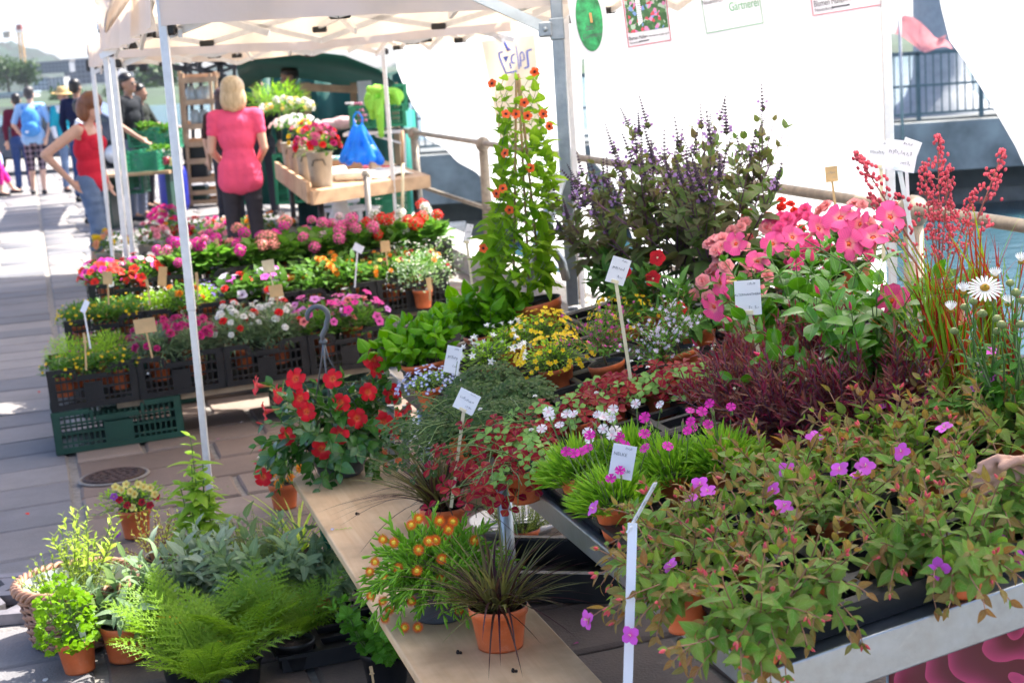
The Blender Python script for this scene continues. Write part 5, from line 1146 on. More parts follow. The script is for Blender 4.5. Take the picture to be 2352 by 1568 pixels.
BROT = Matrix(((bs.x, -bd.x, 0), (bs.y, -bd.y, 0), (0, 0, 1))); BL = 2.25
bench = thing('bench', 'low folding bench with worn pine board and green steel legs', 'bench', (BO.x, BO.y, gz(BO.x)), BROT)
hz = BZ-gz(BO.x); r = .045; poly = []
for cx, cy, a0 in ((bw/2-r, -r, 0), (-bw/2+r, -r, 90), (-bw/2+r, -BL+r, 180), (bw/2-r, -BL+r, 270)):
    for k in range(6): a = R(a0+k*18); poly.append((cx+r*math.cos(a), cy+r*math.sin(a)))
bevel(MB().prism(poly, hz-.026, hz).build('board', M_BENCH, bench), .004, 3)
for y in (-.42, -BL+.3):
    lb = MB()
    for sx in (-1, 1): lb.beam((sx*(bw/2-.03), y, hz-.03), (sx*(bw/2-.06), y-.03, .004), .035, .02)
    lb.beam((-bw/2+.05, y-.015, .10), (bw/2-.05, y-.015, .10), .03, .02); lb.beam((-bw/2+.03, y, hz-.04), (bw/2-.03, y, hz-.04), .03, .02); lb.build('leg_frame', M_GRN, bench)
def bp_(px, py): return on_z(px, py, BZ+.001)
DROP = tmerge(*[ball(.004, 0, 5, 3, (g_(-.006, .006), g_(-.006, .006), .002)) for _ in range(4)])
for px, py in ((1053, 1498), (905, 1250), (1180, 1540), (820, 1180)): 
    o = obj('soil_crumb', tmesh('soil_crumb', DROP, [M_SOIL]), None, bp_(px, py)); tag(o, 'crumb of dark soil lying on the bench board', 'soil', 'soil crumbs on the bench')
# hanging basket of red dipladenia
p = bp_(783, 1088); t = thing('hanging_basket', 'grey hanging basket of red dipladenia with hook, on the bench', 'hanging basket', p, .4); M_BASK = mat('dark grey plastic bowl', (.085, .095, .11), .38, var=.08); r0 = .106
k = MB(); k.lathe([(0, .003), (r0*.62, 0), (r0*.72, .012), (r0*.74, .03), (r0*.78, .032), (r0*.98, .10), (r0*1.0, .135), (r0*1.04, .137), (r0*1.05, .155), (r0*1.0, .157), (r0*.96, .14), (r0*.8, .05)], 32); k.build('bowl', M_BASK, t, True)
MB().disc(r0*.97, .135, 24, 0, None, .004).build('soil', M_SOIL, t)
ap = Vector((-.02, .0, .445))
for a in (.5, 2.6, 4.7): MB().tube([(r0*math.cos(a), r0*math.sin(a), .15), ap+Vector((.012*math.cos(a), .012*math.sin(a), -.055)), ap], [.0025, .003, .004], 6).build('hanger_strut', M_BASK, t, True)
hk = [ap]; 
for q in np.linspace(-90, 130, 16): a = R(q); hk.append(ap+Vector((.0-.012+.036*math.cos(a)*1.0, 0, .082+.036*math.sin(a))))
hk = [ap+Vector((0, 0, -.002)), ap+Vector((-.004, 0, .02)), ap+Vector((.012, 0, .045))]+[ap+Vector((-.012+.034*math.cos(R(q)), 0, .083+.034*math.sin(R(q)))) for q in np.linspace(-35, 200, 16)]
h = MB().tube(hk, [.007, .008, .0085]+[.0085]*14+[.007, .004], 8).build('hook', M_BASK, t, True); MB().ell(tuple(ap), (.014, .008, .01), 10, 6).build('hook_collar', M_BASK, t, True)
F = Foliage()
t.rotation_euler = (0, 0, 0); mb_ = Matrix.Translation(p); t.matrix_basis = mb_
fls = [(705, 945, -.13, (-.2, -1, .1)), (783, 925, -.14, (.05, -1, .15)), (780, 998, -.16, (.05, -1, .3)), (765, 870, -.1, (-.2, -1, .5)), (640, 905, -.04, (-.9, -.6, .1)), (590, 885, .0, (-1, -.3, .2)), (855, 828, -.03, (.2, -.7, .9)), (862, 850, -.05, (.8, -.6, .5)), (900, 905, -.05, (.7, -.8, .1)), (935, 945, .0, (1, -.3, -.1)), (880, 970, -.1, (.5, -1, .1)), (905, 990, -.02, (.9, -.5, -.2)), (605, 1095, -.08, (-.2, -1, .1)), (610, 945, 0, (-1, -.2, -.1))]
fls += [(680, 870, -.08, (-.4, -1, .4)), (820, 960, -.14, (.2, -1, .1)), (660, 1000, -.08, (-.5, -1, .0)), (740, 1030, -.14, (-.1, -1, -.1)), (690, 915, -.1, (-.3, -1, .3)), (845, 900, -.1, (.4, -1, .2))]
mandevilla('', '', t, 54, .20, .135, 'mandd', MFr, MBr, fls, 16, .052, [leaf(.68, 6, 2, .12, d, 'ovate') for d in (.1, .3, .5)], .058, .07, (-.95, 1.25), grav=.30)
# ice plant, grasses on the bench
p = bp_(1012, 1415); t = plant('ice_plant', 'orange flowered ice plant cascading from a grey pot on the bench', 'plant', p, None, None, (.075, .10), M_BASK); F = Foliage()
IL = [tmerge(tubeT([(0, 0, 0), (0, .5, .02), (0, 1, .06)], [.10, .13, .05], 5, 0))]
for k in range(170):
    a = 2*math.pi*k/170+g_(-.2, .2); el = g_(-.1, 1.4); pts = curve((.04*math.cos(a), .04*math.sin(a), .09), (math.cos(a)*math.cos(el), math.sin(a)*math.cos(el), math.sin(el)), g_(.08, .165), 7, .02, .42 if el < .9 else .1, .35)
    leafy(F, pts, .029, 8, .1, 55, (.9, 1, .9), rad=.0016, nleaf=1, droop_to_up=.4)
F.put(t, IL, ML['ice'], False, M_STEMG); IC = FM('f', TICE, 'ice', 'icey')
for fx, fy in ((945, 1205), (1000, 1240), (1040, 1197), (962, 1262), (1015, 1283), (958, 1310), (880, 1238), (862, 1290), (850, 1312), (885, 1330), (852, 1368), (880, 1380), (895, 1400), (885, 1420), (960, 1440), (945, 1380), (915, 1305), (905, 1245), (1015, 1330), (1055, 1400), (1050, 1375), (1010, 1195), (962, 1190), (1090, 1240), (1030, 1215), (930, 1440), (985, 1242)):
    q = at_d(fx, fy, p.y-.13+.0006*abs(fx-980))-p; fl_obj(t, IC, q, Vector((q.x*4, -1, .25+g_(-.2, .5))), .032)
p = bp_(1150, 1482); t = plant('fountain_grass_plant', 'purple fountain grass in terracotta pot at the front of the bench', 'plant', p, None, None, (.068, .098)); blades(t, 260, .205, .038, ML['gra'], .085, (.1, 1.5), .62, .035, leafmat('greenish purple blade', (.09, .08, .04), (.13, .13, .05), trans=.2), .10)
p = bp_(1022, 1232); t = plant('fountain_grass_plant', 'purple fountain grass behind the ice plant', 'plant', p, None, None, (.066, .09)); blades(t, 220, .25, .034, ML['gra'], .085, (.1, 1.3), .6, .035, leafmat('greenish purple blade', (.09, .08, .04), (.13, .13, .05)), .18)
# small cut sprig on the board
t = thing('fallen_sprig', 'tiny fallen sprig with a blue floret on the bench', 'sprig', bp_(770, 1218)); join('leaf', [(L_SMALL[0], [trs((.012*k, .004*k, .002), frame((1, g_(-1, 1), .1)), .014) for k in range(4)])], ML['bright'], t, kind=None); fl_obj(t, FM('f', TSMALL, 'blue', 'ctr_w'), Vector((-.008, 0, .004)), (0, -.5, 1), .012)
# orange marigold pot hidden behind the bench end
def gplant(name, label, px, py, r, h, m=None, cat='plant', group=None, soil=True):
    p = gp(px, py); return plant(name, label, cat, (p.x, p.y, p.z+.002), None, group, (r, h) if r else None, m)
t = gplant('marigold_plant', 'orange marigold in terracotta pot beside the bench end', 655, 1165, .06, .10); F = Foliage(); mound(F, 90, .10, .13, .045, .10, .4, 2); F.put(t, L_OV[:2], ML['dk'], True)
MG = FM('f', TPOM, 'orange', 'ctr_y')
for fx, fy in ((613, 1055), (628, 1085), (690, 1075), (640, 1110), (668, 1098)): fl_obj(t, MG, at_d(fx, fy, t.location.y-.1)-t.location, (g_(-.4, .4), -1, .6), .045)
t = gplant('red_flowering_plant', 'red trailing flower in terracotta pot behind the galvanised frame', 905, 1075, .06, .10); F = Foliage(); mound(F, 60, .11, .16, .05, .09, .4, 2); F.put(t, L_OV[:2], ML['mandd'], True)
for k in range(6): q, d = dome_pt(.1, .15, .1, .3); fl_obj(t, MFr, q, d+Vector((0, -1, 0)), .05)
# ---- herbs on the paving
def bushy(t, n, L, size, m, z0, leafs=L_ELL, nl=6, elr=(.2, 1.4), parts=True, wob=.25, smat=None, ang=58, grow=(.8, 1, .7), up=.5, r0=.02, pairs=2, grav=.0, rad=.002, start=.2):
    F = Foliage()
    for k in range(n):
        a = g_(0, 6.28); el = g_(*elr); pts = curve((r0*math.cos(a), r0*math.sin(a), z0), (math.cos(a)*math.cos(el), math.sin(a)*math.cos(el), math.sin(el)), L*g_(.65, 1.15), 6, .03, grav, wob); leafy(F, pts, size, nl, start, ang, grow, pairs=pairs, rad=rad, droop_to_up=up)
    F.put(t, leafs, m, parts, smat); return F
SAGE = [leaf(.30, 7, 2, .15, d, 'lance', wave=.3) for d in (.2, .55, .85)]; SAGEW = [leaf(.46, 7, 2, .12, d, 'ovate', wave=.4) for d in (.15, .4, .6)]
t = gplant('sage_plant', 'narrow leaved grey green sage in terracotta pot', 292, 1512, .07, .11, group='sages'); bushy(t, 26, .19, .085, ML['sage'], .10, SAGE, 6, (.2, 1.4), grav=.18, r0=.03)
t = gplant('sage_plant', 'broad leaved silvery sage standing behind the ferns', 470, 1440, .075, .11, M_BPOT, group='sages'); bushy(t, 22, .20, .085, leafmat('silver sage leaf', (.17, .22, .17), (.23, .28, .21), (.32, .36, .29), rough=.8, trans=.2, spec=.1), .10, SAGEW, 6, (.3, 1.45), r0=.04)
t = gplant('sage_plant', 'large grey green sage beside the green bench leg', 620, 1445, .085, .12, group='sages'); bushy(t, 30, .22, .080, ML['sage'], .11, SAGEW, 7, (.2, 1.4), r0=.05, grav=.1)
t = gplant('sage_plant', 'sage in terracotta pot half hidden by the bench leg', 730, 1425, .075, .12, group='sages'); bushy(t, 18, .17, .075, ML['sage'], .11, SAGE, 6, (.2, 1.4), r0=.04)
# parsley in its pot and the wicker basket
LOB = tmerge(*[txf(leaf(.75, 3, 1, .2, .2, 'obov'), rotz(a) @ Matrix.Scale(s, 4)) for a, s in ((0, .9), (1.1, .75), (-1.1, .75))])
t = gplant('coriander_plant', 'coriander in a tilted terracotta pot on the paving', 185, 1540, .058, .098); t.rotation_euler = (0, R(-4), 0); F = Foliage()
for k in range(300):
    q, d = dome_pt(.085, .19, .085, .0); q = Vector((q.x, q.y, q.z))*g_(.75, 1.05)+Vector((-.02, 0, .01)); s = .024*g_(.6, 1.2); F.leaf.append((trs(q, frame(d+Vector((g_(-.8, .8), g_(-.8, .8), -.2)), (d.x*.4, d.y*.4-.5, 1)), s), s, 0))
    if k % 4 == 0: F.stem.tube([(g_(-.02, .02), g_(-.02, .02), .085), q*.55+Vector((0, 0, .03)), q], .001, 4, cap=False)
F.put(t, [LOB], ML['pars'], True); c = MB().box((0, 0, .03), (.018, .0012, .075)).build('plant_tag', M_CARD, t); c.location = (.035, -.015, .085); c.rotation_euler = (0, R(-8), .4)
p = gp(192, 1462); t = thing('wicker_basket', 'round woven wicker basket holding herb pots', 'basket', p); M_WIC = mat('peeled wicker', (.36, .19, .12), .6, var=.35, scale=40)
RB, RT_, HB = .15, .185, .20; wv = []
for k in range(15):
    z = .012+HB*.82*k/14; r = RB+(RT_-RB)*z/HB; pts = [((r+.006*math.sin(a*14+k*math.pi))*math.cos(a), (r+.006*math.sin(a*14+k*math.pi))*math.sin(a), z) for a in np.linspace(0, 2*math.pi, 57)]; MB().tube(pts, .0058, 5, cap=False).build('strand', M_WIC, t, True)
for k in range(28): a = 2*math.pi*k/28; MB().tube([(RB*math.cos(a), RB*math.sin(a), 0), (RT_*math.cos(a), RT_*math.sin(a), HB*.92)], .0038, 5).build('stake', M_WIC, t, True)
for j in range(4): pts = [((RT_+.012*math.cos(a*11+j*1.57))*math.cos(a), (RT_+.012*math.cos(a*11+j*1.57))*math.sin(a), HB*.92+.014*math.sin(a*11+j*1.57)) for a in np.linspace(0, 2*math.pi, 90)]; MB().tube(pts, .0075, 6, cap=False).build('rim_braid', M_WIC, t, True)
MB().disc(RB, .006, 24).build('base', M_WIC, t); lin = MB(); lin.lathe([(RB-.012, .02), (RT_-.02, HB*.95)], 28); lin.build('lining', mat('pale lining foil', (.55, .62, .6), .4), t, True)
def inb(name, label, dx, dy, n, L, size, m, leafs, **kw):
    q = plant(name, label, 'plant', (p.x+dx, p.y+dy, p.z+.05), None, 'herbs in the wicker basket', (.05, .09)); bushy(q, n, L, size, m, .08, leafs, **kw); return q
inb('lemon_herb_plant', 'tall pale lime herb rising from the wicker basket', .0, .05, 16, .26, .042, ML['lime'], L_LAN, nl=8, elr=(.9, 1.5), start=.35)
inb('thyme_plant', 'pale green thyme mound in the wicker basket', .05, -.03, 60, .15, .0085, ML['lime'], L_TINY, nl=16, elr=(.3, 1.45), parts=False, rad=.0008)
inb('oregano_plant', 'yellow green oregano at the rim of the wicker basket', -.06, -.03, 22, .14, .02, ML['lime'], L_SMALL, nl=7, elr=(.2, 1.4), parts=False)
# tall mint, variegated herb and calibrachoa behind
t = gplant('mint_plant', 'tall pale green mint with drooping leaves', 468, 1345, .07, .11, M_BPOT); F = Foliage()
for k, (sx, L) in enumerate(((0, .42), (.05, .32), (-.05, .26), (.065, .22), (.03, .27), (-.02, .33))):
    pts = curve((sx*.4, 0, .10), (sx*1.5-.03, 0, 1), L, 10, .05, 0, .10); leafy(F, pts, .088, 13, .08, 80, (1.0, 1.05, .6), rad=.0026, droop_to_up=.6)
F.put(t, [leaf(.48, 7, 2, .15, d, 'ovate', cup=-.6) for d in (.5, .75, .9)], ML['mint'], True)
t = gplant('variegated_oregano_plant', 'cream and green variegated herb beside the mint', 372, 1342, .06, .09, M_BPOT); bushy(t, 26, .17, .019, leafmat('variegated leaf', (.25, .34, .07), (.40, .42, .12), edge=(.62, .58, .25), trans=.45), .08, L_SMALL, 8, (.5, 1.45), False, smat=M_STEMR)
t = gplant('calibrachoa_plant', 'yellow, red and violet calibrachoa in terracotta pot', 315, 1232, .062, .11); F = Foliage(); mound(F, 520, .155, .11, .02, .10, .4, 2, .1); F.put(t, L_SMALL, ML['bright'], False)
fm = {k: FM('f', TFUN, k, 'ctr_y' if k != 'dkred' else 'ctr_k') for k in ('yel', 'dkred', 'pur')}; fm['yel'] = FM('f', TFUN, 'cream', 'ctr_y')
for fx, fy, c in [(359, 1188-58+10, 'dkred')]+[(x, y, c) for x, y, c in ((326, 1153, 'dkred'), (292, 1160, 'dkred'), (275, 1147, 'dkred'), (345, 1160, 'dkred'), (262, 1140, 'pur'), (268, 1225, 'pur'), (305, 1215-50, 'yel'), (300, 1128, 'yel'), (318, 1112, 'yel'), (330, 1118, 'yel'), (280, 1125, 'yel'), (310, 1135, 'yel'), (345, 1120, 'yel'), (265, 1118, 'yel'), (290, 1112, 'yel'), (355, 1135, 'yel'))]:
    q = at_d(fx, fy, t.location.y-.12)-t.location; fl_obj(t, fm[c], q, (g_(-.4, .4), -1, .5), .030)
t = gplant('thyme_plant', 'pale lime thyme mound behind the sages', 595, 1330, .07, .09, M_BPOT); bushy(t, 150, .14, .008, ML['lime'], .08, L_TINY, 16, (.25, 1.45), False, r0=.05, rad=.0008)
t = gplant('striped_grass_plant', 'striped cream and green grass arching beside the bench', 690, 1320, .06, .09, M_BPOT); blades(t, 34, .24, .05, ML['spid'], .085, (.1, 1.1), .6, .02)
t = gplant('thyme_plant', 'pale green thyme in terracotta pot under the table edge', 1200, 1262, .065, .075); bushy(t, 120, .13, .0085, ML['lime'], .07, L_TINY, 16, (.4, 1.45), False, r0=.045, rad=.0008)
# ferns
def frond(n=17, seed=0):
    rr = random.Random(seed); pin = leaf(.28, 4, 1, .1, .25, 'lance'); ts = [tubeT([(0, 0, 0), (0, .5, .06), (0, 1, -.12)], [.009, .006, .002], 5, 0)]
    for k in range(n):
        f = .14+.85*k/n; z = .24*f*(1-f)-.12*f*f; L = .22*math.sin(math.pi*min(1, (f*.92+.08)))**.8+.015
        for s in (-1, 1):
            M = Matrix.Translation((0, f, z)) @ rotz(-s*R(72-25*f)) @ Matrix.Rotation(s*R(8), 4, 'Y')
            sub = []
            for q in range(5):
                g = (q+.5)/5; w_ = .24*(1-g*.75)
                for s2 in (-1, 1): sub.append(txf(leaf(.6, 2, 1, 0, .1, 'lance'), Matrix.Translation((0, g, -.12*g*g)) @ rotz(-s2*R(60)) @ Matrix.Scale(w_, 4)))
            sub.append(txf(pin, Matrix.Diagonal((.35, 1, 1, 1)))); P_ = tmerge(*sub); ts.append(txf(P_, M @ Matrix.Scale(L, 4)))
    return tmerge(*ts)
FR = [frond(11, s) for s in (0, 1)]; FRM = [leafmesh(q, ML['fern']) for q in FR]; FRO = leafmesh(FR[0], leafmat('rusty fern', (.42, .22, .05), (.5, .30, .06), trans=.35))
def fern(label, px, py, n, L, lean=(.5, 1.9), m=None):
    t = gplant('fern_plant', label, px, py, .06, .08, M_BPOT, group='ferns in front of the sages')
    for k in range(n):
        a = g_(0, 6.28); l = g_(*lean); d = Vector((math.cos(a)*l, math.sin(a)*l, 1)).normalized(); s = L*g_(.6, 1.1); obj('frond', FRO if k == 3 and n == 40 else random.choice(FRM), t, M=trs((.02*math.cos(a), .02*math.sin(a), .09), frame(d, (-d.x, -d.y, 1.2)), (s*1.15, s, s)))
    return t
fern('light green fern beside the terracotta sage pot', 420, 1565, 34, .26); fern('light green fern with a rusty frond in the middle', 560, 1565, 40, .27); fern('light green fern overhanging the black tray', 680, 1530, 32, .23); fern('light green fern at the very front', 490, 1640, 34, .27)
# black trays on the paving under the bench, leafy lovage
def floor_tray(label, px, py, yawd=0):
    p = gp(px, py); o = obj('plant_tray', trm, None); o.matrix_basis = Matrix.Translation((p.x, p.y, p.z+.003)) @ slope @ rotz(math.atan2(bs.y, bs.x)+yawd); return tag(o, label, 'tray')
floor_tray('empty black plant tray on the paving beside the ferns', 655, 1545); floor_tray('empty black plant tray half under the bench', 748, 1440)
t = gplant('lovage_plant', 'leafy green lovage under the edge of the bench', 890, 1570, .07, .10, M_BPOT)
LOV = [tmerge(*[txf(leaf(.8, 4, 2, .15, .3, 'obov', wave=.8), rotz(a) @ Matrix.Scale(s, 4)) for a, s in ((0, 1), (.95, .8), (-.95, .8))])]
bushy(t, 30, .16, .042, ML['cel'], .09, LOV, 4, (.1, 1.4), r0=.04)
label('plant_label', 'short tan stake standing in front of the lovage', (853, 1538), (868, 1640), gp(870, 1600).y-.15, 8, 20, M_TAN, M_TAN, -.1, (0, -1, .1), None)
# black basins under the table
p = gp(1300, 1345); t = thing('black_basin', 'shallow black plastic basin on the paving under the table', 'basin', (p.x, p.y, p.z+.003), -.27); b = MB()
for c_, d_ in (((0, 0, .006), (.42, .34, .008)), ((-.21, 0, .05), (.012, .34, .10)), ((.21, 0, .05), (.012, .34, .10)), ((0, -.17, .05), (.41, .012, .098)), ((0, .17, .05), (.41, .012, .098))): b.box(c_, d_)
bevel(b.build('tub', M_BLK, t), .004); b = MB(); b.box((0, -.185, .098), (.46, .028, .008)); b.box((0, .185, .098), (.46, .028, .008)); b.box((-.222, 0, .0985), (.025, .34, .008)); b.box((.222, 0, .0985), (.025, .34, .008)); b.build('rim', M_BLK, t)
p = gp(1190, 1215); t = thing('white_saucer', 'shallow white dish with dark stripes behind the thyme pot', 'dish', (p.x, p.y, p.z+.003), .2); k = MB(); k.lathe([(0, .004), (.13, .0), (.17, .04), (.175, .04), (.135, .008), (0, .010)], 32); k.build('dish', mat('white glazed dish', (.7, .7, .68), .3), t, True)
MB().disc(.13, .011, 24).build('dark_filling', M_BLK, t)
for k in range(5): MB().box((0, -.08+.04*k, .016), (.2, .012, .008)).build('white_bar', M_CARD, t)
p = gp(1360, 1560); t = thing('watering_can', 'green and red watering can partly hidden under the table', 'watering can', (p.x+.75, p.y+.25, gz(.8)), 0); k = MB(); k.lathe([(0, .0), (.075, 0), (.08, .02), (.08, .17), (.07, .19), (0, .19)], 24); k.build('body', mat('dark green can', (.02, .10, .05), .4), t, True); MB().tube([(-.08, 0, .03), (-.12, 0, .08), (-.085, 0, .15)], .009, 8).build('handle', mat('red plastic', (.55, .03, .03), .4), t, True); MB().box((-.02, -.082, .10), (.05, .003, .08)).build('label', M_CARD, t)
# galvanised frame (trolley post) standing behind the bench end
t = thing('trolley_frame', 'galvanised trolley upright standing behind the bench end', 'trolley', gp(930, 1150)); O = t.location.copy(); d_ = O.y
for x in (900, 935): MB().beam(at_d(x, 1150, d_)-O, at_d(x-3, 930, d_)-O, .028).build('upright', M_GALV, t)
for y in (1035, 1100): MB().box(tuple(at_d(916, y, d_-.005)-O), (.045, .02, .05)).build('clamp_plate', M_GALV, t)
p = at_d(965, 985, d_+.3); o = MB().box((0, 0, 0), (.16, .004, .10), 0, None, 0).build('paper_sheet', M_CARD, None); o.location = p; tag(o, 'white paper sheet hanging under the table end', 'paper')
p = gp(1060, 1150); t = thing('dried_plants', 'box of brown withered plants on the paving behind the grass', 'plants', p); F = Foliage(); mound(F, 260, .16, .20, .05, .04, .3, 2); F.put(t, L_OV[:2], leafmat('withered leaf', (.20, .11, .06), (.36, .22, .13), trans=.2), False); MB().box((0, 0, .05), (.3, .22, .09)).build('box', mat('cardboard', (.38, .24, .13), .8), t)
# ================================================================== crates of bedding plants
CW, CD, CH = .405, .52, .20
def panel(w_, h_, handle=True, vs=.026, hb=4):
    b = MB(); th = .010
    b.box((0, 0, .014), (w_, th*1.5, .028)); 
    if handle: b.box((-w_*.36, 0, h_-.012), (w_*.28, th*1.6, .024)); b.box((w_*.36, 0, h_-.012), (w_*.28, th*1.6, .024)); b.box((0, 0, h_-.05), (w_*.34, th*1.6, .018)); b.box((-w_*.2, 0, h_-.032), (.016, th*1.6, .045)); b.box((w_*.2, 0, h_-.032), (.016, th*1.6, .045))
    else: b.box((0, 0, h_-.012), (w_, th*1.6, .024))
    for k in range(1, hb): b.box((0, .001, h_*k/hb*.92), (w_-.01, th*.9, .010))
    n = int(w_/vs)
    for k in range(n+1): b.box((-w_/2+w_*k/n, .002, h_*.45), (.007, th*.7, h_*.86))
    for s in (-1, 1): b.box((s*(w_/2-.015), 0, h_/2), (.03, th*1.4, h_-.004))
    b.box((0, .001, h_*.36), (w_*.22, th*.8, h_*.5)); return b
M_CRB = mat('black crate plastic', (.009, .009, .010), .42, var=.4, scale=6); M_CRG = mat('dark green crate plastic', (.008, .055, .035), .45, var=.2, scale=6); M_CRL = mat('bright green crate plastic', (.012, .21, .10), .45, var=.12, scale=6)
def crate_meshes(m, w_, d_, h_): return (panel(w_, h_).mesh('side_panel', m), panel(d_, h_).mesh('side_panel', m), (lambda b: [b.box((0, 0, .005), (w_-.02, d_-.02, .006))] and b)(MB()).mesh('base', m))
CM = {}
def crate(label, P0, m, w_=CW, d_=CD, h_=CH, name='crate', group=None, ux=None):
    """P0: front left bottom corner; ux: direction of the front edge"""
    k = (m.name, w_, d_, h_); CM[k] = CM.get(k) or crate_meshes(m, w_, d_, h_)
    ux = Vector(ux) if ux is not None else UU; ux = Vector((ux.x, ux.y, .03 if ux is UU else 0)).normalized(); vy = Vector((-ux.y, ux.x, 0)).normalized(); uz = ux.cross(vy); Rm = Matrix(((ux.x, vy.x, uz.x), (ux.y, vy.y, uz.y), (ux.z, vy.z, uz.z)))
    t = thing(name, label, 'crate', Vector(P0)+Rm @ Vector((w_/2, d_/2, 0)), Rm, group); a, b_, c_ = CM[k]
    obj('side_panel', a, t, (0, -d_/2, 0)); obj('side_panel', a, t, M=Matrix.Translation((0, d_/2, 0)) @ rotz(math.pi)); obj('side_panel', b_, t, M=Matrix.Translation((-w_/2, 0, 0)) @ rotz(-math.pi/2)); obj('side_panel', b_, t, M=Matrix.Translation((w_/2, 0, 0)) @ rotz(math.pi/2)); obj('base', c_, t)
    return t
# foliage and flower prototypes for bedding plants
PROTO = {}
def fol(key, n, rx, h, size, lm, T, vari=2):
    if key not in PROTO:
        PROTO[key] = []
        for v_ in range(vari):
            F = Foliage(); mound(F, n, rx, h, size, .0, .35, len(T), .1); o = join('foliage', [(q, [x[0] for x in F.leaf if x[2] == i]) for i, q in enumerate(T)], ML[lm]); PROTO[key].append(o.data); bpy.data.objects.remove(o)
    return random.choice(PROTO[key])
GER = [leaf(1.0, 5, 2, .15, d, 'round', wave=1.4) for d in (.15, .35)]
SPEC = {  # foliage key, n, rx, h, size, leaf, templates, flowers [(mesh, size)], count, lift
 'geranium': ('ger', 130, .12, .14, .06, 'ger', GER), 'carnation': ('carn', 600, .105, .14, .06, 'gry', [leaf(.10, 3, 1, .1, .2, 'lance'), leaf(.1, 3, 1, .1, .45, 'lance')]), 'low': ('low', 330, .11, .075, .026, 'dk', L_SMALL), 'small': ('sml', 380, .12, .13, .024, 'bright', L_SMALL),
 'begonia': ('begb', 60, .12, .12, .075, 'beg', [leaf(.7, 5, 2, .15, .25, 'heart'), leaf(.7, 5, 2, .15, .45, 'heart')]), 'zinnia': ('zin', 130, .115, .15, .052, 'dk', L_OV[:2]), 'petunia': ('pet', 200, .13, .12, .042, 'dk', L_OV[:2]), 'fine': ('fine', 1000, .12, .13, .022, 'bright', [leaf(.14, 2, 1, 0, .1, 'lance'), leaf(.14, 2, 1, 0, .3, 'lance')]), 'mist': ('mist', 520, .12, .12, .016, 'gry', L_TINY)}
UM = {k: FM('f', TUMB, k, 'ctr_g') for k in ('gred', 'gpink', 'gmag', 'gsal', 'gpale', 'white')}; CA = {k: FM('f', TCARN, k, 'ctr_g') for k in ('white', 'impr', 'crimson', 'gmag', 'dkred')}; PO = {k: FM('f', TPOM, k, 'ctr_y') for k in ('orange', 'yel', 'dkred', 'cream', 'peach', 'rose', 'white')}; FU = {k: FM('f', TFUN, k, 'ctr_k') for k in ('bicol', 'bilil', 'bisal', 'gmag', 'gred', 'impr', 'white', 'lil', 'dkred', 'lilac')}; SM_ = {k: FM('f', TSMALL, k, 'ctr_y') for k in ('yel', 'white', 'blu', 'mag', 'orange', 'cream')}
STK = MB().tube([(0, 0, 0), (.03, 0, .5), (0, 0, 1)], [.012, .010, .008], 5, cap=False).mesh('stalk', M_STEMG, True)
def bedding(name, lb, C, sx, sy, spec, fls, nf, lift=.04, grp=None, sc=1.0, lo=.3, pr=.055, plain_pot=True):
    key, n, rx, h, size, lm, T = SPEC[spec]; Mx = C.matrix_basis
    t = thing(name, lb, 'plant', Mx @ Vector((sx, sy, .058)), Mx.to_3x3().normalized(), grp); pot_parts(t, pr, .10, None)
    f = obj('foliage', fol(key, n, rx, h, size, lm, T), t, M=Matrix.Translation((0, 0, .10)) @ rotz(g_(0, 6.28)) @ Matrix.Scale(sc*1.1, 4)); f['kind'] = 'stuff'
    for k in range(int(nf*1.35+.5)):
        p, d = dome_pt(rx*sc*1.1, h*sc*1.12, .10, lo); me, s = random.choice(fls); q = p+Vector((d.x*lift*.4, d.y*lift*.4, lift*g_(.3, 1.2))); fl_obj(t, me, q, d+Vector((0, -.5, .3)), s*g_(.8, 1.2), 'flower_head' if s > .04 else 'flower')
        if lift > .03: e = q-p*.6; obj('stalk', STK, t, M=Matrix.Translation(p*.6+Vector((0, 0, .03))) @ e.to_track_quat('Z', 'Y').to_matrix().to_4x4() @ Matrix.Diagonal((.14, .14, e.length-.03, 1)))
    return t
def fill(C, lb, name, spec, fls, nf, nx=2, ny=2, **kw):
    for i in range(nx):
        for j in range(ny): bedding(name, lb, C, (-.5+(i+.5)/nx)*(CW-.03)+g_(-.008, .008), (-.5+(j+.5)/ny)*(CD-.04)+g_(-.008, .008), spec, fls, nf, grp=lb.split(' in ')[0]+' group', **kw)
rows = [(gp(122, 947, .21), .21), (gp(152, 738, .53)-Vector((0, 0, .2)), .33), (gp(207, 655, .65)-Vector((0, 0, .2)), .45)]
def cpos(r, i): return rows[r][0]+Vector((UU.x, UU.y, .03))*(i*(CW+.012))
crl = [['carrying the yellow creeping zinnias', 'of crimson carnations', 'of white and red carnations', 'of pink and lilac pelargoniums'], ['of yellow creeping zinnias', 'of marigolds and blue lobelia', 'of red and lilac begonias', 'of orange zinnias', 'of mixed lantanas'], ['of scarlet and magenta petunias', 'of magenta geraniums', 'of salmon geraniums', 'of pink geraniums', 'of scarlet geraniums']]
C = [[crate('black slotted plastic crate '+crl[r][i], cpos(r, i), M_CRB, group='black crates of bedding plants') for i in range(len(crl[r]))] for r in range(3)]
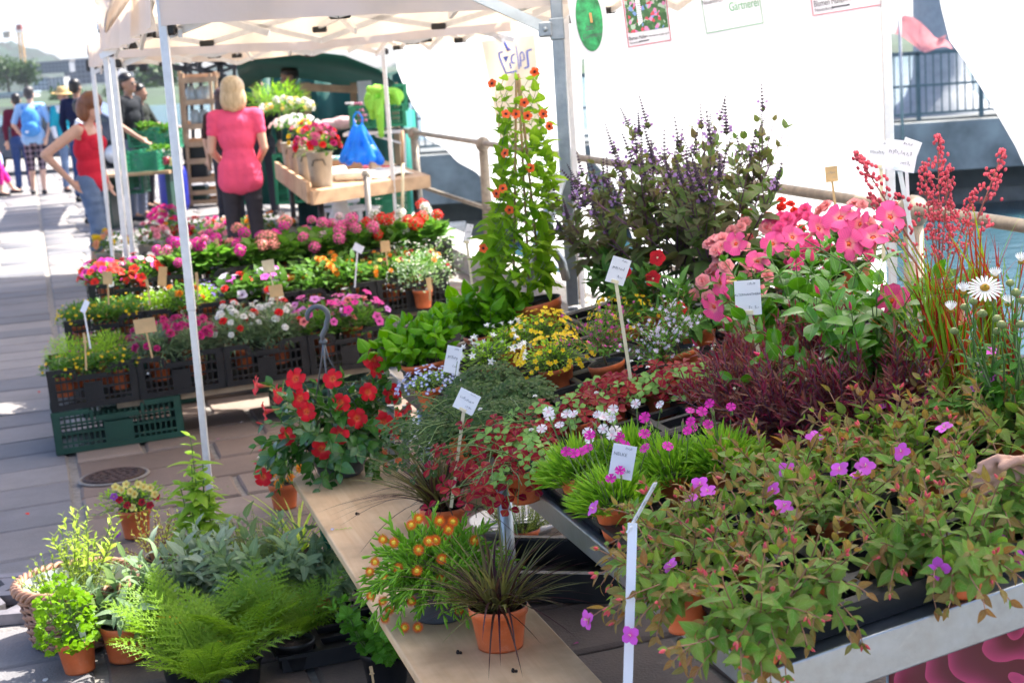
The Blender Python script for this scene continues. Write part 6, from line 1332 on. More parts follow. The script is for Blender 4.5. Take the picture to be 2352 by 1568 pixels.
# supports
for r, (P0, h_) in enumerate(rows):
    n = len(crl[r]); wv_ = Vector((UU.x, UU.y, .03))
    for k in range(2):
        a = P0+VV*(.10+.32*k)-Vector((0, 0, .0175)); q = a+wv_*(n*(CW+.012)); a = a+wv_*(.3 if r == 0 else 0)
        o = MB().beam(Vector((0, 0, 0)), q-a, .14, .03, up=(0, 0, 1)).build('support_plank', woodmat('grey support plank', (.30, .22, .14), (.42, .32, .21), (3, 30, 30), .8), None, loc=a); tag(o, ['wooden plank carrying the front row of crates', 'wooden plank carrying the middle row of crates', 'wooden plank carrying the back row of crates'][r], 'plank', 'planks under the crates')
    for k in ((0, 2.6) if r == 0 else (.1, 2.3)):
        hh = h_ if r == 0 and k == 0 else h_-.033; pp = P0+wv_*(k*(CW+.012))+VV*(-.012 if r == 0 else .02)-Vector((0, 0, h_ if r == 0 and k == 0 else h_)); pp.z = gz(pp.x)+.004
        crate(['dark green slotted crate standing under the front black crates', 'dark green slotted crate under the middle row of crates', 'dark green slotted crate under the back row of crates'][r] if k < 1 else ['dark green crate hidden below the carnations', 'dark green crate hidden below the orange zinnias', 'dark green crate hidden below the geraniums'][r], pp, M_CRG, .60, .40, hh-.006, 'green_crate')
a_ = C[0][0]
for i in range(3): bedding('creeping_zinnia_plant', 'yellow creeping zinnia at the front of the lowest crate', a_, -.13+.13*i, -.19, 'low', [(SM_['yel'], .017)], 16, .01, 'yellow creeping zinnias in the lowest crate', lo=.1)
for i in range(2): 
    for j in range(2): bedding('gypsophila_plant', 'fine green mound with pinkish haze behind the yellow zinnias', a_, -.09+.18*i, .0+.15*j, 'fine', [(SM_['mag'], .008)], 26, .005, 'fine green mounds', sc=1.05, lo=.1)
fill(C[0][1], 'crimson carnation in black crate', 'carnation_plant', 'carnation', [(CA['crimson'], .042)], 12, lift=.03); fill(C[0][2], 'white carnation in black crate', 'carnation_plant', 'carnation', [(CA['white'], .042), (CA['white'], .04), (CA['white'], .04), (CA['impr'], .04)], 15, lift=.04, sc=1.1)
fill(C[0][3], 'pink and lilac pelargonium in black crate', 'pelargonium_plant', 'petunia', [(FU['bicol'], .046), (FU['bilil'], .05), (FU['bisal'], .042), (FU['gmag'], .045)], 13, lift=.035, sc=1.1)
fill(C[1][0], 'yellow creeping zinnia in black crate', 'creeping_zinnia_plant', 'low', [(SM_['yel'], .018)], 14, 3, 3, lift=.012, lo=.2)
b_ = C[1][1]
for i, (sx, sy, sp, fk, s, n, lb) in enumerate(((-.12, -.12, 'small', 'white', .012, 22, 'white flowered bedding plant beside the marigolds'), (-.12, .12, 'small', 'white', .012, 26, 'white flowered bedding plant at the back of its crate'), (.02, -.16, 'zinnia', None, .045, 2, 'orange marigold in front of the white tent pole'), (.03, .1, 'zinnia', None, .045, 2, 'orange marigold behind, next to the lobelia'), (.13, -.08, 'small', 'blu', .016, 34, 'violet blue lobelia beside the marigolds'), (.13, .14, 'small', 'blu', .016, 20, 'violet blue lobelia at the crate corner'))):
    bedding('bedding_plant', lb, b_, sx, sy, sp, [(SM_[fk], s)] if fk else [(PO['orange'], .05)], n, .015, sc=.75)
fill(C[1][2], 'red and lilac begonia in black crate', 'begonia_plant', 'begonia', [(BF['impr'], .05), (BF['gred'], .045), (FU['lilac'], .055), (FU['lil'], .05)], 6, lift=.02, sc=.9)
fill(C[1][3], 'orange zinnia in black crate', 'zinnia_plant', 'zinnia', [(PO['orange'], .055)], 4, lift=.025, sc=1.05); 
fill(C[1][4], 'mixed red and orange lantana in black crate', 'lantana_plant', 'petunia', [(PO['dkred'], .036), (PO['orange'], .034), (PO['cream'], .034)], 9, lift=.02, sc=1.05)
fill(C[2][0], 'scarlet and magenta petunia in black crate', 'petunia_plant', 'petunia', [(FU['gmag'], .055), (FU['gmag'], .055), (FU['gred'], .05), (FU['gred'], .05), (FU['white'], .045)], 18, lift=.02, lo=.1)
fill(C[2][1], 'magenta and pale pink geranium in black crate', 'geranium_plant', 'geranium', [(UM['gmag'], .064), (UM['gmag'], .07), (UM['gpale'], .064), (UM['gpink'], .058)], 5, lift=.065)
fill(C[2][2], 'salmon and magenta geranium in black crate', 'geranium_plant', 'geranium', [(UM['gsal'], .076), (UM['gsal'], .07), (UM['gmag'], .064)], 4, lift=.068)
fill(C[2][3], 'pink geranium in black crate', 'geranium_plant', 'geranium', [(UM['gpink'], .07), (UM['gpink'], .07), (UM['gpale'], .064)], 5, lift=.068)
fill(C[2][4], 'scarlet geranium in black crate', 'geranium_plant', 'geranium', [(UM['gred'], .076), (UM['gred'], .076), (UM['white'], .064)], 5, lift=.068)
# thyme mound and white mist plants to the right of the middle row
for px, py, sp, fk, s, n, lb, sc in ((830, 690, 'fine', 'white', .008, 12, 'small green thyme cushion between the crates', .7), (940, 705, 'mist', 'white', .011, 110, 'white misty spurge beside the basil bowls', 1.6), (1010, 690, 'mist', 'white', .011, 110, 'white misty spurge behind the larger basil', 1.6), (975, 730, 'mist', 'white', .011, 100, 'white misty spurge in front of the lantanas', 1.55)):
    q = gp(px, py, .30); T_ = thing('holder', '', '', q); T_.rotation_euler = (0, 0, 0); T_.matrix_basis = Matrix.Translation(q); o = bedding('spurge_plant' if sp == 'mist' else 'thyme_plant', lb, T_, 0, 0, sp, [(SM_[fk], s)], n, .012, sc=sc, lo=.05); bpy.data.objects.remove(T_)
o = MB().box((0, 0, -.16), (.62, .5, .30), 0, None, .01).build('display_block', mat('dark display box', (.03, .03, .032), .6), None, loc=gp(975, 735, .30)+Vector((0, .12, .012))); tag(o, 'dark box stand carrying the white misty spurges', 'stand')
# tags in the crates
for top, bot, d, wp, hp_, m, ti, lb, fc in (((247, 638), (250, 700), 8.6, 22, 30, M_TAN, .05, 'tan plywood tag in the crate of yellow zinnias', (0, -1, .1)), ((333, 748), (350, 822), 7.75, 50, 34, M_TAN, -.08, 'wide tan plywood tag above the crimson carnations', (0, -1, .1)), ((195, 704), (208, 800), 7.8, 16, 30, M_CARD, .5, 'white card on white stake above the fine green mounds', (-.6, -1, .1)), ((194, 775), (198, 850), 7.6, 6, 22, M_TAN, -.05, 'bare tan stake in the yellow zinnias', (0, -1, .1)), ((373, 635), (376, 668), 8.8, 20, 46, M_TAN, .15, 'tan tag half hidden behind the white pole', (.5, -1, .1)), ((338, 650), (345, 700), 8.5, 7, 18, M_TAN, -.1, 'bare tan stake behind the marigolds', (0, -1, .1)), ((452, 640), (455, 690), 8.6, 7, 30, M_TAN, 0, 'bare tan stake among the blue lobelia', (0, -1, .1)),
        ((617, 612), (627, 655), 8.6, 28, 30, M_CREAM, -.1, 'pale tag standing above the red begonias', (0, -1, .1)), ((634, 668), (640, 725), 8.3, 32, 28, M_TAN, -.1, 'tan tag in front of the lilac begonias', (0, -1, .1)), ((823, 570), (815, 660), 8.5, 26, 18, M_CARD, .5, 'white tilted card on white stake in front of the pink geraniums', (-.2, -1, .4)), ((885, 566), (890, 610), 8.9, 22, 26, M_TAN, -.03, 'tan tag in front of the scarlet geraniums', (0, -1, .1)), ((986, 652), (988, 690), 7.6, 12, 30, M_TAN, -.1, 'narrow tan tag in the misty spurge', (.3, -1, .1)), ((498, 560), (502, 600), 9.4, 8, 24, M_TAN, 0, 'bare tan stake among the magenta geraniums', (0, -1, .1))):
    label('price_tag', lb, top, bot, d, wp, hp_, m, m, ti, fc, None, sw=.008)
# ================================================================== manhole and drain
p = gp(262, 1095); t = thing('manhole_cover', 'round rusty iron manhole cover in the paving', 'manhole cover', (p.x, p.y, p.z+.002), None); M_IRON = mat('rusty cast iron', (.075, .045, .038), .7, .4, var=.4, scale=30, bump=.4); t.matrix_basis = Matrix.Translation(p+Vector((0, 0, .002))) @ slope
k = MB(); k.lathe([(.135, 0), (.135, .010), (.125, .012), (.12, .010), (.0, .010)], 40); k.build('plate', M_IRON, t, True)
rm = MB()
for r_ in (.10, .065, .03): 
    for q in range(int(r_*170)): a = 2*math.pi*q/int(r_*170); rm.box((r_*math.cos(a), r_*math.sin(a), .011), (.016, .016, .005), 0, rotz(0))
rm.build('raised_studs', M_IRON, t); k = MB(); k.lathe([(.14, .0), (.14, .004), (.155, .005), (.158, 0)], 40); k.build('frame_ring', M_MORT, t, True)
a_, b_ = gp(-60, 1440), gp(150, 1418); ux = (b_-a_); ux.z = 0; ux.normalize(); vy = Vector((-ux.y, ux.x, 0)); t = thing('drain_grate', 'heavy cast iron drain grate with chevron slots', 'drain grate', (a_.x, a_.y, gz(a_.x)+.006), Matrix(((ux.x, vy.x, 0), (ux.y, vy.y, 0), (0, 0, 1)))); M_GI = mat('worn grate iron', (.21, .19, .20), .5, .5, var=.2, scale=12, bump=.2); D_ = (gp(0, 1350)-a_).dot(vy)
MB().box((.45, D_/2, -.003), (1.0, D_, .004)).build('shaft_shade_plate', mat('painted shaft shade', (.006, .006, .006), .9), t)  # black plate painted in for the shade down in the slots
rows_y = (0, D_*.5, D_)
for y in rows_y: MB().box((.45, y, .02), (1.0, .05, .036)).build('rail', M_GI, t)
for j in range(2):
    for q in range(9): x = -.02+.115*q; b = MB(); y0, y1 = rows_y[j]+.02, rows_y[j+1]-.02; ym = (y0+y1)/2; b.prism([(x, y0), (x+.055, y0), (x+.10, ym), (x+.055, y1), (x, y1), (x+.045, ym)], .002, .036); b.build('chevron_bar', M_GI, t)

# fallen petals and leaves on the paving
FP = [tmesh('fallen_petal', leaf(.8, 3, 1, .1, .3, 'round'), [PM[k]]) for k in ('gmag', 'white', 'gred')]+[tmesh('fallen_leaf', leaf(.5, 4, 1, .2, .5, 'ovate'), [ML['dk']])]
for k, (px, py) in enumerate(((500, 1010), (560, 970), (90, 900), (520, 1120), (250, 1165), (600, 1050), (60, 1180), (470, 960), (1330, 1480), (110, 1560))):
    q = gp(px, py); o = obj('fallen_petal' if k % 4 < 3 else 'fallen_leaf', FP[k % 4], None); o.location = q+Vector((0, 0, .006)); o.scale = (.022,)*3; o.rotation_euler = (0, 0, k*1.7); tag(o, ['magenta petal fallen on the paving', 'white petal fallen on the paving', 'red petal fallen on the paving', 'green leaf fallen on the paving'][k % 4], 'petal' if k % 4 < 3 else 'leaf', 'fallen petals on the paving')
# ================================================================== people
M_FAIR = mat('fair skin', (.62, .36, .25), .5, var=.06, scale=10); M_DARKS = mat('tanned skin', (.36, .19, .12), .5, var=.06, scale=10)
M_EYE = mat('eye', (.03, .02, .02), .3); M_LIP = mat('lips', (.45, .14, .12), .5)
def fold_cloth(name, c, rough=.85, sc=7.0, c2=None, plaid=None):
    if name in MATS: return MATS[name]
    m, t, b = nmat(name); MATS[name] = m; tc = N(t, 'ShaderNodeTexCoord'); nz = N(t, 'ShaderNodeTexNoise', i_Scale=sc, i_Detail=3.0, i_Distortion=1.2); t.links.new(tc.outputs['Object'], nz.inputs[0])
    col = mixc(t, nz.outputs[0], tuple(q*.85 for q in c), c2 or tuple(min(1, q*1.1) for q in c))
    if plaid:
        sp = N(t, 'ShaderNodeSeparateXYZ'); t.links.new(tc.outputs['Object'], sp.inputs[0]); s = []
        for a in (0, 2): s.append(mathn(t, 'GREATER_THAN', mathn(t, 'FRACT', mathn(t, 'MULTIPLY', sp.outputs[a], 11.0)), .6))
        col = mixc(t, mathn(t, 'MULTIPLY', mathn(t, 'ADD', s[0], s[1]), .45), col, plaid)
    t.links.new(col, b.inputs['Base Color']); b.inputs['Roughness'].default_value = rough; b.inputs['Specular IOR Level'].default_value = .15
    bp = N(t, 'ShaderNodeBump', i_Strength=.6, i_Distance=.03); t.links.new(nz.outputs[0], bp.inputs['Height']); t.links.new(bp.outputs[0], b.inputs['Normal']); return m
def person(label, px, py, H, yaw, shirt, trous, hair, skin=M_FAIR, arms=None, legs=None, sleeve=.5, trou_len=1.0, hairtype='short', tunic=.90, lean=0, headtilt=0, build=1.0, shoe=None, shirt_low=None, z=None, extra=None, vox=.0125, d=None, tank=False, group=None):
    p = gp(px, py) if d is None else at_d(px, py, d)
    if d is not None: p.z = gz(p.x)
    s = H/1.70; t = thing('person', label, 'person', p, None, group); t.rotation_euler = (0, 0, R(yaw)); t.scale = (s, s, s); w_ = build
    sh = {-1: Vector((-.185*w_, lean*1.0, 1.405)), 1: Vector((.185*w_, lean*1.0, 1.405))}; hip = {-1: Vector((-.088*w_, 0, .90)), 1: Vector((.088*w_, 0, .90))}
    arms = arms or {}; legs = legs or {}
    A = {}; L = {}
    for q in (-1, 1):
        e, wr = arms.get(q, ((.05, .02, -.27), (.04, -.06, -.50))); A[q] = (sh[q], sh[q]+Vector((q*e[0], e[1], e[2])), sh[q]+Vector((q*wr[0], wr[1], wr[2])))
        k, a = legs.get(q, ((.01, -.02, .50), (.02, .02, .085))); L[q] = (hip[q], Vector((hip[q].x+q*k[0], k[1], k[2])), Vector((hip[q].x+q*a[0], a[1], a[2])))
    nk = Vector((0, lean*1.05, 1.46)); hc = Vector((0, lean*1.1-.02-.11*math.sin(headtilt), 1.605-.03*(1-math.cos(headtilt))))
    def tors(g): return [((0, .0, .92), (.155*w_+g, .112*w_+g, .11+g)), ((0, lean*.3, 1.06), (.132*w_+g, .098*w_+g, .12+g)), ((0, lean*.7, 1.22), (.152*w_+g, .108*w_+g, .13+g)), ((0, lean, 1.34), (.165*w_+g, .10*w_+g, .10+g)), (tuple(sh[-1]+Vector((.02, 0, .0))), tuple(sh[1]+Vector((-.02, 0, 0))), .056+g, .056+g)]
    caps = tors(-.012)+[(tuple(nk-Vector((0, 0, .07))), tuple(hc), .054, .05)]
    hd = Matrix.Rotation(headtilt, 3, 'X')
    def hpnt(v): return tuple(hc+hd @ Vector(v))
    caps += [(hpnt((0, .01, .03)), (.078, .095, .10)), (hpnt((0, -.025, -.03)), (.062, .07, .085)), (hpnt((0, -.062, -.078)), (.028, .026, .026)), (hpnt((0, -.102, -.012)), (.012, .016, .022)), (hpnt((-.08, .01, -.01)), (.010, .02, .03)), (hpnt((.08, .01, -.01)), (.010, .02, .03))]
    for q in (-1, 1):
        a, e, wv_ = A[q]; caps += [(a, e, .050*w_, .040*w_), (e, wv_, .038*w_, .026)]; dr = (wv_-e).normalized(); sd_ = dr.cross(Vector((0, 1, .2))).normalized(); pa = wv_+dr*.075; caps += [(wv_, pa, .027, .030)]
        for j in range(4): o = sd_*(.026-.017*j); caps += [(pa+o, pa+o+dr*(.045+.012*(j in (1, 2)))+Vector((0, -.012, 0)), .0105, .009), (pa+o+dr*.05+Vector((0, -.012, 0)), pa+o+dr*.075+Vector((0, -.03, 0)), .009, .008)]
        caps += [(wv_+dr*.03+sd_*.03, wv_+dr*.07+sd_*.058+Vector((0, -.02, 0)), .012, .010)]
        a, k, an = L[q]; caps += [(a, k, .082*w_, .055*w_), (k, k.lerp(an, .35), .052*w_, .054*w_), (k.lerp(an, .35), an, .053*w_, .034), (an, an+Vector((0, -.12, -.045)), .036, .028)]
    blob('body', caps, skin, t, vox, 1)
    if shirt:
        g = .014; cl = [c for c in tors(g)]
        if tank: cl = cl[:3]+[((0, lean, 1.31), (.145*w_, .105*w_, .09)), (tuple(sh[-1]+Vector((.075, .0, .035))), tuple(sh[-1]+Vector((.085, -.02, -.06))), .03, .05), (tuple(sh[1]+Vector((-.075, 0, .035))), tuple(sh[1]+Vector((-.085, -.02, -.06))), .03, .05), ((-.07, -.09, 1.27), (.07, .06, .075)), ((.07, -.09, 1.27), (.07, .06, .075))]
        if tunic < .9: cl += [((q*.072*w_, .012, .96), (q*.078*w_, .012, tunic+.06), .118*w_, .122*w_, (1, 1.08)) for q in (-1, 1)]+[((0, .012, .96), (0, .012, tunic+.06), .13*w_, .13*w_)]
        for q in (-1, 1):
            a, e, wv_ = A[q]
            if sleeve > 0: en = a.lerp(e, min(1, sleeve*2)); cl.append((a, en, .064*w_, .056*w_))
            if sleeve > .5: cl.append((e, e.lerp(wv_, sleeve*2-1), .054*w_, .042))
        if not tank: cl += [((-.06, -.085+lean, 1.27), (.07, .05, .07)), ((.06, -.085+lean, 1.27), (.07, .05, .07))] if 'woman' in label and yaw < 150 else []
        blob('shirt', cl, shirt, t, .014, 1)
    if trous:
        cl = [((0, .012, .93), (.158*w_+.008, .118*w_+.008, .10)), ((0, .03, .87), (.15*w_+.008, .12*w_, .09))] if tunic > .86 else [((0, .012, .84), (.15*w_, .11*w_, .07))]
        for q in (-1, 1):
            a, k, an = L[q]; cl.append((a, k, .095*w_, .070*w_))
            if trou_len > .5: cl.append((k, k.lerp(an, trou_len*2-1), .068*w_, .060*w_))
        blob('trousers', cl, trous, t, .014, 1)
    if hair:
        if hairtype == 'bob': hcps = [(hpnt((0, .025, .05)), (.105, .112, .10)), (hpnt((-.062, .04, -.05)), (.052, .068, .105)), (hpnt((.062, .04, -.05)), (.052, .068, .105)), (hpnt((0, .075, -.05)), (.095, .055, .115))]
        elif hairtype == 'long': hcps = [(hpnt((0, .025, .05)), (.098, .105, .10)), (hpnt((0, .07, -.10)), (.09, .05, .18))]
        else: hcps = [(hpnt((0, .022, .06)), (.088, .100, .082)), (hpnt((0, .055, .01)), (.078, .06, .085))]
        blob('hair', hcps, hair, t, .011, 1)
    for q in (-1, 1):
        an = L[q][2]; blob('shoe', [((an.x, an.y+.03, an.z-.045), (an.x, an.y-.14, an.z-.055), .042, .034)], shoe or mat('dark shoe', (.02, .02, .022), .5), t, .012, 1)
        MB().ell(hpnt((q*.032, -.083, .012)), (.012, .007, .007), 8, 6).build('eye', M_EYE, t, True)
    MB().ell(hpnt((0, -.088, -.048)), (.022, .008, .006), 10, 6).build('mouth', M_LIP, t, True)
    t['hc'] = 0; del t['hc']
    if extra: extra(t, hpnt, A, L)
    return t
P_SH = fold_cloth('coral pink jersey', (.86, .10, .20)); CHAR = fold_cloth('charcoal trousers', (.045, .042, .05)); BLOND = hairmat('blond hair', (.40, .27, .13), (.68, .52, .30)); BROWN = hairmat('chestnut hair', (.10, .035, .015), (.26, .10, .04)); BLACKH = mat('black hair', (.012, .010, .010), .4, var=.3, scale=60); GREYH = mat('grey hair', (.20, .17, .15), .5, var=.4, scale=60)
DENIM = fold_cloth('blue denim', (.085, .13, .24), c2=(.22, .30, .42), sc=4)
person('woman in coral pink top and dark trousers standing with her back turned', 574, 640, 1.70, 182, P_SH, CHAR, BLOND, arms={-1: ((.04, .02, -.28), (-.05, -.17, -.44)), 1: ((.04, .02, -.28), (-.05, -.17, -.44))}, sleeve=.22, hairtype='bob', tunic=.80, build=1.0)
person('woman in red tank top and rolled jeans with hand on hip', 236, 640, 1.66, 78, fold_cloth('red tank top', (.62, .025, .05)), DENIM, BROWN, arms={-1: ((.20, .24, -.20), (.03, .10, -.46)), 1: ((.0, .02, -.28), (-.02, -.06, -.50))}, sleeve=0, trou_len=.72, hairtype='bob', tank=True, headtilt=.45, build=1.12, legs={-1: ((.0, -.06, .50), (.0, .03, .085)), 1: ((.0, .02, .5), (.0, .07, .085))})
def pack(t, h, A, L):
    blob('backpack', [((0, .17, 1.2), (.15, .09, .20)), ((0, .19, 1.05), (.16, .10, .12)), ((0, .25, 1.08), (.12, .06, .10))], fold_cloth('blue backpack', (.04, .20, .55), c2=(.12, .36, .75)), t, .014, 1); MB().box((.05, .30, 1.02), (.05, .012, .03)).build('badge', M_CARD, t)
    for q in (-1, 1): MB().tube([(q*.11, .12, 1.38), (q*.13, -.02, 1.46), (q*.13, -.12, 1.36), (q*.12, -.08, 1.1)], .02, 6).build('strap', MATS['blue backpack'], t, True)
person('man with blue backpack and plaid shorts walking away', 92, 446, 1.80, 187, fold_cloth('light blue shirt', (.30, .48, .72)), fold_cloth('plaid shorts', (.02, .015, .03), plaid=(.35, .25, .28)), mat('greying black hair', (.05, .045, .045), .5, var=.5, scale=60), arms={-1: ((.10, .03, -.27), (.04, .10, -.48)), 1: ((.10, .05, -.26), (.0, -.05, -.46))}, sleeve=.42, trou_len=.60, extra=pack, legs={-1: ((.0, .0, .5), (.0, .10, .085)), 1: ((.0, -.02, .5), (.02, -.03, .085))}, tunic=.84)
person('person in dark jacket with maroon sleeve beside the backpack man', 60, 440, 1.70, 200, fold_cloth('maroon jacket', (.10, .012, .03)), fold_cloth('dark blue jeans', (.03, .06, .16)), BLACKH, sleeve=.9, trou_len=.95)
def shopping(t, h, A, L): blob('shopping_bag', [((.30, -.05, .62), (.15, .10, .20)), ((.30, -.05, .45), (.16, .11, .08))], fold_cloth('blue patterned bag', (.06, .25, .65), c2=(.75, .80, .9), sc=14), t, .016, 1)
person('woman in magenta trousers and white top stepping along', -8, 452, 1.62, 100, fold_cloth('white summer top', (.75, .72, .78)), fold_cloth('magenta trousers', (.72, .03, .28)), BROWN, sleeve=.35, trou_len=.8, extra=shopping, legs={-1: ((.0, -.12, .50), (.0, -.10, .085)), 1: ((.0, -.10, .52), (.0, -.30, .11))}, tunic=.72)
def hat(t, h, A, L):
    k = MB(); k.lathe([(.0, .13), (.085, .125), (.10, .05), (.105, .03), (.19, .015), (.2, .02), (.19, .025)], 28); o = k.build('straw_hat', mat('straw hat', (.50, .34, .14), .8, var=.2, scale=60), t, True); o.location = Vector(h((0, .01, .045))); o.rotation_euler = (.12, 0, 0)
    blob('jacket', [((0, .0, 1.0), (.20, .14, .2)), ((0, 0, 1.25), (.20, .135, .18)), ((0, 0, .85), (.20, .14, .12)), tuple([A[-1][0], A[-1][1], .07, .06]), tuple([A[1][0], A[1][1], .07, .06])], fold_cloth('turquoise jacket', (.02, .32, .42)), t, .016, 1)
person('man in straw hat and turquoise jacket', 168, 440, 1.72, 40, fold_cloth('white shirt', (.7, .7, .72)), DENIM, BROWN, M_DARKS, sleeve=.9, extra=hat, trou_len=.95)
person('man with black hair in navy jacket seen from behind', 200, 462, 1.86, 170, fold_cloth('navy jacket', (.012, .016, .05)), fold_cloth('dark blue jeans', (.03, .06, .16)), BLACKH, M_DARKS, sleeve=.95, trou_len=.95)
person('dark haired person in white tee behind the woman in red', 212, 512, 1.58, 95, fold_cloth('white tee', (.75, .75, .78)), fold_cloth('dark blue jeans', (.03, .06, .16)), BLACKH, sleeve=.35, trou_len=.95)
def glasses(t, h, A, L):
    for q in (-1, 1): MB().ell(h((q*.034, -.092, .012)), (.026, .008, .018), 10, 6).build('sunglass_lens', M_BLK, t, True)
person('man in black shirt wearing sunglasses at the vegetable crates', 322, 505, 1.86, 70, fold_cloth('black tee', (.022, .024, .028)), fold_cloth('grey trousers', (.16, .18, .24)), BLACKH, M_DARKS, sleeve=.42, extra=glasses, arms={-1: ((.05, .0, -.27), (.02, -.22, -.42)), 1: ((.05, 0, -.27), (0, -.25, -.35))})
person('man in dark shirt leaning over the vegetable crates', 345, 480, 1.72, 80, fold_cloth('dark olive shirt', (.03, .035, .03)), CHAR, BLACKH, M_DARKS, sleeve=.45, arms={1: ((.03, -.12, -.24), (-.02, -.38, -.30)), -1: ((.03, -.12, -.24), (-.02, -.38, -.30))})
person('vendor in plaid shirt under the green awning', 700, 478, 1.80, -80, fold_cloth('brown plaid shirt', (.06, .035, .04), plaid=(.16, .10, .10)), CHAR, mat('dark brown hair', (.03, .018, .014), .4), M_DARKS, sleeve=.9, headtilt=.25, d=19.5)
person('grey haired person behind the green foliage', 612, 470, 1.74, 180, fold_cloth('dark olive shirt', (.03, .035, .03)), CHAR, GREYH, sleeve=.9, hairtype='short', d=21)
person('dark haired customer half hidden behind the woman in pink', 536, 520, 1.60, 185, fold_cloth('brown top', (.06, .03, .025)), CHAR, mat('long brown hair', (.06, .025, .018), .45, var=.3, scale=60), hairtype='long', sleeve=.4, d=19)
# ================================================================== background stalls
M_RAW = woodmat('raw stall timber', (.42, .26, .15), (.56, .37, .22), (3, 3, 18), .75)
# wooden rack of stacked frames
p = gp(462, 476); t = thing('wooden_rack', 'tall narrow wooden rack of stacked slatted frames', 'rack', p); O = p; s_ = p.y/F_PX
def q_(px, py, dd=0): return at_d(px, py, p.y+dd)-O
for x0, x1, dd in ((418, 440, 0), (482, 502, 0), (412, 434, .35), (494, 512, .35)): MB().beam(q_(x1, 474, dd), q_(x0, 168 if dd == 0 else 164, dd), .055, .04).build('upright', M_RAW, t)
for k, y in enumerate((186, 237, 292, 333, 372, 415, 444, 466)):
    xs = 418+.072*(y-170); MB().beam(q_(xs-4, y, -.03), q_(xs+80, y-5, -.03), .025, .075 if k < 6 else .06).build('slat', M_RAW, t); MB().beam(q_(xs-8, y-8, .38), q_(xs+84, y-13, .38), .025, .07).build('slat', M_RAW, t); MB().box(tuple((q_(xs, y-4, 0)+q_(xs+76, y-8, .36))/2), (.46, .36, .015)).build('shelf', M_RAW, t)
M_GLS = mat('glass jar', (.45, .52, .50), .15, spec=.8)
for i, (x, y) in enumerate(((440, 230), (462, 230), (478, 229), (450, 284), (472, 284))):
    k = MB(); k.lathe([(0, 0), (.07, 0), (.075, .02), (.075, .14), (.05, .17), (.05, .19), (0, .19)], 14); o = k.build('glass_jar', M_GLS, None, True, at_d(x, y, p.y+.15)); tag(o, 'pale glass jar on an upper shelf of the wooden rack', 'jar', 'glass jars on the wooden rack')
for i, (x, y) in enumerate(((452, 366), (455, 408), (452, 462))): o = MB().box((0, 0, .11), (.34, .3, .22), 0, None, .02).build('dark_crate', [M_BLK, M_BLK, M_CRG][i], None, loc=at_d(x, y, p.y+.2)); tag(o, ['black box on the middle shelf of the wooden rack', 'black box below it on the wooden rack', 'green box on the bottom shelf of the wooden rack'][i], 'box')
# green crates stall at the left with vegetables
M_VEG = mat('leafy vegetables', (.05, .15, .03), .8, var=.5, scale=20, bump=1)
for i, (x, y, d, lb) in enumerate(((270, 448, 21, 'green crate standing on the paving beside the tent pole'), (286, 398, 20, 'green crate on the stall table, nearest the tent pole'), (330, 395, 20.6, 'green crate of vegetables beside the first'), (338, 345, 21.5, 'green crate of leafy vegetables at the back of the stall'), (296, 340, 21.5, 'green crate of greens behind the man in black'))):
    q = at_d(x, y, d); c = crate(lb, q, M_CRL, .40 if i else .34, .36, .24 if i else .55, 'green_crate', 'bright green crates at the vegetable stall', (1, 0, 0))
    if i > 1: o = obj('leaf_vegetables', fol('veg', 120, .16, .10, .08, 'dk', L_OV[:2]), None, loc=c.location+Vector((0, 0, .2))); tag(o, 'heap of leafy vegetables in '+lb, 'vegetables')
t = thing('stall_table', 'trestle table of the vegetable stall', 'table', at_d(322, 470, 20.6)); t.location.z = gz(-4); MB().box((0, .3, .66), (.86, .9, .04)).build('table_top', M_RAW, t)
for sx in (-.38, .38): MB().box((sx, .3, .32), (.06, .7, .64)).build('trestle', M_CRG, t)
k = MB(); k.lathe([(0, 0), (.17, 0), (.2, .1), (.2, .5), (.18, .6), (0, .6)], 20); o = k.build('blue_barrel', mat('blue barrel plastic', (.01, .02, .30), .4), None, True, gp(404, 484)); tag(o, 'dark blue plastic barrel beside the wooden rack', 'barrel')
for i, (x, y, c_) in enumerate(((383, 372, (.30, .03, .04)), (398, 374, (.75, .62, .2)))): k = MB(); k.lathe([(0, 0), (.04, 0), (.042, .01), (.042, .09), (0, .092)], 14); o = k.build('jam_jar', mat('jar %d' % i, c_, .3), None, True, at_d(x, y+6, 20)); tag(o, ['jar of red preserve on the vegetable stall', 'jar of yellow preserve on the vegetable stall'][i], 'jar')
# dark steel frames of an unroofed stall
t = thing('market_stall', 'dark steel frame of a market stall behind the tent', 'stall frame', gp(450, 440)); O = t.location.copy(); d_ = 25; M_STL = mat('dark steel', (.05, .05, .05), .5, .5)
for x0, y0, x1, y1 in ((425, 110, 432, 420), (436, 118, 448, 420), (458, 108, 470, 420), (500, 108, 508, 300), (508, 110, 514, 300), (536, 110, 540, 200)): MB().beam(at_d(x0, y0, d_)-O, at_d(x1, y1, d_)-O, .05).build('post', M_STL, t)
for x0, y0, x1, y1 in ((395, 150, 520, 175), (400, 135, 500, 170), (500, 168, 640, 118), (470, 160, 600, 112), (420, 160, 530, 112), (440, 130, 560, 160), (398, 158, 440, 165)): MB().beam(at_d(x0, y0, d_-.1)-O, at_d(x1, y1, d_-.1)-O, .045).build('brace', M_STL, t)
